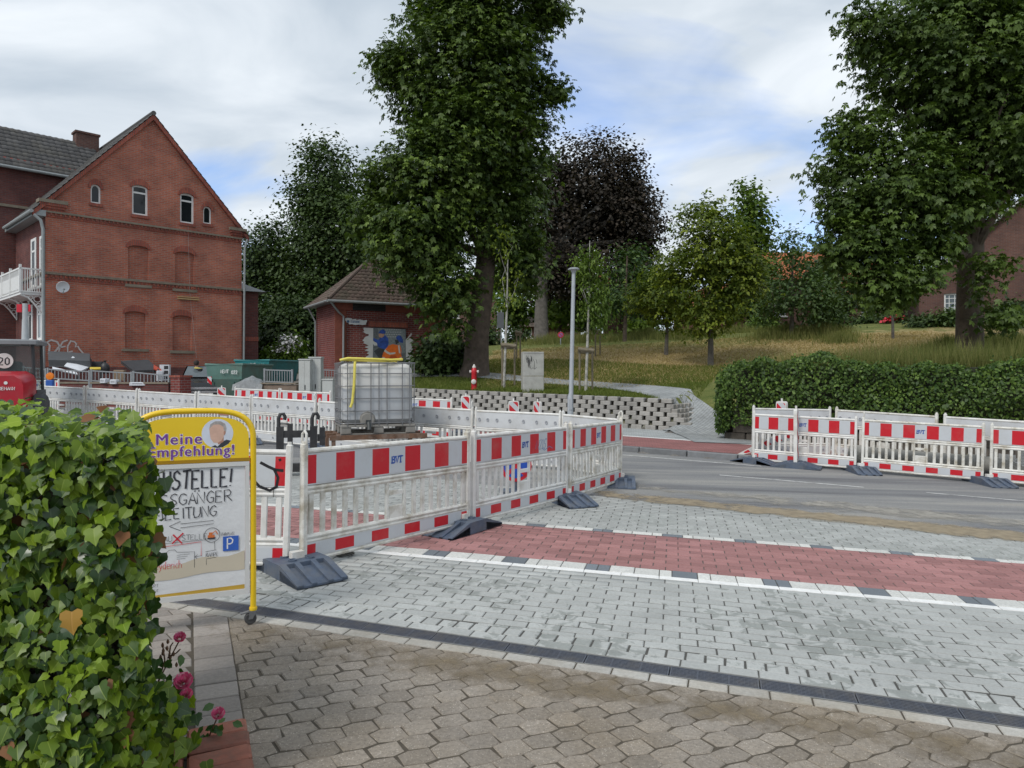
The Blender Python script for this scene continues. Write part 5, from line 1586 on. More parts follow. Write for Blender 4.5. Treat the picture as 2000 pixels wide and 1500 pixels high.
skin = mat('printed_skin', (.62, .40, .31), .5, .12, 30)
flat('printed_jacket', [(-.035, -.079), (.0, -.062), (.025, -.05), (.05, -.038), (.075, -.045), (.06, -.064), (.03, -.082), (0, -.087)], -.0085, mat('printed_jacket', (.035, .04, .05), .5))
flat('printed_collar', [(-.022, -.062), (.012, -.04), (.03, -.046), (.0, -.078)], -.0087, mat('printed_white', (.66, .68, .72), .5))
flat('printed_neck', [(-.012, -.035), (.034, -.02), (.034, -.05), (.005, -.066)], -.0088, mat('printed_neck', (.42, .22, .16), .5))
flat('printed_hair', [(-.046, .03), (-.04, .056), (-.015, .074), (.018, .074), (.042, .058), (.05, .03), (.046, .005), (.03, .02), (-.03, .03)], -.0089, mat('printed_hair', (.36, .33, .31), .6, .3, 60))
flat('printed_face', [(-.046, .03), (-.043, .0), (-.038, -.03), (-.022, -.054), (.0, -.056), (.02, -.045), (.034, -.02), (.038, .01), (.032, .04), (.01, .055), (-.022, .054)], -.0090, skin)
flat('printed_ear', [(.034, .012), (.042, .016), (.045, .003), (.039, -.012), (.034, -.008)], -.0092, MATS['printed_neck'])
q = MB(); ribbon(q, [(-.042, .012), (-.022, .013), (-.004, .013), (.018, .014), (.036, .012)], .0014, -.0094); ribbon(q, [(-.034, .017), (-.02, .018)], .004, -.0094); ribbon(q, [(-.002, .018), (.014, .019)], .004, -.0094)
ribbon(q, [(-.03, .008), (-.02, .008)], .003, -.0094); ribbon(q, [(.0, .008), (.011, .009)], .003, -.0094); ribbon(q, [(-.026, -.031), (-.012, -.033), (.006, -.029)], .0025, -.0094); ribbon(q, [(-.018, .01), (-.021, -.012), (-.012, -.016)], .002, -.0094)
q.build('printed_features', mat('printed_lines', (.16, .075, .06), .6), pt)
M_CAST = mat('castor_grey', (.13, .135, .14), .5, .15, 20); M_TYRE = mat('castor_tyre', (.05, .05, .052), .6)
for x in (0, W):
    b = MB(); b.lathe([(.022, .0), (.024, .012), (.022, .02)], 12, (x, 0, .085)); b.build('post_cap', M_YEL, sg, True)
    b = MB(); b.tube([(x, 0, .065), (x, 0, .09)], .018, 10)
    for y in (-.018, .018): b.xz([(x - .02, .085), (x + .022, .085), (x - .005, .035), (x - .028, .035)], y - .003, y + .003)
    b.xz([(x - .075, .072), (x - .02, .084), (x - .02, .075), (x - .07, .066)], -.014, .014); cs = b.build('castor', M_CAST, sg)
    b = MB(); b.lathe([(.012, -.013), (.03, -.014), (.036, -.009), (.036, .009), (.03, .014), (.012, .013)], 20, (x - .016, 0, .037), 'y'); b.build('wheel', M_TYRE, cs, True)

# ================================================================== IVY HEDGE
rs = random.Random(21)


def ivy_mesh(seed):
    r = random.Random(seed)
    pr = [(0, 0), (.25, -.12), (.48, .02), (.55, .22), (.40, .38), (.46, .58), (.24, .70), (.0, 1.05)] if seed % 2 else [(0, 0), (.30, -.10), (.50, .10), (.50, .30), (.36, .48), (.22, .72), (.0, 1.0)]
    pr = [(x * r.uniform(.92, 1.08), y + r.uniform(-.03, .03) * (x > 0)) for x, y in pr]
    fold = r.uniform(.05, .28); droop = r.uniform(.05, .3)
    zf = lambda x, y: fold * abs(x) - droop * (y - .3) ** 2 - .12 * x * x
    mid = [(0, y) for y in (0.0, .35, .7)]
    vs = []; fs = []
    for sx in (1, -1):
        base = len(vs)
        pts = [(sx * x, y) for x, y in pr]
        inn = [(0, pr[0][1]), (0, .3), (0, .62), (0, pr[-1][1])]
        vs += [(x, y, zf(x, y)) for x, y in pts]
        m0 = len(vs); vs += [(x, y, zf(x, y)) for x, y in inn[1:3]]
        n = len(pts)
        idx = [base + i for i in range(n)]
        h = n // 2
        f1 = [m0] + idx[0:h]; f2 = [m0, idx[h - 1], idx[h], m0 + 1]; f3 = [m0 + 1] + idx[h:]
        for f in (f1, f2, f3): fs.append(f if sx > 0 else f[::-1])
    me = bpy.data.meshes.new('leaf'); me.from_pydata([(x, y, z) for x, y, z in vs], [], fs)
    me.polygons.foreach_set('use_smooth', [True] * len(fs)); me.update()
    ra = me.attributes.new('rib', 'FLOAT', 'POINT'); ra.data.foreach_set('value', [1.0 - min(1, abs(v[0]) * 2.2) for v in vs])
    return me


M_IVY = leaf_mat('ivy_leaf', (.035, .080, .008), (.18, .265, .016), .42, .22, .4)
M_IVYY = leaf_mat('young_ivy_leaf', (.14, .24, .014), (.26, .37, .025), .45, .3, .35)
M_IVYD = leaf_mat('dark_ivy_leaf', (.022, .055, .012), (.05, .10, .018), .3, .15, .5)
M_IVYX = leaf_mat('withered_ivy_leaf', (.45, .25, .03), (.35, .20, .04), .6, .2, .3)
M_TWIG = mat('ivy_twig', (.10, .07, .045), .9, .3, 20)
M_BRN = leaf_mat('dead_leaf', (.16, .07, .03), (.22, .12, .06), .8, .1, .2)
leafs = {}
for nm_, m_ in (('a', M_IVY), ('y', M_IVYY), ('d', M_IVYD), ('x', M_IVYX), ('b', M_BRN)):
    leafs[nm_] = []
    for s in range(4):
        me = ivy_mesh(s + 3); me.materials.append(m_); leafs[nm_].append(me)
hedge = thing('ivy_hedge', 'bushy glossy ivy hedge in the left foreground with one yellow leaf', 'hedge', (-1.7, 2.8, street_z(-1.7)))
HO = Vector(hedge.location)


def hedge_top(x, y):
    px = 1000 + x / y * F_PX
    return 1.35 + .055 * mnoise.noise((x * 5, y * 3, 2)) + (.03 if px < 75 else 0) - max(0, (px - 200)) / 140 * .055


recs = []
def leaf_rec(p, nrm, tip, size, kind): recs.append((p, nrm, tip, size, kind))
for i in range(6400):
    f = rs.random()
    if f < .60:      # face towards the street and the camera
        x = rs.uniform(-2.05, -1.205); z = rs.uniform(.05, 1.42); y = 2.26 + .09 * mnoise.noise((x * 4, z * 4, 0)); nrm = Vector((.12, -1, .25))
        edge = max(0, (x + 1.36) / .2); y += edge * edge * .16
        if z > hedge_top(x, y): continue
    elif f < .80:     # end of the hedge
        t = rs.random(); y = 2.3 + t * 1.1; x = -1.225 - .52 * t + .04 * mnoise.noise((y * 5, 3, 1)); z = rs.uniform(.05, 1.46); nrm = Vector((1, -.35, .25))
        if z > hedge_top(x, y): continue
        x += .07 * mnoise.noise((z * 4, y * 4, 7))
    else:
        x = rs.uniform(-2.3, -1.15); y = rs.uniform(2.25, 3.2); z = hedge_top(x, y) + .02 * rs.random(); nrm = Vector((.1, -.5, 1))
        if x > -1.225 - .52 * (y - 2.3) / 1.1: continue
    depth = rs.random() ** 1.7 * .16
    p = Vector((x, y, z + street_z(x))) - nrm.normalized() * depth
    nn = (nrm.normalized() + Vector((rs.gauss(0, .45), rs.gauss(0, .45), rs.gauss(.1, .4)))).normalized()
    tip = Vector((rs.gauss(0, .55), rs.gauss(-.1, .3), -1 if nrm.z < .8 else rs.gauss(-.1, .6)))
    tip = (tip - nn * tip.dot(nn)).normalized()
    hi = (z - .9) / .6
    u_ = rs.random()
    if depth > .10: kind = 'd' if u_ < .9 else 'b'  # the deepest leaves mostly get the dark green, so the gaps darken
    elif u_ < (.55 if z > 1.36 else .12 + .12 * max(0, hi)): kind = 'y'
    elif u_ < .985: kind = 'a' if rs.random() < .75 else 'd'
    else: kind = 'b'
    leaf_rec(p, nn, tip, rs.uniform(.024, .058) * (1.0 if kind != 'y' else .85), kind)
# the yellow leaf, and shoots that overhang at the foot
leaf_rec(at(140, 1195, 2.14), Vector((.1, -1, .2)).normalized(), Vector((.15, -.25, -1)).normalized(), .066, 'x')
for i in range(170):
    px, py = rs.gauss(322, 28), rs.uniform(1340, 1500)
    d = rs.uniform(2.55, 2.95); p = at(px, py, d)
    if p.z < .02: p.z = .04 + rs.random() * .08
    nn = Vector((rs.gauss(.3, .4), -1, rs.gauss(.6, .4))).normalized(); tip = Vector((rs.gauss(.4, .5), -.2, rs.gauss(-.6, .4))); tip = (tip - nn * tip.dot(nn)).normalized()
    leaf_rec(p, nn, tip, rs.uniform(.03, .055), rs.choice('aaady'))
def vis_score(r):
    px, py = to_px(r[0])
    ok = -20 < px < 420 and 740 < py < 1510
    return (0 if ok else 5) + r[0].y - r[3] * 6 + max(0, .05 - abs(r[1].y)) + (0 if r[4] != 'x' else -9)
recs.sort(key=vis_score)
def leaf_matrix(p, nn, tip, s):
    xx = tip.cross(nn).normalized()
    M = Matrix((xx * s, tip * s, nn * s)).transposed().to_4x4(); M.translation = p
    return M
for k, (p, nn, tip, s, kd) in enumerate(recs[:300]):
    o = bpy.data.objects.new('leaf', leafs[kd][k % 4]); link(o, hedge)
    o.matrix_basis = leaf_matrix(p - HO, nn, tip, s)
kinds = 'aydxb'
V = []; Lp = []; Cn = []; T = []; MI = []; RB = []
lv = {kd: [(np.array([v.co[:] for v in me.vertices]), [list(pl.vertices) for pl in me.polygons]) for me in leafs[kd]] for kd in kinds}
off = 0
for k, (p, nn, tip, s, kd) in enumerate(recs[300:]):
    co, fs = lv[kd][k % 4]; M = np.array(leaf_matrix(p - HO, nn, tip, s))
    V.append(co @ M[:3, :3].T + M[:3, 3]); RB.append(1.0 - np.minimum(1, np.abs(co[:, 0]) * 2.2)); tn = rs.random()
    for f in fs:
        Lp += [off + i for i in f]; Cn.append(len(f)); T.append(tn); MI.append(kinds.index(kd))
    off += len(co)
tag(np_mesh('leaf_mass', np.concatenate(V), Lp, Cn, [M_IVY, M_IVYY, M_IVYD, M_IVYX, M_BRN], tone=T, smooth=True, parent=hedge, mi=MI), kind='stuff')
ra = hedge.children[-1].data.attributes.new('rib', 'FLOAT', 'POINT'); ra.data.foreach_set('value', np.concatenate(RB).astype(np.float32))
b = MB()
for i in range(90):
    x = rs.uniform(-2.0, -1.55); y = 2.42 + rs.uniform(0, .25); z = rs.uniform(.1, .95)
    pts = [Vector((x, y, z))]
    for k in range(5):
        pts.append(pts[-1] + Vector((rs.gauss(0, .03), rs.gauss(-.005, .02), rs.uniform(.01, .07))))
    b.tube([q - Vector((HO.x, HO.y, 0)) for q in pts], [.006, .005, .005, .004, .003, .002], 5)
b.build('stem', M_TWIG, hedge, True)
# dark brown sheets: twigs plus the inner shade put into their colour, blocking the view
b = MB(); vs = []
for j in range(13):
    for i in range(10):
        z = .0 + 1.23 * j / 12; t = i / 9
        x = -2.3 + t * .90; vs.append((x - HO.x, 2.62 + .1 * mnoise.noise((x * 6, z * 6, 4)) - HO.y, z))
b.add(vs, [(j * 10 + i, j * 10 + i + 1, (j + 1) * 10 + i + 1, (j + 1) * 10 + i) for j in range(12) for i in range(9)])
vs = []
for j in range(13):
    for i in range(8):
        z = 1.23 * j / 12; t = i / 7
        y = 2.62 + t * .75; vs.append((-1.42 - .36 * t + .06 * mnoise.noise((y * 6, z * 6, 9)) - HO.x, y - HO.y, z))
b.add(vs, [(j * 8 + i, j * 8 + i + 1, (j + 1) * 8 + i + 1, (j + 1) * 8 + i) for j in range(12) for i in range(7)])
b.build('shaded_twig_core', mat('shaded_twig', (.03, .024, .015), .95, .5, 25, .03, 25), hedge)

# ------------------------------------------------------------------ brick edging at the hedge's foot
M_CLK = mat('clinker_brick', (.27, .095, .06), .75, .25, 14, .003, 50, rnd=.3, dirt=(.1, .08, .06), dirt_amt=.6, dirt_scale=9)
be = thing('brick_edging', 'raised edging of worn red bricks at the foot of the ivy', 'edging', (A1[0], A1[1], street_z(A1[0])), math.atan2(sd.y, sd.x))
b = MB(); b.bbox(-.054, .054, -.115, .115, -.03, .075, .008); bmm = b.mesh('brick', M_CLK)
for k in range(8):
    for c in range(2):
        inst('brick', bmm, be, (.30 - k * .121 + rs.uniform(-.006, .006), .115 + c * .245, rs.uniform(-.008, .006)), (rs.uniform(-.03, .03), rs.uniform(-.03, .03), rs.uniform(-.05, .05)))

# ------------------------------------------------------------------ pink rose bush
M_ROSE = mat('rose_petal', (.72, .13, .27), .5, .35, 30); M_ROSEW = mat('rose_petal_pale', (.80, .42, .50), .5, .25, 30)
M_RLEAF = leaf_mat('rose_leaf', (.03, .08, .02), (.07, .14, .03), .4, .2)
M_RSTEM = mat('rose_stem', (.16, .09, .05), .7, .3, 30)
rb = thing('rose_bush', 'small pink flowering rose stems growing out beside the ivy', 'rose', (-1.62, 3.05, street_z(-1.6)))
RO = Vector(rb.location)


def rose(p, r, tilt):
    V = MB(); z = Vector(tilt).normalized(); x = z.orthogonal().normalized(); y = z.cross(x)
    for ring, (n, rad, h0, h1) in enumerate(((6, 1.0, -.5, .25), (6, .8, -.4, .55), (5, .55, -.3, .7), (4, .3, -.2, .75))):
        for k in range(n):
            a = 2 * math.pi * (k + ring * .37) / n
            def pt(da, f, h): return p + (x * math.cos(a + da) + y * math.sin(a + da)) * rad * r * f + z * h * r
            w = math.pi / n * 1.25
            V.add([pt(-w * .5, .25, h0), pt(w * .5, .25, h0), pt(w, .85, (h0 + h1) / 2), pt(w * .6, 1.05, h1), pt(-w * .6, 1.05, h1), pt(-w, .85, (h0 + h1) / 2)], [(0, 1, 2, 5), (5, 2, 3, 4)], 1 if ring in (1, 3) and k % 2 else 0)
    return V


fl = [(351, 1245, 2.95, .024), (358, 1331, 2.85, .036), (364, 1356, 2.83, .024), (426, 1394, 2.85, .026)]
for (px, py, d, r) in fl:
    p = at(px, py, d)
    V_ = rose(p - RO, r, (.3, -.6, .7)); V_.build('flower', [M_ROSE, M_ROSEW], rb, True)
stems = [[(300, 1420, 3.0), (310, 1330, 3.0), (335, 1280, 2.97), (351, 1250, 2.95)], [(310, 1330, 3.0), (322, 1290, 2.99), (318, 1262, 2.98)], [(300, 1430, 2.95), (330, 1370, 2.9), (358, 1338, 2.85)], [(330, 1370, 2.9), (364, 1360, 2.83)], [(395, 1470, 2.95), (412, 1430, 2.9), (426, 1398, 2.85)], [(328, 1285, 2.98), (345, 1275, 2.97), (352, 1268, 2.97)], [(330, 1282, 2.98), (333, 1262, 2.98), (338, 1255, 2.98)]]
for s_ in stems:
    b = MB(); b.tube([at(*q) - RO for q in s_], [.004] + [.003] * (len(s_) - 1), 6); b.build('stem', M_RSTEM, rb, True)
for i in range(16):
    px, py = rs.uniform(312, 356), rs.uniform(1250, 1300)
    b = MB(); p = at(px, py, 2.97) - RO; b.lathe([(.002, -.008), (.006, -.003), (.0065, .003), (.002, .012)], 6, p); b.build('bud', M_RSTEM, rb, True)
me_r = bpy.data.meshes.new('leaf'); me_r.from_pydata([(0, 0, 0), (.3, .3, .06), (.28, .65, .05), (0, 1, -.05), (-.28, .65, .05), (-.3, .3, .06), (0, .5, 0)], [], [(0, 1, 2, 6), (6, 2, 3), (6, 3, 4), (0, 6, 4, 5)]); me_r.materials.append(M_RLEAF); me_r.update()
for i in range(46):
    if i < 16: px, py, d = rs.gauss(338, 16), rs.gauss(1320, 22), 2.92
    elif i < 32: px, py, d = rs.gauss(345, 20), rs.gauss(1390, 22), 2.88
    else: px, py, d = rs.gauss(418, 14), rs.gauss(1428, 12), 2.9
    p = at(px, py, d) - RO; nn = Vector((rs.gauss(0, .6), -1, rs.gauss(.8, .5))).normalized(); tip = Vector((rs.gauss(0, 1), -.2, rs.gauss(0, .7))); tip = (tip - nn * tip.dot(nn)).normalized()
    o = bpy.data.objects.new('leaf', me_r); link(o, rb); o.matrix_basis = leaf_matrix(p, nn, tip, rs.uniform(.03, .05))

# dropped work glove by the barrier foot
p = on_street(665, 1086)
gl = thing('work_glove', 'grey work glove lying on the paving beside the barrier foot', 'glove', p, R(30))
b = MB(); b.lathe([(.02, 0), (.05, .012), (.045, .03), (.01, .04)], 10); b.build('palm', mat('glove_grey', (.09, .085, .075), .9, .3, 30, .004, 60), gl, True)
for k, (a, l) in enumerate(((-30, .07), (-10, .085), (10, .08), (30, .065), (95, .06))):
    c, s_ = math.cos(R(a)), math.sin(R(a)); b = MB(); b.tube([(.03 * c, .03 * s_, .02), ((.03 + l * .6) * c, (.03 + l * .6) * s_, .028), ((.03 + l) * c, (.03 + l) * s_, .012)], [.014, .013, .009], 7); b.build('finger', MATS['glove_grey'], gl, True)
# ================================================================== BUILDINGS
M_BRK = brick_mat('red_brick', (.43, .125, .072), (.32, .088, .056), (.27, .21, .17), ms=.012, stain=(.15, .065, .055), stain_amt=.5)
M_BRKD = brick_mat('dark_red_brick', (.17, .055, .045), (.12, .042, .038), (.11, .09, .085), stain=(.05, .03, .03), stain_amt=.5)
M_BRKS = brick_mat('soldier_brick', (.36, .10, .06), (.27, .07, .05), (.12, .09, .08), bw=.24, rh=.075, soldier=True)
M_BRKH = brick_mat('maroon_brick', (.20, .045, .035), (.15, .035, .03), (.20, .15, .14), bw=.25, rh=.085, ms=.012, stain=(.06, .03, .03))
M_BRKB = brick_mat('brown_brick', (.135, .065, .05), (.10, .05, .042), (.12, .10, .09), stain=(.05, .035, .03))
M_STN = mat('weathered_stone', (.19, .16, .12), .9, .25, 6, .004, 40)
M_FRAME = mat('white_window_frame', (.70, .70, .68), .5, .05, 8)
M_GLASS = glass_mat()
M_GLASSL = glass_mat('light_glass', (.10, .12, .13), .06)
M_GUT = mat('zinc_pipe', (.27, .29, .29), .5, .12, 10, metal=.3)
M_TILE = mat('dark_roof_tile', (.075, .073, .072), .75, .25, 5, .01, 30, tone=.25, dirt=(.12, .11, .085), dirt_amt=.5, dirt_scale=1.5)
M_TILEB = mat('brown_roof_tile', (.11, .075, .06), .75, .25, 6, .01, 30, tone=.25, dirt=(.08, .085, .05), dirt_amt=.5, dirt_scale=1.5)
M_TILEO = mat('orange_roof_tile', (.36, .115, .05), .8, .25, 5, .01, 30, tone=.25)


def roof_slope(name, e0, e1, r1, r0, m, parent, course=.3, tile=.24, th=.03, wave=True):
    """tiled slope: eave e0-e1, ridge r0-r1; every tile a shallow arched quad pair, courses overlap"""
    e0, e1, r1, r0 = map(Vector, (e0, e1, r1, r0))
    up0 = (r0 - e0); L = up0.length; nrow = max(2, int(L / course))
    nv = (e1 - e0).cross(r0 - e0).normalized()
    if nv.z < 0: nv = -nv
    V = []; Lp = []; Cn = []; T = []
    rr = random.Random(int(L * 100))
    for j in range(nrow):
        f0, f1 = j / nrow, min(1.0, (j + 1.12) / nrow)
        a0 = e0 + (r0 - e0) * f0; a1 = e1 + (r1 - e1) * f0; b0 = e0 + (r0 - e0) * f1; b1 = e1 + (r1 - e1) * f1
        w = (a1 - a0).length
        n = max(1, int(w / tile))
        for i in range(n):
            g0, g1 = i / n, (i + 1) / n; gm = (g0 + g1) / 2
            z0, z1 = th, .004
            bump = .028 if wave else 0.0
            base = len(V); tn = rr.uniform(-1, 1)
            A = a0 + (a1 - a0) * g0 + nv * z0; M_ = a0 + (a1 - a0) * gm + nv * (z0 + bump); B = a0 + (a1 - a0) * g1 + nv * z0
            D = b0 + (b1 - b0) * g0 + nv * z1; N_ = b0 + (b1 - b0) * gm + nv * (z1 + bump); E_ = b0 + (b1 - b0) * g1 + nv * z1
            A2 = A - nv * (z0 + .01); B2 = B - nv * (z0 + .01)
            V += [A, M_, B, D, N_, E_, A2, B2]
            for q in ((0, 1, 4, 3), (1, 2, 5, 4)): Lp += [base + k for k in q]; Cn.append(4); T.append(tn)
            Lp += [base + 6, base + 7, base + 2, base + 1, base]; Cn.append(5); T.append(tn)
    o = np_mesh(name, [tuple(v) for v in V], Lp, Cn, m, tone=T, parent=parent)
    return tag(o, kind='stuff')


def wall_holes(name, outline, holes, y, depth, m, parent, reveal=None):
    """vertical wall in the local xz plane at y, with openings cut out and their reveals"""
    bm = bmesh.new()
    def loop(pts):
        vs = [bm.verts.new((p[0], y, p[1])) for p in pts]
        return vs, [bm.edges.new((vs[i], vs[(i + 1) % len(vs)])) for i in range(len(vs))]
    edges = []; loops = []
    vs, es = loop(outline); edges += es
    for h in holes:
        vs, es = loop(h); edges += es; loops.append(vs)
    bmesh.ops.triangle_fill(bm, use_beauty=True, use_dissolve=False, edges=edges, normal=(0, -1, 0))
    for vs in loops:
        back = [bm.verts.new((v.co.x, y + depth, v.co.z)) for v in vs]
        for i in range(len(vs)):
            j = (i + 1) % len(vs)
            bm.faces.new((vs[i], vs[j], back[j], back[i]))
    me = bpy.data.meshes.new(name); bm.to_mesh(me); bm.free(); me.materials.append(m); me.update()
    return link(bpy.data.objects.new(name, me), parent)


def arch_pts(x0, x1, z0, z1, rise, n=8):
    """opening with a segmental (or round) head"""
    pts = [(x0, z0), (x1, z0)]
    w = (x1 - x0) / 2; c = (x0 + x1) / 2
    for k in range(n + 1):
        t = math.pi * k / n
        pts.append((c + w * math.cos(t), z1 - rise + rise * math.sin(t)))
    return pts


def arch_band(mb_, x0, x1, z1, rise, th, y0, y1, ov=.1, n=10):
    w = (x1 - x0) / 2; c = (x0 + x1) / 2
    inn = [(c + w * math.cos(math.pi * k / n), z1 - rise + rise * math.sin(math.pi * k / n)) for k in range(n + 1)]
    outn = [(c + (w + ov) * math.cos(math.pi * k / n), z1 - rise + (rise + th) * math.sin(math.pi * k / n) + .02) for k in range(n + 1)]
    for k in range(n):
        q = [inn[k], outn[k], outn[k + 1], inn[k + 1]]
        mb_.xz(q, y0, y1)


def window_part(parent, x0, x1, z0, z1, y, rise=0.0, transom=.28, mull=False, fr=.06, glass=None, curtain=False, name='window'):
    """frame with sash bars, glass a sub-part"""
    b = MB(); n = 8
    if rise > 0:
        o_ = arch_pts(x0, x1, z0, z1, rise, n); i_ = arch_pts(x0 + fr, x1 - fr, z0 + fr, z1 - fr, max(rise - fr * .3, .02), n)
        for k in range(len(o_)):
            j = (k + 1) % len(o_); b.xz([o_[k], o_[j], i_[j], i_[k]], y, y + .06)
    else:
        b.box(x0, x1, y, y + .06, z0, z0 + fr); b.box(x0, x1, y, y + .06, z1 - fr, z1); b.box(x0, x0 + fr, y, y + .06, z0 + fr, z1 - fr); b.box(x1 - fr, x1, y, y + .06, z0 + fr, z1 - fr)
    if transom:
        zt = z1 - (z1 - z0) * transom; b.box(x0 + fr, x1 - fr, y + .005, y + .055, zt - fr / 2, zt + fr / 2)
    if mull:
        xm = (x0 + x1) / 2; b.box(xm - fr / 2, xm + fr / 2, y + .006, y + .054, z0 + fr, z1 - fr)
    w = b.build(name, M_FRAME, parent)
    b = MB()
    pts = arch_pts(x0 + fr * .5, x1 - fr * .5, z0 + fr * .5, z1 - fr * .5, rise, n) if rise > 0 else [(x0 + .01, z0 + .01), (x1 - .01, z0 + .01), (x1 - .01, z1 - .01), (x0 + .01, z1 - .01)]
    b.add([(p[0], y + .035, p[1]) for p in pts], [tuple(range(len(pts)))])
    b.build('pane', glass or M_GLASS, w)
    return w


# ------------------------------------------------------------------ the big gabled house
HC = Vector((-18.4, 28.0)); HA = Vector((.6947, .7193)); HBv = Vector((-.7193, .6947)); HZ = .45
house = thing('brick_house', 'three storey red brick house with steep gable and side wing', 'house', (HC.x, HC.y, HZ), math.atan2(HA.y, HA.x))


def hg(px, py, y=0.0):
    """photograph pixel -> (x, z) on the gable plane"""
    u = (px - 1000) / F_PX; x0 = HC.x + HBv.x * y; y0 = HC.y + HBv.y * y
    x = (x0 - u * y0) / (u * HA.y - HA.x); d = y0 + HA.y * x
    return x, CAM_H - (py - HORIZON) / F_PX * d - HZ


def hf(px, py):
    """pixel -> (y, z) on the front (x = 0) plane"""
    u = (px - 1000) / F_PX
    y = (HC.x - u * HC.y) / (u * HBv.y - HBv.x); d = HC.y + HBv.y * y
    return y, CAM_H - (py - HORIZON) / F_PX * d - HZ


xr, zr = hg(308, 232); xR, zR = hg(472, 455); zE = hg(90, 396)[1]; HW = xR; zEr = zE
xr = HW / 2
openings = []; wins = []
for (pa, pb, ya, yb, kind) in ((177, 197, 360, 397, 'round'), (258, 289, 362, 420, 'win'), (352, 379, 378, 436, 'win'), (397, 413, 403, 437, 'round'), (250, 290, 480, 556, 'blind'), (342, 379, 492, 565, 'blind'), (244, 284, 608, 681, 'blind'), (337, 374, 616, 685, 'blind')):
    xa, zb = hg(pa, yb); xb, _ = hg(pb, yb); _, zt = hg((pa + pb) / 2, ya); zb = (zb + hg(pb, yb)[1]) / 2
    rise = (xb - xa) / 2 if kind == 'round' else .12
    openings.append(arch_pts(xa, xb, zb, zt, rise)); wins.append((xa, xb, zb, zt, rise, kind))
outline = [(0, -.6), (HW, -.6), (HW, zE), (HW / 2, zr), (0, zE)]
wall_holes('gable_wall', outline, openings, 0, .13, M_BRK, house)
for (xa, xb, zb, zt, rise, kind) in wins:
    if kind == 'blind':
        b = MB(); pts = arch_pts(xa - .02, xb + .02, zb - .02, zt + .02, rise); b.add([(p[0], .11, p[1]) for p in pts], [tuple(range(len(pts)))]); b.build('bricked_up_window', M_BRK, house)
        b = MB(); b.box(xa - .12, xb + .12, -.07, .12, zb - .12, zb - .005); b.build('sill', M_STN, house)
    else:
        window_part(house, xa, xb, zb, zt, .07, rise if kind == 'round' else .0 + .08, transom=.25 if kind == 'win' else 0, fr=.075 if kind == 'win' else .06)
        b = MB(); b.box(xa - .06, xb + .06, -.05, .12, zb - .13, zb - .005); b.build('sill', M_BRKS, house)
    b = MB(); arch_band(b, xa, xb, zt, rise, .24 if kind != 'round' else .2, -.03, .02); b.build('brick_arch', M_BRKS, house)
# body behind the gable, front wall with windows, wing
DEP = 11.0
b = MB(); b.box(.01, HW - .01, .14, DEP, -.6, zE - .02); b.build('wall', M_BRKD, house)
fwin = []
for (pa, pb, ya, yb) in ((61, 71, 466, 560), (78, 87.3, 460, 556), (55, 64, 596, 666), (73, 82.5, 596, 664)):
    ya_, z0_ = hf(pb, yb); yb_, _ = hf(pa, yb); _, z1_ = hf((pa + pb) / 2, ya)
    ya_ = max(ya_, .35)
    fr_ = MB(); f = .11
    for (p0, p1, q0, q1) in ((ya_, yb_, z0_, z0_ + f), (ya_, yb_, z1_ - f, z1_), (ya_, ya_ + f * 1.6, z0_ + f, z1_ - f), (yb_ - f * 1.6, yb_, z0_ + f, z1_ - f)): fr_.box(-.02, .008, p0, p1, q0, q1)
    fr_.box(-.02, .006, ya_ + f, yb_ - f, z0_ + (z1_ - z0_) * .72, z0_ + (z1_ - z0_) * .72 + .08)
    w_ = fr_.build('window', M_FRAME, house)
    g_ = MB(); g_.box(-.006, .004, ya_ + .05, yb_ - .05, z0_ + .05, z1_ - .05); g_.build('pane', M_GLASSL, w_)
    s_ = MB(); s_.box(-.1, .0, ya_ - .08, yb_ + .08, z0_ - .1, z0_ - .003); s_.build('sill', M_FRAME, house)
# belts with brick dentils
def belt(z, h, out=.07, x0=-.02, x1=None):
    x1 = HW + .02 if x1 is None else x1
    b = MB(); b.box(x0, x1, -out, .0, z, z + h * .35)
    b.build('belt_course', M_STN, house)
    b = MB(); n = int((x1 - x0) / .16)
    for i in range(n): b.box(x0 + i * .16 + .02, x0 + i * .16 + .09, -out * .8, -.001, z - h * .45, z - .002)
    b.box(x0, x1, -out * .4, -.002, z - h * .8, z - h * .47)
    tag(b.build('dentils', M_BRKS, house), kind='stuff')
belt(hg(100, 416)[1], .2); belt(hg(100, 536)[1], .26)
b = MB()
for z in (hg(100, 416)[1], hg(100, 536)[1]): b.box(-.08, -.002, 0, 4.9, z, z + .1)
b.build('belt_course', M_STN, house)
zc = hg(100, 536)[1]
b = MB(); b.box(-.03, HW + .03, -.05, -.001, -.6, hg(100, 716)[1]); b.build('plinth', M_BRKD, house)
# kneelers
for (x0, x1) in ((-.25, .75), (HW - .62, HW + .2)):
    b = MB(); b.box(x0, x1, -.16, .3, zE + .0, zE + .13); b.build('kneeler_cap', M_STN, house)
    b = MB()
    for k in range(3): b.box(x0 + .04 + k * .05, x1 - .04 - k * .05, -.14 + k * .04, .0, zE - .11 * (k + 1), zE - .11 * k - .002)
    b.build('kneeler_corbel', M_BRKS, house)
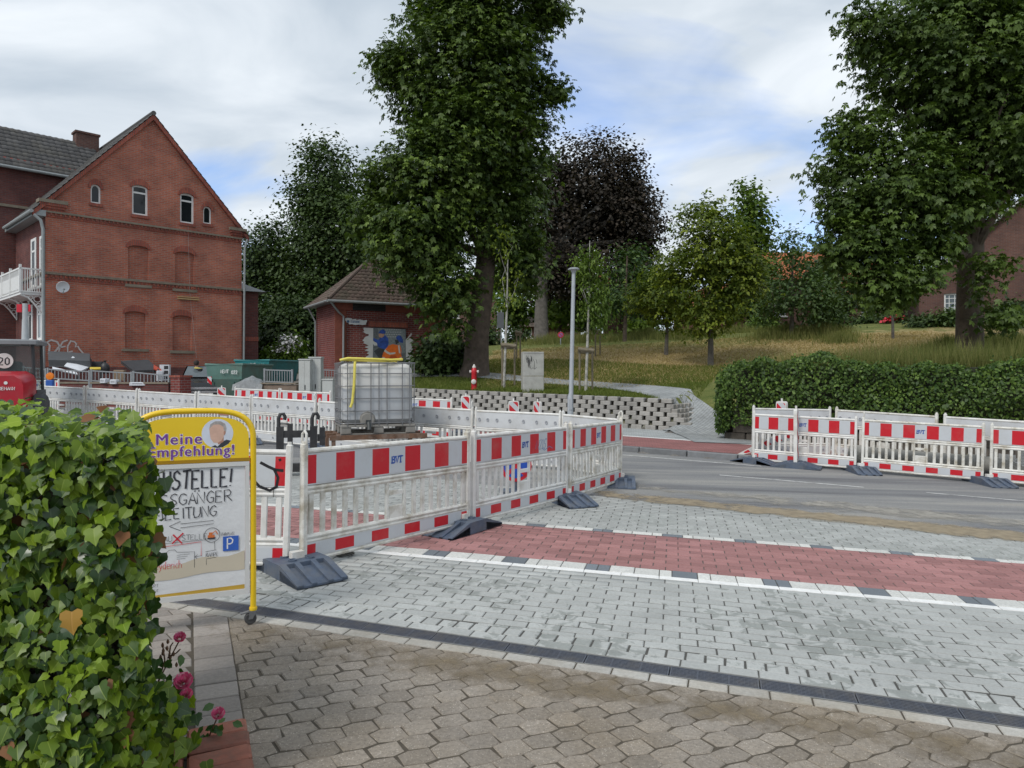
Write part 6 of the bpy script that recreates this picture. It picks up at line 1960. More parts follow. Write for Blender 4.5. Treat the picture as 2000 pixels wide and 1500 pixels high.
# roof: main ridge runs back from the gable
ov = .28
sl = (zr - zE) / (HW / 2)
def ridge_pt(y): return (HW / 2, y, zr + .1)
roof_slope('roof', (-.45, -.16, zE - .45 * sl + .12), (-.45, DEP, zE - .45 * sl + .12), (HW / 2, DEP, zr + .12), (HW / 2, -.16, zr + .12), M_TILE, house)
roof_slope('roof', (HW + .3, -.16, zE - .3 * sl + .12), (HW + .3, DEP, zE - .3 * sl + .12), (HW / 2, DEP, zr + .12), (HW / 2, -.16, zr + .12), M_TILE, house)
b = MB()
for (xa, xb) in ((-.45, HW / 2), (HW + .3, HW / 2)):
    za = zE + (xa if xa < 1 else HW - xa) * sl + .10
    b.add([(xa, -.14, za), (xb, -.14, zr + .10), (xb, -.14, zr - .12), (xa, -.14, za - .2), (xa, .0, za), (xb, .0, zr + .10), (xb, .0, zr - .12), (xa, .0, za - .2)], [(0, 1, 2, 3), (4, 5, 1, 0), (3, 2, 6, 7), (7, 6, 5, 4)])
b.build('verge_course', M_BRKS, house)
b = MB(); b.tube([(HW / 2, -.16, zr + .16), (HW / 2, DEP, zr + .16)], .1, 8); b.build('ridge_tiles', M_TILE, house, True)
b = MB(); b.tube([(-.5, -.2, zE - .38 * sl), (-.5, 4.6, zE - .38 * sl)], .07, 8); b.box(-.42, -.002, -.1, 4.9, zE - .55, zE - .32); b.build('gutter', M_GUT, house, True)
# wing that stands out to the street
ZW = hg(15, 322, 5.0)[1] + .3; WX, WY0, WY1 = -.70, 5.0, 8.6; zwr = ZW + 1.75
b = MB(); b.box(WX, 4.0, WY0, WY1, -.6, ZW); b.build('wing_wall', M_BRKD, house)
b = MB(); b.yz([(WY0, ZW + .001), (WY1, ZW + .001), ((WY0 + WY1) / 2, zwr)], WX, 3.5); b.build('wing_gable', M_BRKD, house)
ym = (WY0 + WY1) / 2
roof_slope('wing_roof', (WX - .2, WY0 - .35, ZW - .4), (3.6, WY0 - .35, ZW - .4), (3.6, ym, zwr + .1), (WX - .2, ym, zwr + .1), M_TILE, house)
roof_slope('wing_roof', (WX - .2, WY1 + .35, ZW - .4), (3.6, WY1 + .35, ZW - .4), (3.6, ym, zwr + .1), (WX - .2, ym, zwr + .1), M_TILE, house)
b = MB(); b.add([(WX - .26, WY0 - .38, ZW - .42), (WX - .26, ym, zwr + .14), (WX - .26, ym, zwr - .12), (WX - .26, WY0 - .38, ZW - .66), (WX - .12, WY0 - .38, ZW - .42), (WX - .12, ym, zwr + .14), (WX - .12, ym, zwr - .12), (WX - .12, WY0 - .38, ZW - .66)], [(0, 1, 2, 3), (4, 5, 1, 0), (3, 2, 6, 7), (7, 6, 5, 4), (0, 3, 7, 4)]); b.build('barge_board', mat('slate_grey', (.09, .10, .115), .6), house)
b = MB(); b.tube([(WX - .2, WY0 - .4, ZW - .46), (2.2, WY0 - .4, ZW - .46)], .07, 8); b.build('wing_gutter', M_GUT, house, True)
b = MB(); b.box(WX, 1.6, WY0 - .06, WY0 - .001, hg(100, 416, 5)[1], hg(100, 416, 5)[1] + .12); b.build('wing_belt', M_STN, house)
b = MB(); b.box(2.75, 3.75, 6.5, 7.1, zwr - .9, zwr + .5); b.box(2.7, 3.8, 6.45, 7.15, zwr + .501, zwr + .6); b.build('chimney', M_BRKB, house)
# balcony
yb0, yb1 = .35, 4.8; zb0 = hf(86, 572)[1]; zb1 = zb0 + .95
bl = thing('tmp', 'x', 'x'); bpy.data.objects.remove(bl)
b = MB(); b.box(-.75, .0, yb0, yb1, zb0 - .1, zb0); b.box(-.78, -.0, yb0 - .03, yb1, zb0 + .001, zb0 + .05)
b.box(-.79, -.73, yb0 - .04, yb1, zb1 - .06, zb1); b.box(-.73, 0, yb0 - .04, yb0 + .02, zb1 - .06, zb1); bal = b.build('balcony', M_FRAME, house)
b = MB()
for i in range(9): b.box(-.7 + i * .08, -.7 + i * .08 + .03, yb0 - .02, yb0 + .01, zb0 + .05, zb1 - .06)
for i in range(26): b.box(-.775, -.745, yb0 + i * .17, yb0 + i * .17 + .05, zb0 + .05, zb1 - .06)
b.box(-.768, -.752, yb0, yb1, zb0 + .12, zb1 - .3)
for y in (yb0, 2.0, 3.5): b.box(-.8, -.72, y - .04, y + .04, zb0, zb1 + .12)
tag(b.build('balusters', M_FRAME, bal), kind='stuff')
for y in (yb0 + .05, 2.4, 4.6):
    b = MB()
    b.tube([(-.72, y, zb0 - .12), (-.5, y, zb0 - .2), (-.3, y, zb0 - .42), (-.06, y, zb0 - .78)], .035, 6); b.tube([(-.04, y, zb0 - .1), (-.04, y, zb0 - .85)], .03, 6)
    for (x, z, r) in ((-.18, -.25, .12), (-.4, -.2, .07), (-.14, -.5, .08)): b.tube([(x + r * math.cos(t * math.pi / 5), y, zb0 + z + r * math.sin(t * math.pi / 5)) for t in range(10)], .018, 5, closed=True)
    b.build('balcony_bracket', M_FRAME, bal, True)
# rain pipes, cable, wooden bars, graffiti
b = MB(); x_, z_ = -.12, zE - .35
b.tube([(-.42, -.15, zE - .55), (-.2, -.2, zE - .75), (-.12, -.2, zE - 1.1), (-.1, -.2, .9), (-.18, -.22, .5), (-.1, -.2, -.3)], .06, 8); b.build('rain_pipe', M_GUT, house, True)
b = MB(); b.tube([(HW + .22, -.12, zE - .35), (HW + .1, -.1, zE - .8), (HW + .04, -.1, -.3)], .05, 8); b.build('rain_pipe', M_GUT, house, True)
xc, zc1 = hg(367, 438); _, zc0 = hg(382, 700)
b = MB(); b.tube([(xc, -.03, zc1), (xc + .05, -.06, (zc1 + zc0) / 2), (xc + .35, -.08, zc0)], .006, 5); b.build('hanging_cable', mat('pale_cable', (.35, .3, .28), .7), house)
xa, za = hg(346, 584); xb, _ = hg(388, 590)
b = MB(); b.box(xa, xb, -.1, -.02, za, za + .05); b.box(xa, xb, -.1, -.02, za + .09, za + .13); b.build('wooden_bar', mat('raw_wood', (.42, .29, .14), .8), house)
b = MB(); yg = -.052
def gp(pts, w): ribbon(b, [hg(px, py) for px, py in pts], w, -.012)
gp([(95, 692), (97, 675), (92, 668), (100, 664), (112, 668), (116, 676), (108, 686), (96, 694)], .07); gp([(132, 664), (122, 668), (116, 680), (114, 692), (128, 690)], .06); gp([(116, 679), (128, 676)], .055)
gp([(146, 668), (138, 666), (132, 676), (132, 688), (142, 686)], .06); gp([(145, 667), (149, 672), (147, 678), (152, 676), (155, 682), (164, 692)], .055); gp([(112, 692), (124, 695), (138, 692)], .05)
b.build('graffiti', mat('white_spray', (.46, .42, .40), .7, .2, 20), house)
# satellite dish
x_, z_ = hg(117, 561)
b = MB(); b.lathe([(.0, .0), (.12, .015), (.20, .045), (.235, .075), (.23, .085), (.19, .055), (.1, .025), (.0, .012)], 20, (0, 0, 0), 'y')
dish = thing('satellite_dish', 'white satellite dish on the brick gable', 'satellite dish', house.matrix_basis @ Vector((0, 0, 0)))
bpy.context.view_layer.update()
wp = house.matrix_world @ Vector((x_, -.35, z_)); dish.location = wp; dish.rotation_euler = (R(20), 0, math.atan2(HA.y, HA.x) + R(0))
for v in range(len(b.v)): b.v[v] = (b.v[v][0], -b.v[v][1] + 0.0, b.v[v][2])
b.build('reflector', mat('dish_white', (.68, .70, .72), .4), dish, True)
b = MB(); b.tube([(0, .0, -.2), (0, -.2, -.22), (0, -.28, -.05)], .012, 6); b.lathe([(.03, -.03), (.03, .03)], 8, (0, -.28, -.03), 'y'); b.build('receiver_arm', M_GUT, dish)
b = MB(); b.tube([(0, .0, -.05), (0, .2, -.1), (0, .36, -.25)], .02, 6); b.build('wall_bracket', M_GUT, dish)

# extension behind the house
p0 = at(456, 600, 34.5)
ext = thing('rear_building', 'low dark brick rear building half hidden by the gable', 'building', (p0.x, p0.y, .5), R(30))
zt_ = at(480, 572, 35.2).z - .5
b = MB(); b.box(-3.5, 1.15, 0, 5, -.6, zt_); b.build('wall', M_BRKD, ext)
b = MB(); b.add([(-3.6, -.25, zt_ + .02), (1.5, -.25, zt_ + .02), (1.5, 5.2, zt_ + .02), (-3.6, 5.2, zt_ + .02), (-3.6, 2.5, zt_ + .9), (0.2, 2.5, zt_ + .9)], [(0, 1, 5, 4), (1, 2, 5), (2, 3, 4, 5), (3, 0, 4), (0, 3, 2, 1)]); b.build('roof', mat('grey_felt', (.20, .21, .21), .8), ext)
b = MB(); b.box(-3.5, 1.17, -.03, -.001, zt_ - 2.4, zt_ - 2.2); b.build('belt_course', M_BRKS, ext)

# ------------------------------------------------------------------ transformer hut with mural
TC = Vector((-7.09, 28.5)); TA = Vector((.866, .5)); TZ = 1.55
hut = thing('transformer_hut', 'small brick transformer hut with tiled hip roof and workers mural', 'hut', (TC.x, TC.y, TZ), R(30))


def tg(px, py):
    u = (px - 1000) / F_PX; x = (TC.x - u * TC.y) / (u * TA.y - TA.x); d = TC.y + TA.y * x
    return x, CAM_H - (py - HORIZON) / F_PX * d - TZ


TW, TD = 4.7, 2.9; TE = tg(655, 586)[1]
b = MB(); b.box(0, TW, 0, TD, -.8, TE); b.build('wall', M_BRKH, hut)
b = MB(); x0_, _ = tg(676, 640); b.box(-.03, x0_, -.05, -.001, -.8, TE - .4); b.box(TW - .8, TW + .03, -.05, -.001, -.8, TE - .4); b.box(-.03, TW + .03, -.06, -.001, TE - .38, TE - .02); b.build('pilaster', mat('plain_red_brick', (.19, .055, .035), .85, .25, 8, .004, 40), hut)
o = .38; ap = TE + 1.95; rx0, rx1 = TW / 2 - .45, TW / 2 + .45
roof_slope('roof', (-o, -o, TE - .05), (TW + o, -o, TE - .05), (rx1, TD / 2, ap), (rx0, TD / 2, ap), M_TILEB, hut, .26, .22)
roof_slope('roof', (-o, TD + o, TE - .05), (-o, -o, TE - .05), (rx0, TD / 2, ap), (rx0, TD / 2, ap), M_TILEB, hut, .26, .22)
roof_slope('roof', (TW + o, -o, TE - .05), (TW + o, TD + o, TE - .05), (rx1, TD / 2, ap), (rx1, TD / 2, ap), M_TILEB, hut, .26, .22)
roof_slope('roof', (TW + o, TD + o, TE - .05), (-o, TD + o, TE - .05), (rx0, TD / 2, ap), (rx1, TD / 2, ap), M_TILEB, hut, .26, .22)
b = MB(); b.tube([(-o, -o, TE + .02), (rx0, TD / 2, ap + .04)], .07, 8); b.tube([(TW + o, -o, TE + .02), (rx1, TD / 2, ap + .04)], .07, 8); b.tube([(rx0, TD / 2, ap + .04), (rx1, TD / 2, ap + .04)], .07, 8); b.build('hip_tiles', M_TILEB, hut, True)
b = MB(); b.tube([(-o - .04, -o - .06, TE - .08), (TW + o, -o - .06, TE - .08)], .055, 8); b.tube([(-o - .05, -o, TE - .08), (-o - .05, TD + o, TE - .08)], .055, 8); b.box(-o, TW + o, -o, TD + o, TE - .08, TE - .061); b.build('gutter', M_GUT, hut, True)
b = MB(); b.tube([(-.3, -.4, TE - .12), (.1, -.15, TE - .5), (.3, -.12, TE - .65), (.28, -.12, -.3)], .04, 8); b.build('rain_pipe', M_GUT, hut, True)
b = MB(); b.tube([(-.43, TD - .3, TE - .12), (-.2, TD - .2, TE - .5), (-.1, TD - .2, TE - .7), (-.1, TD - .2, -.3)], .04, 8); b.build('rain_pipe', M_GUT, hut, True)
def patch(nm, pts, m, off, parent=hut, px=True):
    q = MB(); q.add([((tg(*p) if px else p)[0], -off, (tg(*p) if px else p)[1]) for p in pts], [tuple(range(len(pts)))]); return q.build(nm, m, parent)
x0_, z1_ = tg(688, 593); x1_, z0_ = tg(752, 609)
b = MB(); b.box(x0_, x1_, -.066, -.061, z0_, z1_); vt = b.build('vent_opening', mat('vent_dark', (.012, .011, .011), .8), hut)
b = MB()
for k in range(5): b.box(x0_, x1_, -.085, -.067, z0_ + .06 * k + .02, z0_ + .06 * k + .035)
b.build('louvre', mat('vent_louvre', (.03, .03, .03), .6), vt)
MW = mat('mural_white', (.44, .45, .45), .8, .12, 5); MG = mat('mural_grey', (.10, .115, .125), .8, .4, 12); MG2 = mat('mural_steel', (.16, .19, .2), .8, .35, 14); MBl = mat('mural_blue', (.02, .06, .26), .8, .5, 10)
MO = mat('mural_orange', (.62, .13, .015), .8, .2, 8); MOd = mat('mural_dark_orange', (.42, .07, .012), .8, .2, 8); MD = mat('mural_dark', (.03, .036, .042), .8, .3, 10); MSk = mat('mural_skin', (.33, .20, .14), .8, .2, 10); MSv = mat('mural_silver', (.48, .48, .44), .8, .15, 10)
mur = patch('mural', [(727, 640), (792, 643), (792, 714), (720, 713), (712, 708), (727, 700)], MG, .064)
def mp(nm, pts, m, off): return patch(nm, pts, m, off, mur)
mp('painted_panel', [(736, 641), (790, 644), (790, 690), (752, 690), (742, 660)], MG2, .0655)
jag = [(710, 642), (728, 642), (727, 704), (719, 704)]
lj = [(728, 641), (709, 640), (709, 644), (711, 647), (708, 648), (714, 652), (719, 653), (719, 656), (712, 658), (709, 663), (707, 665), (711, 668), (708, 670), (715, 673), (719, 675), (711, 678), (719, 681), (711, 684), (720, 687), (715, 690), (720, 693), (715, 696), (710, 701), (719, 702), (720, 705), (727, 704)]
rj = [(791, 664), (797, 657), (801, 651), (804, 652), (801, 657), (797, 660), (806, 664), (806, 668), (801, 671), (806, 674), (803, 678), (806, 681), (802, 685), (806, 689), (801, 692), (806, 696), (802, 699), (808, 703), (804, 706), (808, 709), (803, 712), (799, 715), (792, 708)]
mp('painted_edge', lj, MW, .067); mp('painted_edge', rj, MW, .067)
mp('painted_floor', [(712, 712), (729, 703), (745, 706), (746, 713)], MD, .0665)
mp('painted_worker', [(745, 656), (752, 655), (757, 661), (758, 670), (755, 680), (748, 682), (738, 678), (728, 664), (728, 660), (738, 664)], MBl, .0675)
mp('painted_legs', [(729, 686), (738, 680), (750, 682), (752, 690), (744, 700), (743, 704)], MD, .0672)
mp('painted_head', [(738, 653), (742, 650), (749, 650), (749, 657), (744, 660), (739, 658)], MSk, .068); mp('painted_helmet', [(738, 651), (741, 646), (747, 643), (752, 647), (751, 652), (745, 652)], MBl, .0685)
mp('painted_paper', [(725, 665), (735, 670), (736, 675), (730, 675), (726, 670)], MW, .069)
mp('painted_vest', [(744, 701), (747, 690), (752, 682), (758, 675), (766, 672), (773, 674), (780, 674), (783, 684), (782, 692), (785, 700), (779, 704), (770, 706), (760, 706), (752, 703)], MO, .0695)
mp('painted_vest_fold', [(757, 703), (762, 694), (770, 694), (776, 700), (770, 705), (762, 706)], MOd, .0698)
mp('painted_stripe', [(749, 686), (754, 690), (760, 693), (771, 691), (771, 688), (761, 689), (755, 686), (751, 682)], MSv, .0702); mp('painted_stripe', [(743, 700), (748, 697), (755, 702), (753, 705)], MSv, .0702); mp('painted_stripe', [(780, 698), (784, 697), (780, 705), (774, 707)], MSv, .0702); mp('painted_stripe', [(776, 675), (779, 674), (781, 690), (778, 690)], MSv, .0702)
mp('painted_second_helmet', [(772, 660), (776, 655), (782, 656), (786, 664), (786, 670), (781, 669), (776, 666)], MBl, .0704); mp('painted_hair', [(770, 664), (776, 663), (778, 669), (772, 673)], MD, .0706)
mp('painted_boots', [(744, 704), (752, 705), (760, 708), (770, 707), (778, 706), (786, 702), (788, 712), (776, 714), (762, 712), (748, 714), (744, 710)], MD, .0685)
b = MB()
for i in range(9):
    for j in range(4):
        q0 = tg(752 + i * 3.4 + (j % 2) * 1.6, 645 + j * 4.6); b.box(q0[0], q0[0] + .035, -.0664, -.0658, q0[1], q0[1] + .035)
tag(b.build('painted_dots', MW, mur), kind='stuff')
plq = patch('name_plaque', [(673, 622), (679, 621), (686, 622), (687, 624), (694, 623), (695, 625), (702, 624), (709, 626), (716, 625), (716, 628), (714, 631), (714, 634), (707, 635), (700, 634), (693, 635), (686, 633), (681, 634), (680, 631), (676, 630), (675, 627), (673, 626)], mat('plaque_white', (.55, .56, .56), .7, .08, 6), .065)
b = MB(); xq, zq = tg(684, 630); write(b, 'STADTWERKE', xq, zq - .01, .085, .014, -.068, cond=.62); xq2, zq2 = tg(679, 627); b.lathe([(.055, 0), (.055, .002)], 12, (xq2, -.068, zq2 - .02), 'y'); b.build('lettering', mat('plaque_blue', (.05, .11, .22), .7), plq)
b = MB(); x0_, z_ = tg(719, 632); x1_, _ = tg(795, 640); b.box(x0_, x1_, -.075, -.061, z_ - .12, z_ + .1); b.build('lintel', M_BRKS, hut)

# ------------------------------------------------------------------ small houses on the hill
def hill_house(name, label, px, d, base_y, rz, w, dep, wall_h, roof_h, mw, mr, windows=(), gable=True):
    p = at(px, base_y, d)
    t = thing(name, label, 'house', (p.x, p.y, p.z), rz)
    holes = [[(x0, z0), (x1, z0), (x1, z1), (x0, z1)] for (x0, x1, z0, z1, m_) in windows]
    ol = [(0, -1.5), (w, -1.5), (w, wall_h), (w / 2, wall_h + roof_h), (0, wall_h)] if gable else [(0, -1.5), (w, -1.5), (w, wall_h), (0, wall_h)]
    wall_holes('wall', ol, holes, 0, .15, mw, t)
    b = MB(); b.box(.01, w - .01, .16, dep, -1.5, wall_h - .01); b.build('side_wall', mw, t)
    if gable:
        sl_ = roof_h / (w / 2)
        roof_slope('roof', (-.4, -.25, wall_h - .4 * sl_ + .05), (-.4, dep, wall_h - .4 * sl_ + .05), (w / 2, dep, wall_h + roof_h + .05), (w / 2, -.25, wall_h + roof_h + .05), mr, t, .34, .3)
        roof_slope('roof', (w + .4, -.25, wall_h - .4 * sl_ + .05), (w + .4, dep, wall_h - .4 * sl_ + .05), (w / 2, dep, wall_h + roof_h + .05), (w / 2, -.25, wall_h + roof_h + .05), mr, t, .34, .3)
        b = MB(); b.tube([(-.4, -.27, wall_h - .4 * sl_), (w / 2, -.27, wall_h + roof_h)], .07, 6); b.tube([(w + .4, -.27, wall_h - .4 * sl_), (w / 2, -.27, wall_h + roof_h)], .07, 6); b.build('verge', M_GUT, t)
    else:
        roof_slope('roof', (-.4, -.4, wall_h - .1), (w + .4, -.4, wall_h - .1), (w + .4, dep / 2, wall_h + roof_h), (-.4, dep / 2, wall_h + roof_h), mr, t, .34, .3)
        roof_slope('roof', (-.4, dep + .4, wall_h - .1), (w + .4, dep + .4, wall_h - .1), (w + .4, dep / 2, wall_h + roof_h), (-.4, dep / 2, wall_h + roof_h), mr, t, .34, .3)
        b = MB(); b.yz([(0, wall_h), (dep, wall_h), (dep / 2, wall_h + roof_h - .1)], .0, w); b.build('gable', mw, t)
    for (x0, x1, z0, z1, m_) in windows:
        window_part(t, x0, x1, z0, z1, .08, 0, 0, m_ > 1, .09, M_GLASSL)
        if m_ > 2:
            g_ = MB(); k = 5
            for i in range(1, k): g_.box(x0 + (x1 - x0) * i / k - .015, x0 + (x1 - x0) * i / k + .015, .1, .112, z0 + .1, z1 - .1)
            for i in range(1, 4): g_.box(x0 + .1, x1 - .1, .099, .111, z0 + (z1 - z0) * i / 4 - .015, z0 + (z1 - z0) * i / 4 + .015)
            g_.build('glazing_bars', M_FRAME, t)
        b = MB(); b.box(x0 - .1, x1 + .1, -.05, .14, z0 - .1, z0 - .004); b.build('sill', M_FRAME if m_ < 3 else M_BRKS, t)
    return t


hill_house('hill_house', 'dark brown brick house on the right behind the chestnut trunk', 1795, 41, 626, R(-22), 10.5, 9, 2.0, 4.8, M_BRKB, M_TILEB, [(1.25, 2.6, .4, 1.5, 3), (5.3, 6.6, .4, 1.5, 3), (5.6, 6.9, 3.1, 4.1, 1)])
hill_house('hill_house', 'brick house with orange tiled roof behind the young trees', 1490, 62, 640, R(-5), 6.5, 8, 4.2, 3.0, M_BRKB, M_TILEO, [(1.0, 2.0, 1.0, 2.2, 1), (4.2, 5.2, 1.0, 2.2, 1)], gable=False)
hill_house('hill_house', 'brown brick gable with white window between the trees', 1672, 54, 628, R(6), 3.6, 7, 2.4, 2.2, M_BRKB, M_TILEO, [(.45, 1.35, .5, 1.6, 2)])
hill_house('hill_house', 'brick house with orange roof edge left of the maple', 1385, 60, 640, R(12), 5.2, 7, 2.2, 1.8, M_BRKD, M_TILEO, [(.8, 1.6, .6, 1.6, 1)])
hill_house('hill_house', 'brown brick house with orange roof beyond the lamp post', 1178, 56, 652, R(-8), 3.0, 7, 3.6, 1.6, M_BRKB, M_TILEO, [(1.4, 2.2, 2.2, 3.0, 1)], gable=False)
hill_house('hill_house', 'low red brick house far behind the big tree', 1010, 62, 668, R(-4), 5.4, 7, 1.4, 1.2, M_BRKD, M_TILEB, [(.7, 1.3, .4, 1.2, 1)], gable=False)
hill_house('hill_house', 'distant brick house with orange roof behind the left copse', 860, 75, 640, R(6), 6, 7, 3.0, 3.0, M_BRKB, M_TILEO, [(1.0, 2.0, 1.0, 2.2, 1)])
# ================================================================== VEGETATION
UP = np.array([0., 0., 1.])


def norm_(a):
    return a / (np.linalg.norm(a, axis=-1, keepdims=True) + 1e-9)


def leaf_quads(P, Nn, size, rng, leaflets=1, droop=.35, width=.34, fan=2.4):
    """diamond leaves (or palmate fans of leaflets) at points P facing Nn; returns verts (M,4,3) and leaf index"""
    n = len(P)
    Tn = norm_(np.cross(Nn, rng.normal(size=(n, 3))))
    Bn = np.cross(Nn, Tn)
    out_ = []; ids = []
    for k in range(leaflets):
        th = 0 if leaflets == 1 else -fan + 2 * fan * k / (leaflets - 1)
        D = np.cos(th) * Tn + np.sin(th) * Bn
        L = size[:, None] * (1.0 if leaflets == 1 else (1.0 - .25 * abs(th) / fan))
        Sd = np.cross(Nn, D) * L * width * (.5 if leaflets > 1 else 1.0)
        dr_ = UP * L * droop
        mid = P + D * L * .55 - dr_ * .18
        tip = P + D * L - dr_
        out_.append(np.stack([P, mid + Sd, tip, mid - Sd], 1)); ids.append(np.arange(n))
    return np.concatenate(out_), np.concatenate(ids)


def sample_crown(blobs, nclump, rng, shell=.55):
    """clump centres spread over ellipsoids, biased to their outsides; returns centres and outward directions"""
    vol = np.array([b[1] * b[2] * b[3] for b in blobs]) ** .75; vol /= vol.sum()
    which = rng.choice(len(blobs), nclump, p=vol)
    d = norm_(rng.normal(size=(nclump, 3)))
    r = (shell + (1 - shell) * rng.random(nclump)) ** 1.0
    r = np.where(rng.random(nclump) < .25, rng.random(nclump) ** .5 * .8, r)
    c = np.array([b[0] for b in blobs])[which]; rad = np.array([[b[1], b[2], b[3]] for b in blobs])[which]
    return c + d * rad * r[:, None], norm_(d * np.array([1, 1, .8]) + np.array([0, 0, .25])), which


def foliage(name, blobs, nclump, per, size, m, parent, O, seed, leaflets=1, crad=.5, flat=.6, droop=.35, width=.34, spread=.45, shell=.55, minz=None):
    rng = np.random.default_rng(seed)
    Cc, Dd, wh = sample_crown(blobs, nclump, rng, shell)
    P = np.repeat(Cc, per, 0) + rng.normal(size=(nclump * per, 3)) * crad * np.array([1, 1, flat])
    Nn = norm_(np.repeat(Dd, per, 0) * .6 + np.array([0, 0, .75]) + rng.normal(size=P.shape) * spread)
    sz = size * rng.uniform(.65, 1.25, len(P))
    if minz is not None:
        ok = P[:, 2] > minz
        P, Nn, sz = P[ok], Nn[ok], sz[ok]
    else:
        ok = np.ones(len(P), bool)
    ct = np.repeat(rng.random(nclump), per)[ok]
    tone = np.clip(ct * .6 + rng.random(len(P)) * .4, 0, .999)
    Q, ids = leaf_quads(P, Nn, sz, rng, leaflets, droop, width)
    V = Q.reshape(-1, 3) - np.array(O)
    nq = len(Q)
    o = np_mesh(name, V, np.arange(nq * 4), np.full(nq, 4), m, tone=tone[ids], parent=parent)
    return o, Cc


M_BARK = mat('grey_brown_bark', (.10, .075, .058), .95, .45, 4, .03, 9)
M_BARKG = mat('grey_bark', (.11, .10, .088), .95, .4, 5, .02, 14)
M_BIRCH = mat('pale_bark', (.38, .37, .33), .85, .35, 7, .004, 30, dirt=(.05, .05, .045), dirt_amt=.8, dirt_scale=9)


def px_blob(px, py, d, rx, ry, rd):
    k = d / F_PX
    return (tuple(at(px, py, d)), rx * k, rd, ry * k)


def trunk_path(pts, wob, rng):
    return pts


def tree(name, label, base, trunk, blobs, nclump, per, size, lm, seed, leaflets=1, bark=None, limbs=14, group=None, cat='tree', **kw):
    """trunk: list of (point, radius) from the ground up; limbs reach into the crown"""
    bark = bark or M_BARK
    O = Vector(base)
    t = thing(name, label, cat, O, 0, group)
    crown, Cc = foliage('crown', blobs, nclump, per, size, lm, t, O, seed, leaflets, **kw)
    rr = random.Random(seed)
    b = MB()
    pts = [Vector(p) - O for p, r in trunk]; rad = [r for p, r in trunk]
    # flare and ribs at the foot
    b.tube([pts[0] - Vector((0, 0, .25))] + pts, [rad[0] * 1.25] + rad, 14)
    tr = b.build('trunk', bark, t, True)
    if limbs:
        b = MB()
        idx = [rr.randrange(len(Cc)) for _ in range(limbs)]
        for i in idx:
            e = Vector(Cc[i]) - O
            j = max(1, min(len(pts) - 1, int(len(pts) * rr.uniform(.45, 1.0))))
            lo_ = len(pts) // 2
            cand = [k for k in range(lo_, len(pts)) if pts[k].z < e.z - .3] or [lo_]
            j = cand[min(len(cand) - 1, rr.randrange(len(cand)))] if rr.random() < .4 else cand[-1]
            s = pts[j]; r0 = rad[j] * .45
            m1 = s.lerp(e, .4) + Vector((rr.gauss(0, .15), rr.gauss(0, .15), (e - s).length * .10)); m2 = s.lerp(e, .75) + Vector((rr.gauss(0, .12), rr.gauss(0, .12), (e - s).length * .06))
            b.tube([s, m1, m2, e], [r0, r0 * .6, r0 * .35, r0 * .12], 6, cap=False)
        b.build('limbs', bark, t, True)
        t.children[-1]['kind'] = 'stuff'
    return t


L_CH = leaf_mat('chestnut_leaf', (.026, .052, .011), (.135, .20, .033), .5, .22, .3)
L_CHR = leaf_mat('dark_chestnut_leaf', (.024, .048, .013), (.115, .175, .031), .5, .22, .3)
L_COP = leaf_mat('copper_leaf', (.018, .016, .012), (.058, .045, .032), .55, .15, .25)
L_DK = leaf_mat('dark_green_leaf', (.018, .038, .012), (.070, .110, .030), .55, .18, .25)
L_MID = leaf_mat('mid_green_leaf', (.040, .080, .014), (.15, .22, .035), .55, .3, .25)
L_BR = leaf_mat('bright_green_leaf', (.06, .11, .015), (.16, .23, .03), .55, .35, .25)
L_MAP = leaf_mat('maple_leaf', (.055, .09, .013), (.21, .26, .032), .55, .3, .25)
L_BLU = leaf_mat('blue_green_leaf', (.026, .058, .020), (.095, .15, .042), .55, .25, .25)
L_HED = leaf_mat('hedge_leaf', (.022, .055, .008), (.125, .20, .035), .5, .22, .3)

# the big chestnut in the middle
g0 = ground_at(927, 27.3)
tree('chestnut_tree', 'tall dense chestnut tree rising out of frame behind the red hydrant', g0,
     [(g0, .60), (g0 + Vector((.06, 0, .5)), .50), (at(932, 660, 27.3), .45), (at(940, 590, 27.3), .42), (at(950, 500, 27.4), .38), (at(955, 380, 27.5), .33), (at(945, 220, 27.5), .26), (at(940, 60, 27.5), .15)],
     [px_blob(905, 150, 27.3, 168, 165, 2.8), px_blob(1012, 330, 27.8, 66, 235, 1.8), px_blob(825, 385, 25.8, 112, 165, 2.2), px_blob(800, 480, 25.6, 82, 92, 1.8), px_blob(872, 560, 25.8, 66, 82, 1.5),
      px_blob(950, 0, 27.5, 150, 90, 2.4), px_blob(765, 130, 26.8, 40, 50, .9), px_blob(878, 635, 25.4, 26, 36, .6), px_blob(1020, 515, 27.8, 52, 62, 1.2), px_blob(890, 300, 25.5, 84, 125, 1.6), px_blob(1070, 20, 27.5, 40, 36, .8), px_blob(1082, 180, 27.6, 22, 26, .5), px_blob(735, 430, 26, 38, 70, .9), px_blob(735, 350, 26, 26, 40, .7), px_blob(955, 400, 26.2, 62, 90, .9), px_blob(960, 250, 26, 80, 90, 1.0)],
     2250, 27, .135, L_CH, 101, leaflets=5, limbs=26, crad=.30, flat=.5, droop=.42, width=.66)
g0 = ground_at(1894, 24.3)
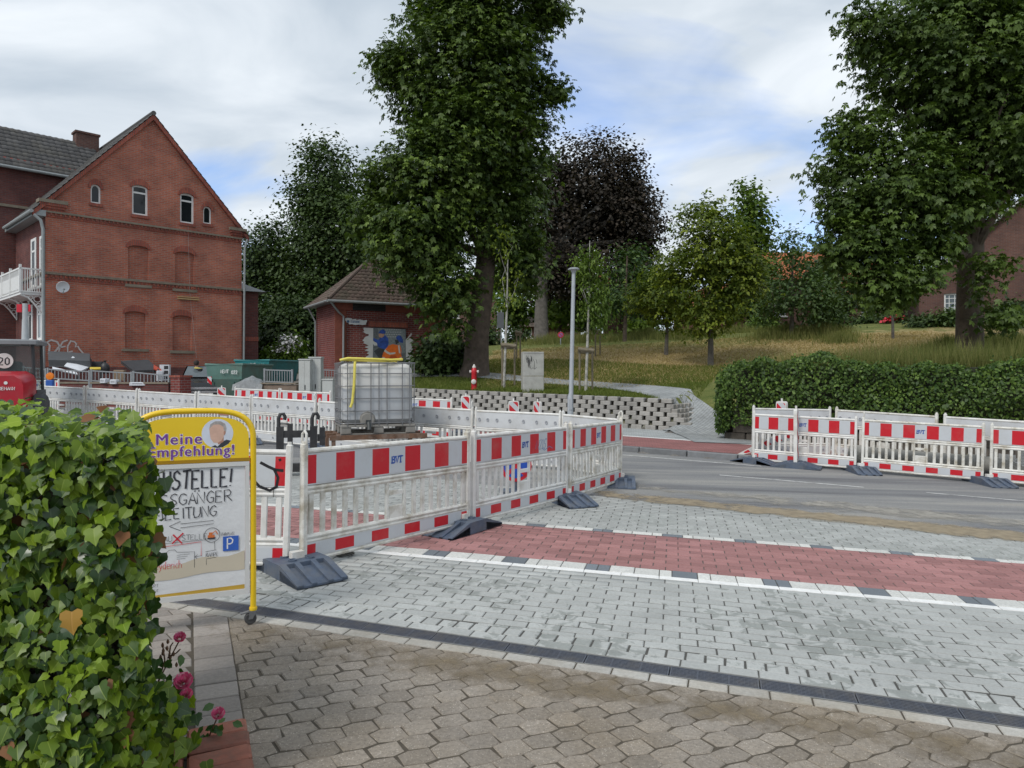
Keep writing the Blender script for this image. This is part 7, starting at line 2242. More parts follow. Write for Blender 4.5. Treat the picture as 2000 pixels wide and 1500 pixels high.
tree('chestnut_tree', 'big chestnut tree at the right edge above the hedge', g0,
     [(g0, .47), (g0 + Vector((0, 0, .5)), .43), (at(1894, 600, 24.3), .41), (at(1896, 500, 24.3), .39), (at(1900, 350, 24.3), .34), (at(1905, 180, 24.3), .26), (at(1910, 0, 24.3), .18)],
     [px_blob(1860, 110, 23.8, 185, 170, 2.8), px_blob(1745, 370, 23.3, 120, 130, 2.0), px_blob(1940, 270, 24, 150, 165, 2.6), px_blob(1690, 495, 22.8, 62, 62, 1.1), px_blob(1765, 530, 22.8, 66, 55, 1.2), px_blob(1860, 395, 22.8, 90, 60, 1.3),
      px_blob(2070, 120, 24, 140, 220, 2.6), px_blob(1935, 530, 22.6, 22, 60, .4), px_blob(1950, 620, 22.6, 28, 30, .5), px_blob(1700, 60, 23.4, 50, 60, 1.0), px_blob(1680, 260, 23.2, 60, 60, 1.0), px_blob(1650, 400, 23.2, 50, 50, .9), px_blob(1960, -60, 24, 200, 90, 2.6), px_blob(1655, 465, 22.8, 48, 60, .9), px_blob(1720, 555, 22.7, 60, 52, 1.0), px_blob(1810, 480, 22.8, 60, 50, 1.0), px_blob(1625, 330, 23.2, 34, 40, .7)],
     2000, 27, .135, L_CHR, 102, leaflets=5, limbs=30, crad=.30, flat=.5, droop=.42, width=.66)
# copper tree and the dark copse on the left
g0 = ground_at(1057, 45)
tree('copper_beech', 'dark purple leaved tree behind the tall chestnut', g0,
     [(g0, .5), (at(1057, 600, 45), .4), (at(1060, 520, 45.5), .36), (at(1110, 430, 46.5), .25), (at(1150, 330, 47), .12)],
     [px_blob(1160, 375, 48, 108, 118, 3.6), px_blob(1210, 400, 48, 60, 90, 3), px_blob(1235, 440, 48, 55, 100, 2.8), px_blob(1080, 420, 47, 60, 130, 2.8), px_blob(1150, 520, 47.5, 120, 80, 3.0), px_blob(1245, 520, 48, 42, 55, 1.8), px_blob(1065, 540, 46, 45, 50, 1.6)],
     1900, 26, .20, L_COP, 103, bark=M_BARKG, limbs=18, crad=.45, width=.55)
for i, (lab, bx, d, bl) in enumerate([
    ('tall dark tree left of the chestnut, top against the sky', 640, 47, [(640, 350, 47, 62, 85, 2.8), (655, 450, 46, 66, 100, 3), (610, 520, 46, 64, 90, 2.8), (600, 400, 47, 40, 60, 2)]),
    ('dark rounded tree directly beside the gabled house', 535, 48, [(535, 500, 48, 52, 70, 2.6), (515, 590, 48, 46, 90, 2.4), (570, 600, 47, 50, 90, 2.6), (500, 520, 48, 30, 60, 1.8)]),
    ('dark tree behind the roof of the transformer hut', 690, 45, [(690, 470, 45, 48, 90, 2.4), (640, 590, 45, 60, 90, 2.4), (720, 580, 46, 50, 80, 2.4)]),
    ('dense dark tree low between house and hut', 590, 43, [(590, 640, 42, 62, 60, 2.2), (545, 660, 43, 50, 55, 2.0), (500, 650, 44, 34, 60, 1.6)])]):
    g0 = ground_at(bx, d)
    blobs = [px_blob(*q) for q in bl]
    tree('dark_tree', lab, g0, [(g0, .3), (at(bx, 660, d), .25), (at(bx, bl[0][1] + 40, d), .10)], blobs, 800, 24, .21, L_DK, 110 + i, limbs=10, crad=.5, width=.5, group='dark trees between house and hut')
# young trees on the bank
g0 = ground_at(1388, 29)
tree('maple_tree', 'young maple with full round crown on the mown bank', g0, [(g0, .13), (at(1388, 650, 29), .10), (at(1389, 560, 29), .08), (at(1390, 430, 29), .04)],
     [px_blob(1388, 480, 29, 78, 85, 1.5), px_blob(1330, 545, 29, 52, 70, 1.2), px_blob(1440, 550, 29, 62, 75, 1.4), px_blob(1388, 612, 28.8, 66, 48, 1.2), px_blob(1378, 410, 29, 40, 26, .7)],
     330, 20, .17, L_MAP, 120, leaflets=3, bark=M_BARKG, limbs=16, crad=.30, width=.7)
g0 = ground_at(1301, 33)
tree('maple_tree', 'small young maple with yellow green crown left of the fuller one', g0, [(g0, .10), (at(1303, 640, 33), .07), (at(1300, 560, 33), .04)],
     [px_blob(1272, 580, 33, 46, 42, 1.0), px_blob(1305, 565, 33, 50, 50, 1.2), px_blob(1320, 610, 33, 36, 36, .9)], 150, 20, .17, L_MAP, 121, leaflets=3, bark=M_BARKG, limbs=8, crad=.3, width=.7)
g0 = ground_at(1546, 36)
tree('ash_tree', 'young blue green tree standing in the tall grass', g0, [(g0, .12), (at(1547, 600, 36), .09), (at(1548, 480, 36), .03)],
     [px_blob(1556, 570, 36, 62, 60, 1.5), px_blob(1550, 490, 36, 34, 52, .8), px_blob(1600, 600, 36, 48, 36, 1.1), px_blob(1505, 600, 36, 30, 34, .9)], 190, 22, .2, L_BLU, 122, bark=M_BARKG, limbs=10, crad=.34)
g0 = ground_at(1744, 34)
tree('slim_tree', 'slim sapling on the mown grass before the red roses', g0, [(g0, .07), (at(1743, 590, 34), .05), (at(1742, 540, 34), .03)],
     [px_blob(1745, 560, 34, 36, 40, .8)], 50, 20, .17, L_CHR, 123, bark=M_BARKG, limbs=5, crad=.3)
g0 = ground_at(1220, 40)
tree('round_tree', 'dark green tree right of the lamp post', g0, [(g0, .12), (at(1222, 600, 40), .09), (at(1225, 500, 40), .04)],
     [px_blob(1235, 530, 41, 36, 52, 1.5), px_blob(1215, 590, 40, 34, 34, 1.2)], 130, 22, .22, L_BLU, 124, limbs=8, crad=.4)
g0 = ground_at(1462, 57)
tree('poplar_tree', 'pointed green tree rising above the maple', g0, [(g0, .25), (at(1462, 560, 57), .2), (at(1462, 400, 57), .08)],
     [px_blob(1464, 385, 57, 26, 34, 1.1), px_blob(1464, 440, 57, 44, 50, 1.8), px_blob(1470, 520, 57, 52, 70, 2.2)], 240, 24, .3, L_MID, 125, limbs=6, crad=.55, width=.5)
# staked young trees on the terrace
for (nm, lab, px, d, top, blobs, n, lm, sz) in [('birch_tree', 'staked birch with hanging light green twigs beside the lamp post', 1150, 23.0, 470, [(1155, 560, 23, 36, 72, .6), (1140, 520, 23, 24, 30, .5), (1170, 610, 23, 24, 40, .5)], 130, L_MID, .10),
                                               ('sapling', 'thin bare sapling between two stakes left of the concrete cabinet', 990, 24.2, 500, [(1000, 560, 24.2, 22, 60, .4), (985, 480, 24.2, 20, 40, .4)], 12, L_MAP, .11)]:
    g0 = ground_at(px - 6, d)
    tree(nm, lab, g0, [(g0, .05), (at(px - 3, 680, d), .045), (at(px, 600, d), .035), (at(px + 2, top, d), .012)], [px_blob(*q) for q in blobs], n, 22, sz, lm, 130 + px, bark=M_BIRCH, limbs=6, crad=.16, droop=.8, flat=1.2)
M_WOOD = mat('weathered_wood', (.17, .145, .10), .9, .3, 8, .004, 30)
def stakes(lab, pts, ybar, d):
    g0 = ground_at(sum(pts) / len(pts), d)
    t = thing('tree_stakes', lab, 'stakes', g0, 0, 'timber stakes of the young trees')
    for k, px in enumerate(pts):
        a = ground_at(px, d + (.35 if k % 2 else 0)); b = MB(); top = at(px, ybar - 4, d + (.35 if k % 2 else 0))
        b.tube([a - g0 - Vector((0, 0, .1)), top - g0], .034, 8); b.build('stake', M_WOOD, t, True)
    b = MB(); p0, p1 = at(min(pts) - 3, ybar, d - .05), at(max(pts) + 3, ybar + 3, d - .05); b.tube([p0 - g0, p1 - g0], .065, 8); b.build('cross_bar', M_WOOD, t, True)
    b = MB(); p0, p1 = at(min(pts) - 3, ybar + 5, d + .4), at(max(pts) + 3, ybar + 6, d + .4); b.tube([p0 - g0, p1 - g0], .06, 8); b.build('cross_bar', M_WOOD, t, True)
stakes('timber stakes holding the thin sapling', [981, 1005], 673, 24.2)
stakes('timber stakes holding the birch', [1132, 1157], 682, 23.0)
stakes('far timber stakes behind the sapling', [1009, 1016], 648, 33)
stakes('far timber stakes behind the birch', [1163, 1172], 645, 33)

# background trees and shrubs
bgt = [('bright green tree behind the lamp post', 1092, 52, [(1100, 600, 52, 45, 40, 2.0)], L_BR), ('green tree seen past the chestnut trunk', 1010, 54, [(1020, 600, 54, 40, 40, 2), (985, 610, 54, 30, 40, 1.6)], L_MID),
       ('light green tree far left of the chestnut trunk', 975, 62, [(985, 540, 62, 26, 40, 2)], L_MID), ('leafy tree at the left end of the far brick house', 1255, 54, [(1265, 610, 54, 36, 38, 1.8), (1240, 560, 56, 30, 40, 1.8)], L_DK),
       ('green tree low behind the maple', 1430, 52, [(1420, 600, 52, 50, 26, 1.8), (1470, 590, 52, 30, 30, 1.6)], L_DK), ('shady tree in front of the orange roofed house', 1640, 48, [(1640, 575, 48, 46, 46, 1.8), (1610, 530, 50, 34, 30, 1.6)], L_DK),
       ('leafy tree between the two right hand houses', 1765, 50, [(1760, 590, 50, 40, 28, 1.8)], L_DK), ('round tree at the far end of the park', 1130, 58, [(1150, 610, 58, 30, 40, 2)], L_DK)]
for i, (lab, bx, d, bl, lm) in enumerate(bgt):
    g0 = ground_at(bx, d)
    tree('park_tree', lab, g0, [(g0, .2), (at(bx, 640, d), .16), (at(bx, 590, d), .06)], [px_blob(*q) for q in bl], 110, 22, .28, lm, 140 + i, limbs=5, crad=.5, width=.5, group='trees far across the park')
sh = [('dark leafy bush at the foot of the chestnut by the hut', 862, 28.2, [(865, 690, 28, 40, 42, 1.1), (838, 708, 28, 30, 22, .9)], L_DK, .18, 130), ('dark bush left of the chestnut trunk', 898, 28.4, [(893, 700, 28.4, 22, 30, .7)], L_DK, .16, 60),
      ('garden hedge bushes below the white window', 1705, 46, [(1705, 630, 46, 46, 16, 1.0)], L_DK, .2, 90), ('garden bush with red roses', 1750, 44, [(1748, 628, 44, 18, 18, .7)], L_DK, .18, 40),
      ('pale flowering shrub in front of the right house', 1850, 40, [(1852, 622, 39, 22, 18, .7)], L_BLU, .16, 50), ('low green hedge in front of the right house', 1812, 41, [(1810, 632, 40, 30, 12, .7)], L_DK, .18, 60),
      ('dark evergreen shrub at the right edge', 1975, 38, [(1980, 612, 37, 40, 26, 1.0)], L_DK, .16, 110), ('bright green shrub on the bank beyond the lamp post', 1255, 46, [(1252, 642, 46, 30, 14, .9)], L_BR, .2, 60),
      ('dark shrub far behind the sapling', 950, 44, [(945, 660, 44, 26, 26, 1.2), (1010, 662, 46, 20, 18, 1.0)], L_DK, .2, 90), ('shrub under the blue green tree', 1600, 42, [(1620, 625, 42, 36, 18, 1.0)], L_DK, .18, 70), ('shrub at the far park edge behind the maple trunk', 1480, 46, [(1490, 635, 46, 30, 14, .9)], L_MID, .18, 60)]
for i, (lab, bx, d, bl, lm, sz, n) in enumerate(sh):
    g0 = ground_at(bx, d); t = thing('shrub', lab, 'shrub', g0)
    foliage('foliage', [px_blob(*q) for q in bl], n, 26, sz, lm, t, g0, 160 + i, crad=.3, width=.45)
    b = MB(); rr = random.Random(i)
    for k in range(5): b.tube([(rr.gauss(0, .1), rr.gauss(0, .1), -.1), (rr.gauss(0, .3), rr.gauss(0, .2), .5)], [.03, .01], 5)
    b.build('stems', M_BARK, t); t.children[-1]['kind'] = 'stuff'
    if 'red roses' in lab:
        foliage('flowers', [px_blob(1735, 624, 43.4, 8, 6, .3), px_blob(1755, 620, 43.4, 9, 6, .3), px_blob(1757, 632, 43.4, 6, 5, .2)], 9, 8, .16, mat('red_rose', (.55, .03, .05), .6), t, g0, 199, crad=.12, width=.8)
g0 = ground_at(562, 37)
t = thing('flowering_shrub', 'white flowering shrub in the gap between house and hut', 'shrub', g0)
foliage('foliage', [px_blob(555, 695, 37, 34, 22, .9), px_blob(570, 672, 37, 16, 18, .6)], 90, 22, .18, L_BR, t, g0, 201, crad=.3, width=.45)
foliage('flowers', [px_blob(568, 668, 36.6, 18, 16, .6), px_blob(556, 682, 36.4, 14, 10, .5)], 40, 12, .10, mat('white_blossom', (.62, .60, .58), .7), t, g0, 202, crad=.2, width=.8)

# ------------------------------------------------------------------ long hedge on the right
hz = thing('long_hedge', 'long shaggy green hedge above the low stone wall', 'hedge', kpt(4, 4.4, .7))
O = np.array(hz.location); rng = np.random.default_rng(77)
n = 34000
s = 3.95 + rng.random(n) ** .95 * 12.0
face = rng.random(n)
q = np.where(face < .62, 3.52 + rng.random(n) ** 2 * .3, 3.55 + rng.random(n) * 1.5)
zt = 1.98 + .10 * np.sin(s * 1.3) + .09 * np.sin(s * 7.3) * np.sin(s * 2.2) + .06 * np.sin(s * 3.1 + 1) - .012 * (s - 4)
low = .42
z = np.where(face < .62, low + (zt - low) * rng.random(n), zt - rng.random(n) ** 2 * .2)
endf = rng.random(n) < .10
s = np.where(endf, 3.85 + rng.random(n) ** 2 * .3, s); q = np.where(endf, 3.55 + rng.random(n) * 1.4, q); z = np.where(endf, low + .1 + (zt - low) * rng.random(n) * .98, z)
bul = np.array([mnoise.noise((a * 1.1, b * 1.8, 0)) for a, b in zip(s, z)])
q = q - .28 * np.maximum(bul, -.4) - .15 * np.sin(np.clip((z - low) / (zt - low), 0, 1) * 3.14)
# rounded shoulder at the left end
rnd = np.clip((4.5 - s) / .6, 0, 1); z = z - rnd ** 2 * .35
X = KO.x + KD.x * s + KN.x * q; Y = KO.y + KD.y * s + KN.y * q; Z = z - SLOPE * X * .4
P = np.stack([X, Y, Z], 1)
Nn = np.where((face < .62)[:, None], -np.array([KN.x, KN.y, -.45]), np.array([-.1, -.25, 1.0])); Nn = np.where(endf[:, None], np.array([-.8, -.4, .4]), Nn)
Nn = norm_(norm_(Nn) + rng.normal(size=P.shape) * .55)
Q, ids = leaf_quads(P, Nn, .075 * rng.uniform(.6, 1.3, n), rng, 1, .3, .38)
sh_ = rng.random(n) < .05; P[sh_] += np.array([-KN.x, -KN.y, 0]) * (rng.random(sh_.sum()) * .16)[:, None] + np.array([0, 0, 1.0]) * (rng.random(sh_.sum()) * .14)[:, None]
Q, ids = leaf_quads(P, Nn, .075 * rng.uniform(.6, 1.3, n), rng, 1, .3, .38)
tone = np.clip(.5 + .45 * bul + rng.normal(size=n) * .22, 0, .999)
np_mesh('foliage', Q.reshape(-1, 3) - O, np.arange(len(Q) * 4), np.full(len(Q), 4), L_HED, tone=tone[ids], parent=hz)
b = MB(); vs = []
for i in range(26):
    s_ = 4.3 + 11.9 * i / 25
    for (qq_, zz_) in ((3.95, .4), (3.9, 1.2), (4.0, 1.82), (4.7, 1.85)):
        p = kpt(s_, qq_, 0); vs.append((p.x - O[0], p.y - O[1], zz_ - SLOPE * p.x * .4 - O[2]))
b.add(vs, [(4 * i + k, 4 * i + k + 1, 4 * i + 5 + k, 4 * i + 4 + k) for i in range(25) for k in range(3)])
b.build('inner_sheet', mat('hedge_inner', (.018, .022, .010), .95, .4, 10, .03, 12), hz)  # dark green sheet behind the leaves, closing the view through the hedge

# ------------------------------------------------------------------ grass: tall tufts and the short sward
G_TALL = leaf_mat('tall_grass', (.09, .12, .03), (.26, .25, .095), .7, .3, .15)
G_SHORT = leaf_mat('short_grass', (.075, .115, .02), (.18, .205, .05), .7, .3, .15)
G_DRY = leaf_mat('dry_grass', (.30, .22, .10), (.52, .42, .22), .8, .2, .1)


def blades(name, label, X, Y, H, m, seed, w=.02, lean=.35):
    rng = np.random.default_rng(seed); n = len(X)
    Z = terrain(X, Y); a = rng.random(n) * 6.283; c, s_ = np.cos(a), np.sin(a)
    ln = rng.normal(size=(n, 2)) * lean * H[:, None]
    w = w * rng.uniform(.6, 1.4, n)
    p0 = np.stack([X - c * w, Y - s_ * w, Z - .02], 1); p1 = np.stack([X + c * w, Y + s_ * w, Z - .02], 1); p2 = np.stack([X + ln[:, 0], Y + ln[:, 1], Z + H], 1)
    V = np.stack([p0, p1, p2], 1).reshape(-1, 3)
    o = np_mesh(name, V, np.arange(3 * n), np.full(n, 3), m, tone=rng.random(n) * .999)
    return tag(o, label, 'grass', kind='stuff')


rng = np.random.default_rng(5)
TX = []; TY = []; TH = []
for (px, d, rx, ry, n, h) in [(1540, 36.5, 2.2, 1.6, 3000, .8), (1610, 36.0, 1.8, 1.4, 2600, .85), (1640, 33, 1.2, 1.2, 900, .6), (1330, 40, 2.2, 1.6, 1800, .7), (1270, 42, 2.6, 1.5, 1800, .7), (1150, 41, 3.5, 1.6, 2200, .7), (1080, 42, 2.0, 1.6, 1500, .7), (1985, 24, 1.6, 2.4, 3200, .8), (1850, 25.5, .9, 1.0, 1300, .7), (1940, 27, 1.6, 1.5, 1400, .7), (1440, 43, 2.4, 1.4, 1200, .6)]:
    a = rng.random(n) * 6.283; r = np.abs(rng.normal(size=n)) * .62; cx = (px - 1000) / F_PX * d
    TX.append(cx + np.cos(a) * r * rx); TY.append(d + np.sin(a) * r * ry); TH.append(h * rng.uniform(.5, 1.15, n) * np.clip(1 - .35 * r, .25, 1))
# fringe behind and on top of the hedge
n = 16000; s_ = 4.2 + rng.random(n) * 12; q_ = 4.5 + rng.random(n) ** 1.5 * 2.2
TX.append(KO.x + KD.x * s_ + KN.x * q_); TY.append(KO.y + KD.y * s_ + KN.y * q_); TH.append(rng.uniform(.55, 1.15, n) * (1.15 - (q_ - 4.5) * .22))
blades('tall_grass', 'tall unmown seeding grass on the bank and behind the hedge', np.concatenate(TX), np.concatenate(TY), np.concatenate(TH), G_TALL, 6, .014, .22)
n = 60000; s_ = -11 + rng.random(n) * 13.5; q_ = 5.9 + rng.random(n) ** 1.3 * 9
X = KO.x + KD.x * s_ + KN.x * q_; Y = KO.y + KD.y * s_ + KN.y * q_
pth = np.array([(p.x, p.y) for p in PC]); dm = np.min(np.hypot(X[:, None] - pth[None, ::2, 0], Y[:, None] - pth[None, ::2, 1]), axis=1)
ok = (dm > .75) & (X > -5.6)
blades('short_grass', 'short green grass on the terrace above the block wall', X[ok], Y[ok], rng.uniform(.05, .14, ok.sum()), G_SHORT, 7, .012, .5)
n = 60000; X = rng.uniform(-1, 22, n); Y = rng.uniform(24, 38, n)
pxs = 1000 + X / Y * F_PX
blades('hay', 'cut hay lying on the mown bank', X, Y, rng.uniform(.03, .10, n), G_DRY, 8, .02, 1.6)
# ================================================================== YARD AND STREET FURNITURE
# ------------------------------------------------------------------ lamp post, hydrant, cabinets
M_ZINC = mat('galvanised_pole', (.36, .39, .41), .5, .12, 6, metal=.2)
p = Vector(((1114 - 1000) / F_PX * 19.3, 19.3, 0)); p.z = street_z(p.x) + .1
lpst = thing('street_lamp', 'tall pale grey street lamp with flat round head', 'street lamp', p)
ht = at(1120, 527, 19.3).z - p.z
b = MB(); b.tube([(0, 0, 0), (0, 0, .9), (.02, 0, 1.0), (.09, 0, ht)], [.085, .08, .062, .05], 14); b.build('pole', M_ZINC, lpst, True)
b = MB(); b.lathe([(.06, -.08), (.08, -.02), (.155, .0), (.16, .025), (.11, .05), (.03, .06)], 20, (.09, 0, ht)); b.build('lamp_head', M_ZINC, lpst, True)
b = MB(); b.lathe([(.05, -.02), (.14, -.004)], 20, (.09, 0, ht)); b.build('lamp_glass', mat('lamp_opal', (.6, .6, .58), .3), lpst, True)
b = MB(); b.box(-.04, .04, -.095, -.06, .55, .85); b.build('service_door', M_ZINC, lpst)

M_HYD = mat('hydrant_red', (.46, .012, .02), .4, .1, 8); M_HYW = mat('hydrant_grey', (.55, .53, .5), .5, .1, 8)
g0 = ground_at(926, 24.0)
hy = thing('fire_hydrant', 'red fire hydrant on the grass above the block wall', 'hydrant', g0)
b = MB(); b.lathe([(.12, 0), (.12, .05), (.095, .06), (.09, .55), (.10, .58), (.10, .64), (.085, .68), (.06, .74)], 14); b.build('barrel', M_HYD, hy, True)
b = MB(); b.lathe([(.06, .74), (.062, .78), (.03, .83), (.022, .86)], 12); b.build('cap', M_HYW, hy, True)
for s in (-1, 1): b = MB(); b.lathe([(.04, 0), (.055, s * .05), (.04, s * .07)], 10, (s * .09, 0, .61), 'x'); b.build('hose_outlet', M_HYW, hy, True)
b = MB(); b.lathe([(.07, 0), (.085, -.04), (.05, -.06)], 12, (-.01, -.085, .27), 'y'); b.build('front_outlet', M_HYW, hy, True)
M_CONC = mat('grey_concrete', (.36, .36, .33), .85, .15, 5, .003, 40, dirt=(.2, .2, .18), dirt_amt=.4, dirt_scale=3)
g0 = ground_at(1040, 23.0)
cc = thing('concrete_cabinet', 'grey concrete service cabinet with black scribble on the grass', 'cabinet', g0, R(8))
h1 = at(1040, 688, 23.0).z - g0.z
b = MB(); b.bbox(-.34, .34, -.22, .22, -.1, h1 * .385, .02); b.build('base', M_CONC, cc)
b = MB(); b.bbox(-.34, .34, -.22, .22, h1 * .395, h1 - .03, .015); b.build('body', M_CONC, cc)
b = MB(); b.bbox(-.335, .335, -.23, .23, h1 - .03, h1 + .01, .01); b.build('lid', M_CONC, cc)
b = MB(); rr = random.Random(4)
for k in range(16):
    x = rr.uniform(-.27, .1); z = h1 - .1 - rr.random() * .15
    ribbon(b, [(x, z), (x + rr.uniform(-.03, .04), z - .08), (x + rr.uniform(-.02, .05), z - .1 - rr.random() * .22)], .012, -.2235)
ribbon(b, [(-.12, h1 - .48), (-.08, h1 - .55), (-.02, h1 - .50), (.02, h1 - .55), (.1, h1 - .49)], .01, -.2236)
b.build('graffiti', M_BLACKPAINT, cc)
M_CAB = mat('cabinet_grey', (.42, .44, .42), .5, .06, 5, dirt=(.3, .3, .28), dirt_amt=.3, dirt_scale=3)
def cabinet(lab, px0, px1, ytop, d, depth=.35, handle=True, zb=None):
    a = at(px0, ytop, d); c = at(px1, ytop, d); w = c.x - a.x; g = ground_at((px0 + px1) / 2, d); h = a.z - g.z
    t = thing('service_cabinet', lab, 'cabinet', (a.x, a.y, g.z), 0, 'grey service cabinets')
    b = MB(); b.box(0, w, 0, depth, -.1, .22); b.build('base', M_CONC, t)
    b = MB(); b.bbox(0.003, w - .003, .003, depth, .221, h - .04, .012); b.build('housing', M_CAB, t)
    b = MB(); b.bbox(-.015, w + .015, -.02, depth + .02, h - .04, h, .008); b.build('roof', M_CAB, t)
    if handle:
        for (u0, u1) in ((.03, .49), (.51, .97)):
            b = MB(); b.box(w * u0, w * u1, -.009, .002, .26, h - .07); dd_ = b.build('door', M_CAB, t)
        b = MB(); b.box(w * .53, w * .53 + .025, -.025, -.009, h * .42, h * .42 + .16); b.build('handle', M_BLK, dd_)
    return t
cabinet('grey service cabinet with black handle, left of the pair', 583, 606, 701, 24.3)
cabinet('taller grey service cabinet, right of the pair', 603, 627, 697, 24.6)
cabinet('low grey service cabinet beside the tall pair', 629, 650, 740, 24.0, handle=False)

# ------------------------------------------------------------------ railings, yard walls, pillar
M_RAIL = mat('grey_railing', (.26, .275, .285), .5, .12, 8, metal=.3)
def railing(lab, p, q, h, lift=.12, step=.13, group='grey metal railings of the yard'):
    p, q = Vector(p), Vector(q); d = q - p; L = math.hypot(d.x, d.y)
    t = thing('yard_railing', lab, 'railing', p, math.atan2(d.y, d.x), group)
    dz = (q.z - p.z) / L
    b = MB()
    for zz_ in (lift, h - .04): b.add([(0, -.02, zz_), (L, -.02, zz_ + dz * L), (L, .02, zz_ + dz * L), (0, .02, zz_), (0, -.02, zz_ + .04), (L, -.02, zz_ + .04 + dz * L), (L, .02, zz_ + .04 + dz * L), (0, .02, zz_ + .04)], [(0, 1, 5, 4), (1, 2, 6, 5), (2, 3, 7, 6), (3, 0, 4, 7), (4, 5, 6, 7), (3, 2, 1, 0)])
    b.build('rails', M_RAIL, t)
    for x in (0, L): b = MB(); b.box(x - .03, x + .03, -.03, .03, -.3 + dz * x, h + .03 + dz * x); b.build('post', M_RAIL, t)
    b = MB(); n = int(L / step)
    for i in range(1, n): x = L * i / n; b.box(x - .012, x + .012, -.008, .008, lift + .04 + dz * x, h - .04 + dz * x)
    tag(b.build('bars', M_RAIL, t), kind='stuff')
    return t
rl = [(44, 716, 738), (92, 720, 743), (177, 723, 748), (259, 726, 753), (332, 731, 760)]
for i, lab in enumerate(['yard railing panel nearest the loader', 'yard railing panel below the white board', 'yard railing panel with the yellow board behind', 'yard railing panel next to the brick pillar']):
    a = at(rl[i][0] + 2, rl[i][2], 24.6 - i * .25); c = at(rl[i + 1][0] - 2, rl[i + 1][2], 24.35 - i * .25)
    railing(lab, a, c, at(rl[i][0], rl[i][1], 24.6 - i * .25).z - a.z, .06)
a = at(95, 748, 24.6); c = at(334, 757, 23.6); d = c - a; L = math.hypot(d.x, d.y)
yw = thing('yard_wall', 'low brick yard wall under the grey railing', 'wall', (a.x, a.y, 0), math.atan2(d.y, d.x))
b = MB(); b.box(-3.0, L, -.13, .13, .0, a.z - .02); b.build('brickwork', M_BRKD, yw)
b = MB(); b.box(-3.0, L, -.16, .16, a.z - .018, a.z + .04); b.build('coping', M_STN, yw)
a = at(333, 733, 23.5); c = at(358, 733, 23.3)
gp_ = thing('gate_pillar', 'brick gate pillar at the end of the yard railing', 'pillar', (a.x, a.y, 0), R(-25))
b = MB(); b.box(0, .44, 0, .44, 0, a.z - .07); b.build('brickwork', M_BRKH, gp_)
b = MB(); b.box(-.03, .47, -.03, .47, a.z - .068, a.z); b.build('cap_course', M_BRKS, gp_)
a = at(468, 750, 25.2); c = at(582, 752, 24.6); d = c - a; L = math.hypot(d.x, d.y)
w2 = thing('garden_wall', 'low brick wall below the railing left of the cabinets', 'wall', (a.x, a.y, 0), math.atan2(d.y, d.x))
b = MB(); b.box(0, L * .42, -.12, .12, .2, a.z); b.build('brickwork', M_BRKH, w2)
b = MB(); b.box(L * .42 + .005, L, -.10, .10, .2, a.z - .02); b.build('rendered_part', mat('brown_render', (.17, .13, .10), .9, .25, 6), w2)
b = MB(); b.box(-.03, L, -.15, .15, a.z + .003, a.z + .05); b.build('coping', M_STN, w2)
railing('white grey railing panel on the brick wall left of the cabinets', at(517, 749, 25.0), at(571, 751, 24.7), .50, .05, .1)
railing('grey railing panel right of the cabinets', at(628, 750, 26.5), at(668, 752, 26.0), .55, .05, .12)
railing('dark railing panel in front of the hut', at(668, 728, 27.6), at(690, 729, 27.6), .5, .05, .12)

# ------------------------------------------------------------------ skips
def skip(lab, px0, px1, ytop, d, rz, col, dark, depth, sign=None):
    a = at(px0, ytop, d); c = at(px1, ytop, d); w = math.hypot(c.x - a.x, 0) / math.cos(rz) * .95; g = ground_at((px0 + px1) / 2, d).z
    t = thing('skip_container', lab, 'skip', (a.x, a.y, g), rz, 'waste skips in the yard'); h = a.z - g
    b = MB()
    ring0 = [(.12, .06), (w - .12, .06), (w - .12, depth - .25), (.12, depth - .25)]; ring1 = [(0, -.1), (w, -.1), (w, depth), (0, depth)]
    b.add([(x, y, .12) for x, y in ring0] + [(x, y, h) for x, y in ring1], [(0, 1, 5, 4), (1, 2, 6, 5), (2, 3, 7, 6), (3, 0, 4, 7), (0, 3, 2, 1)]); b.build('hopper', col, t)
    b = MB(); b.tube([(x, y, h) for x, y in ring1], .05, 6, closed=True); b.build('rim', col, t)
    b = MB(); b.xz([(.1, .1), (w - .1, .1), (w - .05, h * .66), (.05, h * .66)], -.16, -.06); b.build('end_flap', dark, t)
    for x in (.25, w - .35): b = MB(); b.box(x, x + .1, -.2, -.165, .12, h * .6); b.build('rib', dark, t)
    for x in (-.02, w - .02): b = MB(); b.tube([(x, .5, h * .5), (x + (-.1 if x < 0 else .1), .5, h * .55)], .05, 8); b.build('lifting_pin', dark, t)
    b = MB(); write(b, 'NENT', w * .42, h * .80, .12, .03, -.125 - .0, cond=.9); write(b, '022', w * .72, h * .78, .12, .028, -.125, cond=.9); o = b.build('lettering', mat('skip_white', (.55, .58, .56), .6), t); o.location.y = -.005
    if sign:
        b = MB(); b.box(.12, .28, -.215, -.205, h * .42, h * .72); b.build('warning_plate', M_BEAC, t)
    return t
skip('green waste skip beside the parked car', 405, 482, 712, 25.8, R(-6), mat('skip_green', (.10, .20, .17), .6, .15, 4, dirt=(.12, .08, .05), dirt_amt=.5, dirt_scale=2), mat('skip_dark_green', (.035, .085, .07), .6, .2, 4, dirt=(.1, .08, .05), dirt_amt=.4, dirt_scale=2), 2.4, True)
skip('teal waste skip behind the green one', 461, 536, 704, 29.5, R(-10), mat('skip_teal', (.02, .20, .21), .5, .12, 4, dirt=(.1, .1, .08), dirt_amt=.3, dirt_scale=2), mat('skip_dark_teal', (.015, .11, .12), .5, .15, 4), 2.6)
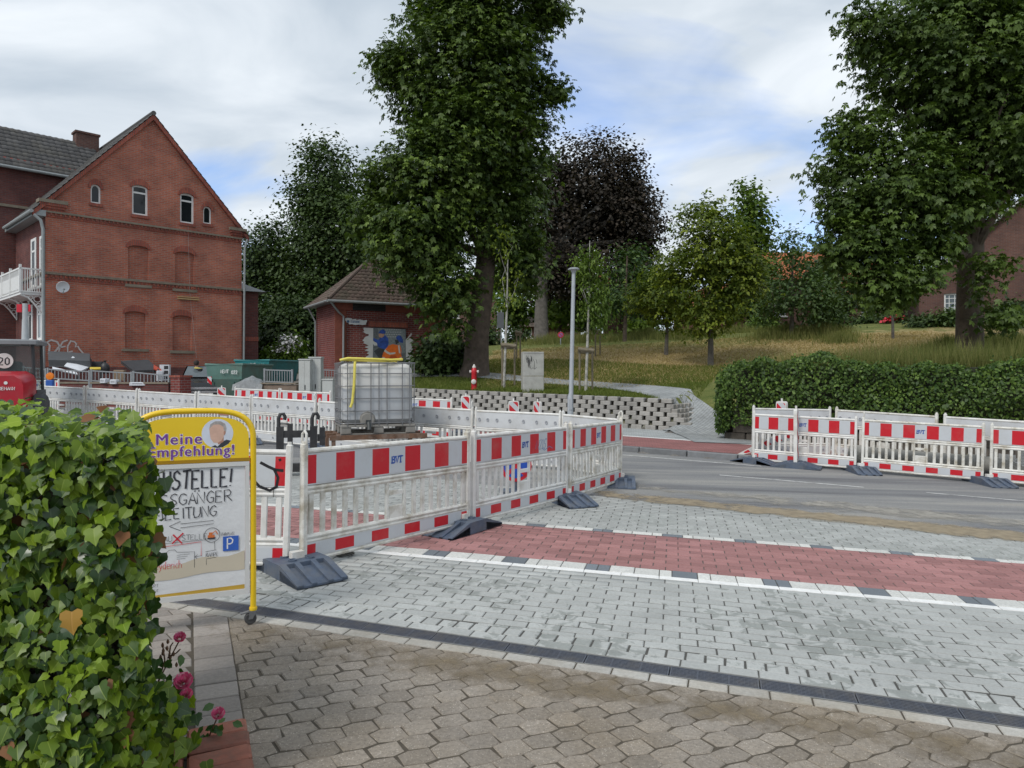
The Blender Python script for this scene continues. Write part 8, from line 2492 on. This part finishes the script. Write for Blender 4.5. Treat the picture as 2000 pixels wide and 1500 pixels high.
# crumpled tarpaulin on the wall
a = at(488, 752, 25.0)
tp = thing('tarpaulin', 'crumpled grey tarpaulin heaped on the brick wall', 'tarpaulin', (a.x, a.y, a.z + .0))
b = MB(); n, m_ = 18, 9; vs = []
for j in range(m_):
    for i in range(n):
        x = -.52 + 1.04 * i / (n - 1); y = -.3 + .6 * j / (m_ - 1)
        e_ = max(0, 1 - (x / .52) ** 2) * max(0, 1 - (y / .3) ** 2)
        vs.append((x, y, .02 + e_ * (.18 + .16 * (x + .5)) + .12 * mnoise.noise((x * 5, y * 7, 3)) * (e_ ** .3) - (.2 if j == 0 else 0)))
b.add(vs, [(j * n + i, j * n + i + 1, (j + 1) * n + i + 1, (j + 1) * n + i) for j in range(m_ - 1) for i in range(n - 1)]); b.build('sheet', mat('tarp_grey', (.20, .215, .22), .5, .3, 9), tp)
b = MB(); b.box(-.4, .4, -.2, .2, -.1, .05); b.build('bundle', M_BLK, tp)

# ------------------------------------------------------------------ parked car
M_CAR = mat('black_car_paint', (.012, .013, .015), .22, .1, 3, spec=.6); M_CHR = mat('chrome', (.5, .5, .5), .2, metal=.9); M_CGL = glass_mat('car_glass', (.10, .12, .13), .05)
a = at(352, 717, 25.4); gz = tz(a.x, a.y)
car = thing('parked_car', 'black estate car facing the street behind the brick pillar', 'car', (a.x, a.y + 2.0, gz), R(24))
Wc, Hc = .88, 1.50
sec = [(-2.15, .30, .72, .80), (-2.05, .25, .86, .86), (-1.2, .22, .98, .88), (-.75, .22, 1.02, .88), (.9, .22, 1.02, .88), (1.9, .25, 1.0, .86), (2.1, .35, .92, .80)]
b = MB(); vs = []
for (y, z0, z1, hw_) in sec:
    vs += [(-hw_ * .92, y, z0), (hw_ * .92, y, z0), (hw_, y, (z0 + z1) / 2), (hw_ * .93, y, z1), (-hw_ * .93, y, z1), (-hw_, y, (z0 + z1) / 2)]
b.add(vs, [(k * 6 + i, k * 6 + (i + 1) % 6, (k + 1) * 6 + (i + 1) % 6, (k + 1) * 6 + i) for k in range(len(sec) - 1) for i in range(6)] + [tuple(range(5, -1, -1)), tuple(range(36, 42))]); b.build('body', M_CAR, car, True)
b = MB(); rs_ = [(-.80, 1.02, .80), (-.15, 1.47, .62), (1.2, 1.50, .62), (2.0, 1.02, .78)]; vs = []
for (y, z, hw_) in rs_: vs += [(-hw_, y, z), (hw_, y, z)]
b.add(vs, [(2, 3, 5, 4), (0, 2, 4, 6), (1, 7, 5, 3)] + [(4, 5, 7, 6)]); b.build('cabin', M_CAR, car)
b = MB(); b.add([(-.74, -.775, 1.05), (.74, -.775, 1.05), (.58, -.195, 1.45), (-.58, -.195, 1.45)], [(0, 1, 2, 3)]); b.build('windscreen', M_CGL, car).location = (0, -.02, .01)
for s in (-1, 1):
    b = MB(); b.xz([(s * .5, .68), (s * .82, .74), (s * .82, .86), (s * .55, .8)], -2.13, -1.98); b.build('headlight', mat('headlight_glass', (.45, .47, .48), .1), car)
    b = MB(); b.lathe([(.2, -.1), (.31, -.1), (.33, -.06), (.33, .06), (.31, .1), (.2, .1)], 20, (s * .80, -1.35, .33), 'x'); wq = b.build('wheel', M_LDK, car, True)
    b = MB(); b.lathe([(.04, -.07), (.2, -.09), (.2, .09), (.04, .07)], 14, (s * .80, -1.35, .33), 'x'); b.build('rim', M_CHR, wq, True)
    b = MB(); b.lathe([(.2, -.1), (.31, -.1), (.33, -.06), (.33, .06), (.31, .1), (.2, .1)], 20, (s * .80, 1.35, .33), 'x'); b.build('wheel', M_LDK, car, True)
    b = MB(); b.bbox(s * 1.0 - .1, s * 1.0 + .1, -.62, -.5, 1.0, 1.14, .03); b.build('mirror', M_CAR, car)
b = MB(); b.box(-.5, .5, -2.17, -2.14, .62, .70); b.box(-.45, .45, -2.165, -2.145, .5, .56); b.build('grille', M_CHR, car)
b = MB(); b.box(-.26, .26, -2.19, -2.17, .38, .49); b.build('number_plate', M_PLAST, car)

# ------------------------------------------------------------------ person behind the car
pg = at(384, 704, 27.0); gz = tz(pg.x, pg.y); ph = pg.z - gz
pe_ = thing('person', 'person in dark jacket standing behind the black car, back turned', 'person', (pg.x, pg.y, gz), R(160))
def person_mat():
    m = bpy.data.materials.new('dark_work_clothes'); m.use_nodes = True; t = m.node_tree; t.nodes.clear()
    o = N(t, 'ShaderNodeOutputMaterial'); bs = N(t, 'ShaderNodeBsdfPrincipled', inp={'Roughness': .85}); LK(t, bs.outputs[0], o.inputs[0])
    c = N(t, 'ShaderNodeTexCoord'); sp = N(t, 'ShaderNodeSeparateXYZ'); LK(t, c.outputs['Object'], sp.inputs[0])
    rp = N(t, 'ShaderNodeValToRGB'); rp.color_ramp.interpolation = 'CONSTANT'; e = rp.color_ramp.elements
    e[0].position = 0; e[0].color = (.02, .02, .02, 1); e[1].position = .05; e[1].color = (.03, .035, .05, 1)
    for q, cl in ((.50, (.015, .016, .02)), (.815, (.42, .36, .08)), (.845, (.38, .22, .16))): x = e.new(q); x.color = (*cl, 1)
    mr = N(t, 'ShaderNodeMath', operation='DIVIDE', inp={1: ph}); LK(t, sp.outputs['Z'], mr.inputs[0]); LK(t, mr.outputs[0], rp.inputs[0]); LK(t, rp.outputs[0], bs.inputs['Base Color'])
    return m
k = ph / 1.75
jn = [(0, 0, .95, .15), (0, 0, 1.15, .145), (0, 0, 1.38, .16), (0, 0, 1.47, .07), (0, -.01, 1.53, .06), (0, -.01, 1.62, .095), (0, -.005, 1.70, .075),
      (.19, 0, 1.41, .07), (.25, .02, 1.14, .05), (.22, -.12, .93, .035), (.21, -.19, .88, .035), (-.19, 0, 1.41, .07), (-.25, .02, 1.14, .05), (-.22, -.12, .93, .035), (-.21, -.19, .88, .035),
      (.10, 0, .86, .105), (.11, -.01, .48, .07), (.12, .02, .09, .05), (.13, -.13, .04, .04), (-.10, 0, .86, .105), (-.11, -.01, .48, .07), (-.12, .02, .09, .05), (-.13, -.13, .04, .04)]
ed = [(0, 1), (1, 2), (2, 3), (3, 4), (4, 5), (5, 6), (2, 7), (7, 8), (8, 9), (9, 10), (2, 11), (11, 12), (12, 13), (13, 14), (0, 15), (15, 16), (16, 17), (17, 18), (0, 19), (19, 20), (20, 21), (21, 22)]
me = bpy.data.meshes.new('body'); me.from_pydata([(x * k, y * k, z * k) for x, y, z, r in jn], ed, []); me.materials.append(person_mat())
bo = bpy.data.objects.new('body', me); link(bo, pe_)
sm = bo.modifiers.new('skin', 'SKIN'); sm.use_smooth_shade = True
for i, (x, y, z, r) in enumerate(jn):
    v = me.skin_vertices[0].data[i]; v.radius = (r * k, r * k * .85); v.use_root = (i == 0)
ss = bo.modifiers.new('smooth', 'SUBSURF'); ss.levels = 1; ss.render_levels = 1
b = MB(); b.lathe([(.0, .115), (.06, .105), (.095, .06), (.1, .0), (.085, -.06), (.05, -.08)], 12, (0, .015 * k, 1.645 * k)); b.build('hair', mat('dark_hair', (.03, .022, .018), .8), pe_, True)

# ------------------------------------------------------------------ bulky waste in the yard
def slab(nm, lab, cat, pts, th, m, extra=None):
    """pts: four (px, py, depth) corners of a thick board"""
    w = [at(*q) for q in pts]; c = sum(w, Vector()) / 4; n_ = (w[1] - w[0]).cross(w[3] - w[0]).normalized() * th
    t = thing(nm, lab, cat, c, 0, 'bulky waste heaped in the yard')
    b = MB(); b.add([q - c for q in w] + [q - c + n_ for q in w], [(0, 1, 2, 3), (7, 6, 5, 4), (0, 4, 5, 1), (1, 5, 6, 2), (2, 6, 7, 3), (3, 7, 4, 0)]); b.build('panel', m, t)
    if extra: extra(t, w, c, n_)
    return t
M_DKF = mat('dark_upholstery', (.03, .032, .036), .7, .2, 6); M_DKF2 = mat('grey_upholstery', (.06, .065, .07), .7, .2, 6); M_WB = mat('white_laminate', (.55, .57, .60), .35, .06, 4)
def edge_strip(t, w, c, n_):
    b = MB(); b.tube([w[0] - c, w[1] - c, w[2] - c, w[3] - c], .03, 6, closed=True); b.build('edge_trim', M_BLK, t)
def feet_(t, w, c, n_):
    b = MB()
    for q in (w[0], w[1]): b.tube([q - c, q - c - Vector((0, 0, .5))], .03, 6)
    b.build('support', M_BLK, t)
slab('sofa_back', 'long dark grey sofa back lying behind the yard railing', 'furniture', [(97, 716, 25.6), (178, 718, 25.2), (178, 703, 26.6), (97, 698, 27.0)], .25, M_DKF2, edge_strip)
slab('white_board', 'white laminate board tilted on the furniture heap', 'board', [(126, 717, 25.2), (158, 727, 24.9), (177, 718, 25.3), (143, 698, 25.8)], .05, M_WB, edge_strip)
slab('leaning_board', 'large black furniture panel leaning left of the car', 'furniture', [(262, 728, 25.2), (312, 726, 25.0), (290, 706, 26.4), (237, 709, 26.8)], .08, M_DKF, edge_strip)
slab('white_rail_board', 'long white board lying along the yard railing', 'board', [(103, 722, 25.0), (152, 733, 24.8), (151, 729, 24.9), (103, 718, 25.1)], .04, M_WB, feet_)
slab('yellow_board', 'short yellow board on the railing', 'board', [(176, 723, 24.9), (197, 722, 24.9), (197, 719, 25.1), (176, 719, 25.1)], .04, mat('yellow_laminate', (.55, .42, .06), .5), feet_)
slab('red_board', 'red edged board beside the black furniture panel', 'board', [(300, 722, 25.0), (316, 727, 25.0), (314, 723, 25.2), (300, 714, 25.4)], .04, mat('red_board', (.4, .06, .03), .6), feet_)
for (nm, lab, px, py, d, w, h, m) in [('black_bag', 'full black rubbish bag behind the yard railing', 205, 722, 25.6, .28, .34, M_BLK), ('brown_box', 'brown cardboard box behind the yard railing', 234, 735, 25.0, .34, .22, mat('cardboard', (.24, .17, .11), .8)), ('black_chair_seat', 'dark upholstered seat next to the rubbish bag', 190, 718, 26.2, .4, .22, M_DKF)]:
    p = at(px, py, d); t = thing(nm, lab, nm.split('_')[1], (p.x, p.y, p.z), R(15), 'bulky waste heaped in the yard')
    if 'bag' in nm:
        b = MB(); b.lathe([(.12, -.15), (.16, .0), (.15, .15), (.07, .24), (.03, .27), (.06, .33)], 10); b.build('sack', m, t, True); b = MB(); b.tube([(-.03, 0, .27), (.03, 0, .27)], .035, 6); b.build('knot', m, t)
    else:
        b = MB(); b.bbox(-w / 2, w / 2, -.15, .15, -.15, h, .02); b.build('body', m, t); b = MB(); b.box(-w / 2 + .02, w / 2 - .02, -.02, .02, h + .001, h + .012); b.build('seam', M_BLK, t)
p = at(321, 732, 25.3); t = thing('white_cupboard', 'small white cupboard with dark shelves next to the car', 'cupboard', p, R(10), 'bulky waste heaped in the yard')
b = MB(); b.box(-.16, .16, .0, .2, -.2, .36); b.build('carcass', M_WB, t)
for z in (-.15, .03, .2): b = MB(); b.box(-.01, .13, -.005, .0, z, z + .12); b.build('shelf_opening', M_BLK, t)
for i, (px, py, d, w, h, lab) in enumerate([(205, 745, 24.0, .3, .1, 'white broken appliance part on the yard wall, left'), (224, 747, 23.9, .25, .1, 'white broken appliance part on the yard wall, right'), (270, 750, 23.7, .5, .06, 'pale plank lying on the yard wall'), (312, 741, 24.3, .2, .3, 'pale sack leaning behind the railing by the pillar')]):
    p = at(px, py, d); t = thing('scrap_piece', lab, 'scrap', p, R(20 * i - 30), 'bulky waste heaped in the yard')
    b = MB(); b.bbox(-w / 2, w / 2, -.1, .1, -.05, h, .02); b.build('shell', M_WB, t)
    b = MB(); b.box(-w * .3, w * .3, -.104, -.1, .0, h * .6); b.build('opening', M_DIM, t)
# signs far off in the park
p = at(1095, 654, 40); g0 = ground_at(1095, 40)
t = thing('round_sign', 'small round red rimmed traffic sign far across the grass', 'sign', g0)
b = MB(); b.tube([(0, .03, -.1), (0, .03, p.z - g0.z + .2)], .03, 6); b.build('post', M_ZINC, t)
b = MB(); b.lathe([(.17, 0), (.17, .01)], 16, (0, -.02, p.z - g0.z), 'y'); b.build('rim', MATS['sign_red'], t); b = MB(); b.lathe([(.12, 0), (.12, .004)], 16, (0, -.026, p.z - g0.z), 'y'); b.build('field', mat('sign_violet', (.25, .12, .3), .5), t)
b = MB(); ribbon(b, [(-.09, p.z - g0.z + .09), (.09, p.z - g0.z - .09)], .04, -.028); b.build('bar', MATS['sign_red'], t)
g0 = ground_at(979, 38); t = thing('sign_post', 'grey sign seen from behind near the sapling', 'sign', g0)
hz_ = at(979, 628, 38).z - g0.z
b = MB(); b.tube([(0, 0, -.1), (0, 0, hz_ + .6)], .03, 6); b.build('post', M_ZINC, t)
b = MB(); b.box(-.22, .14, -.05, -.03, hz_ - .35, hz_ + .5); b.build('sign_back', mat('sign_back_grey', (.10, .11, .125), .6), t)
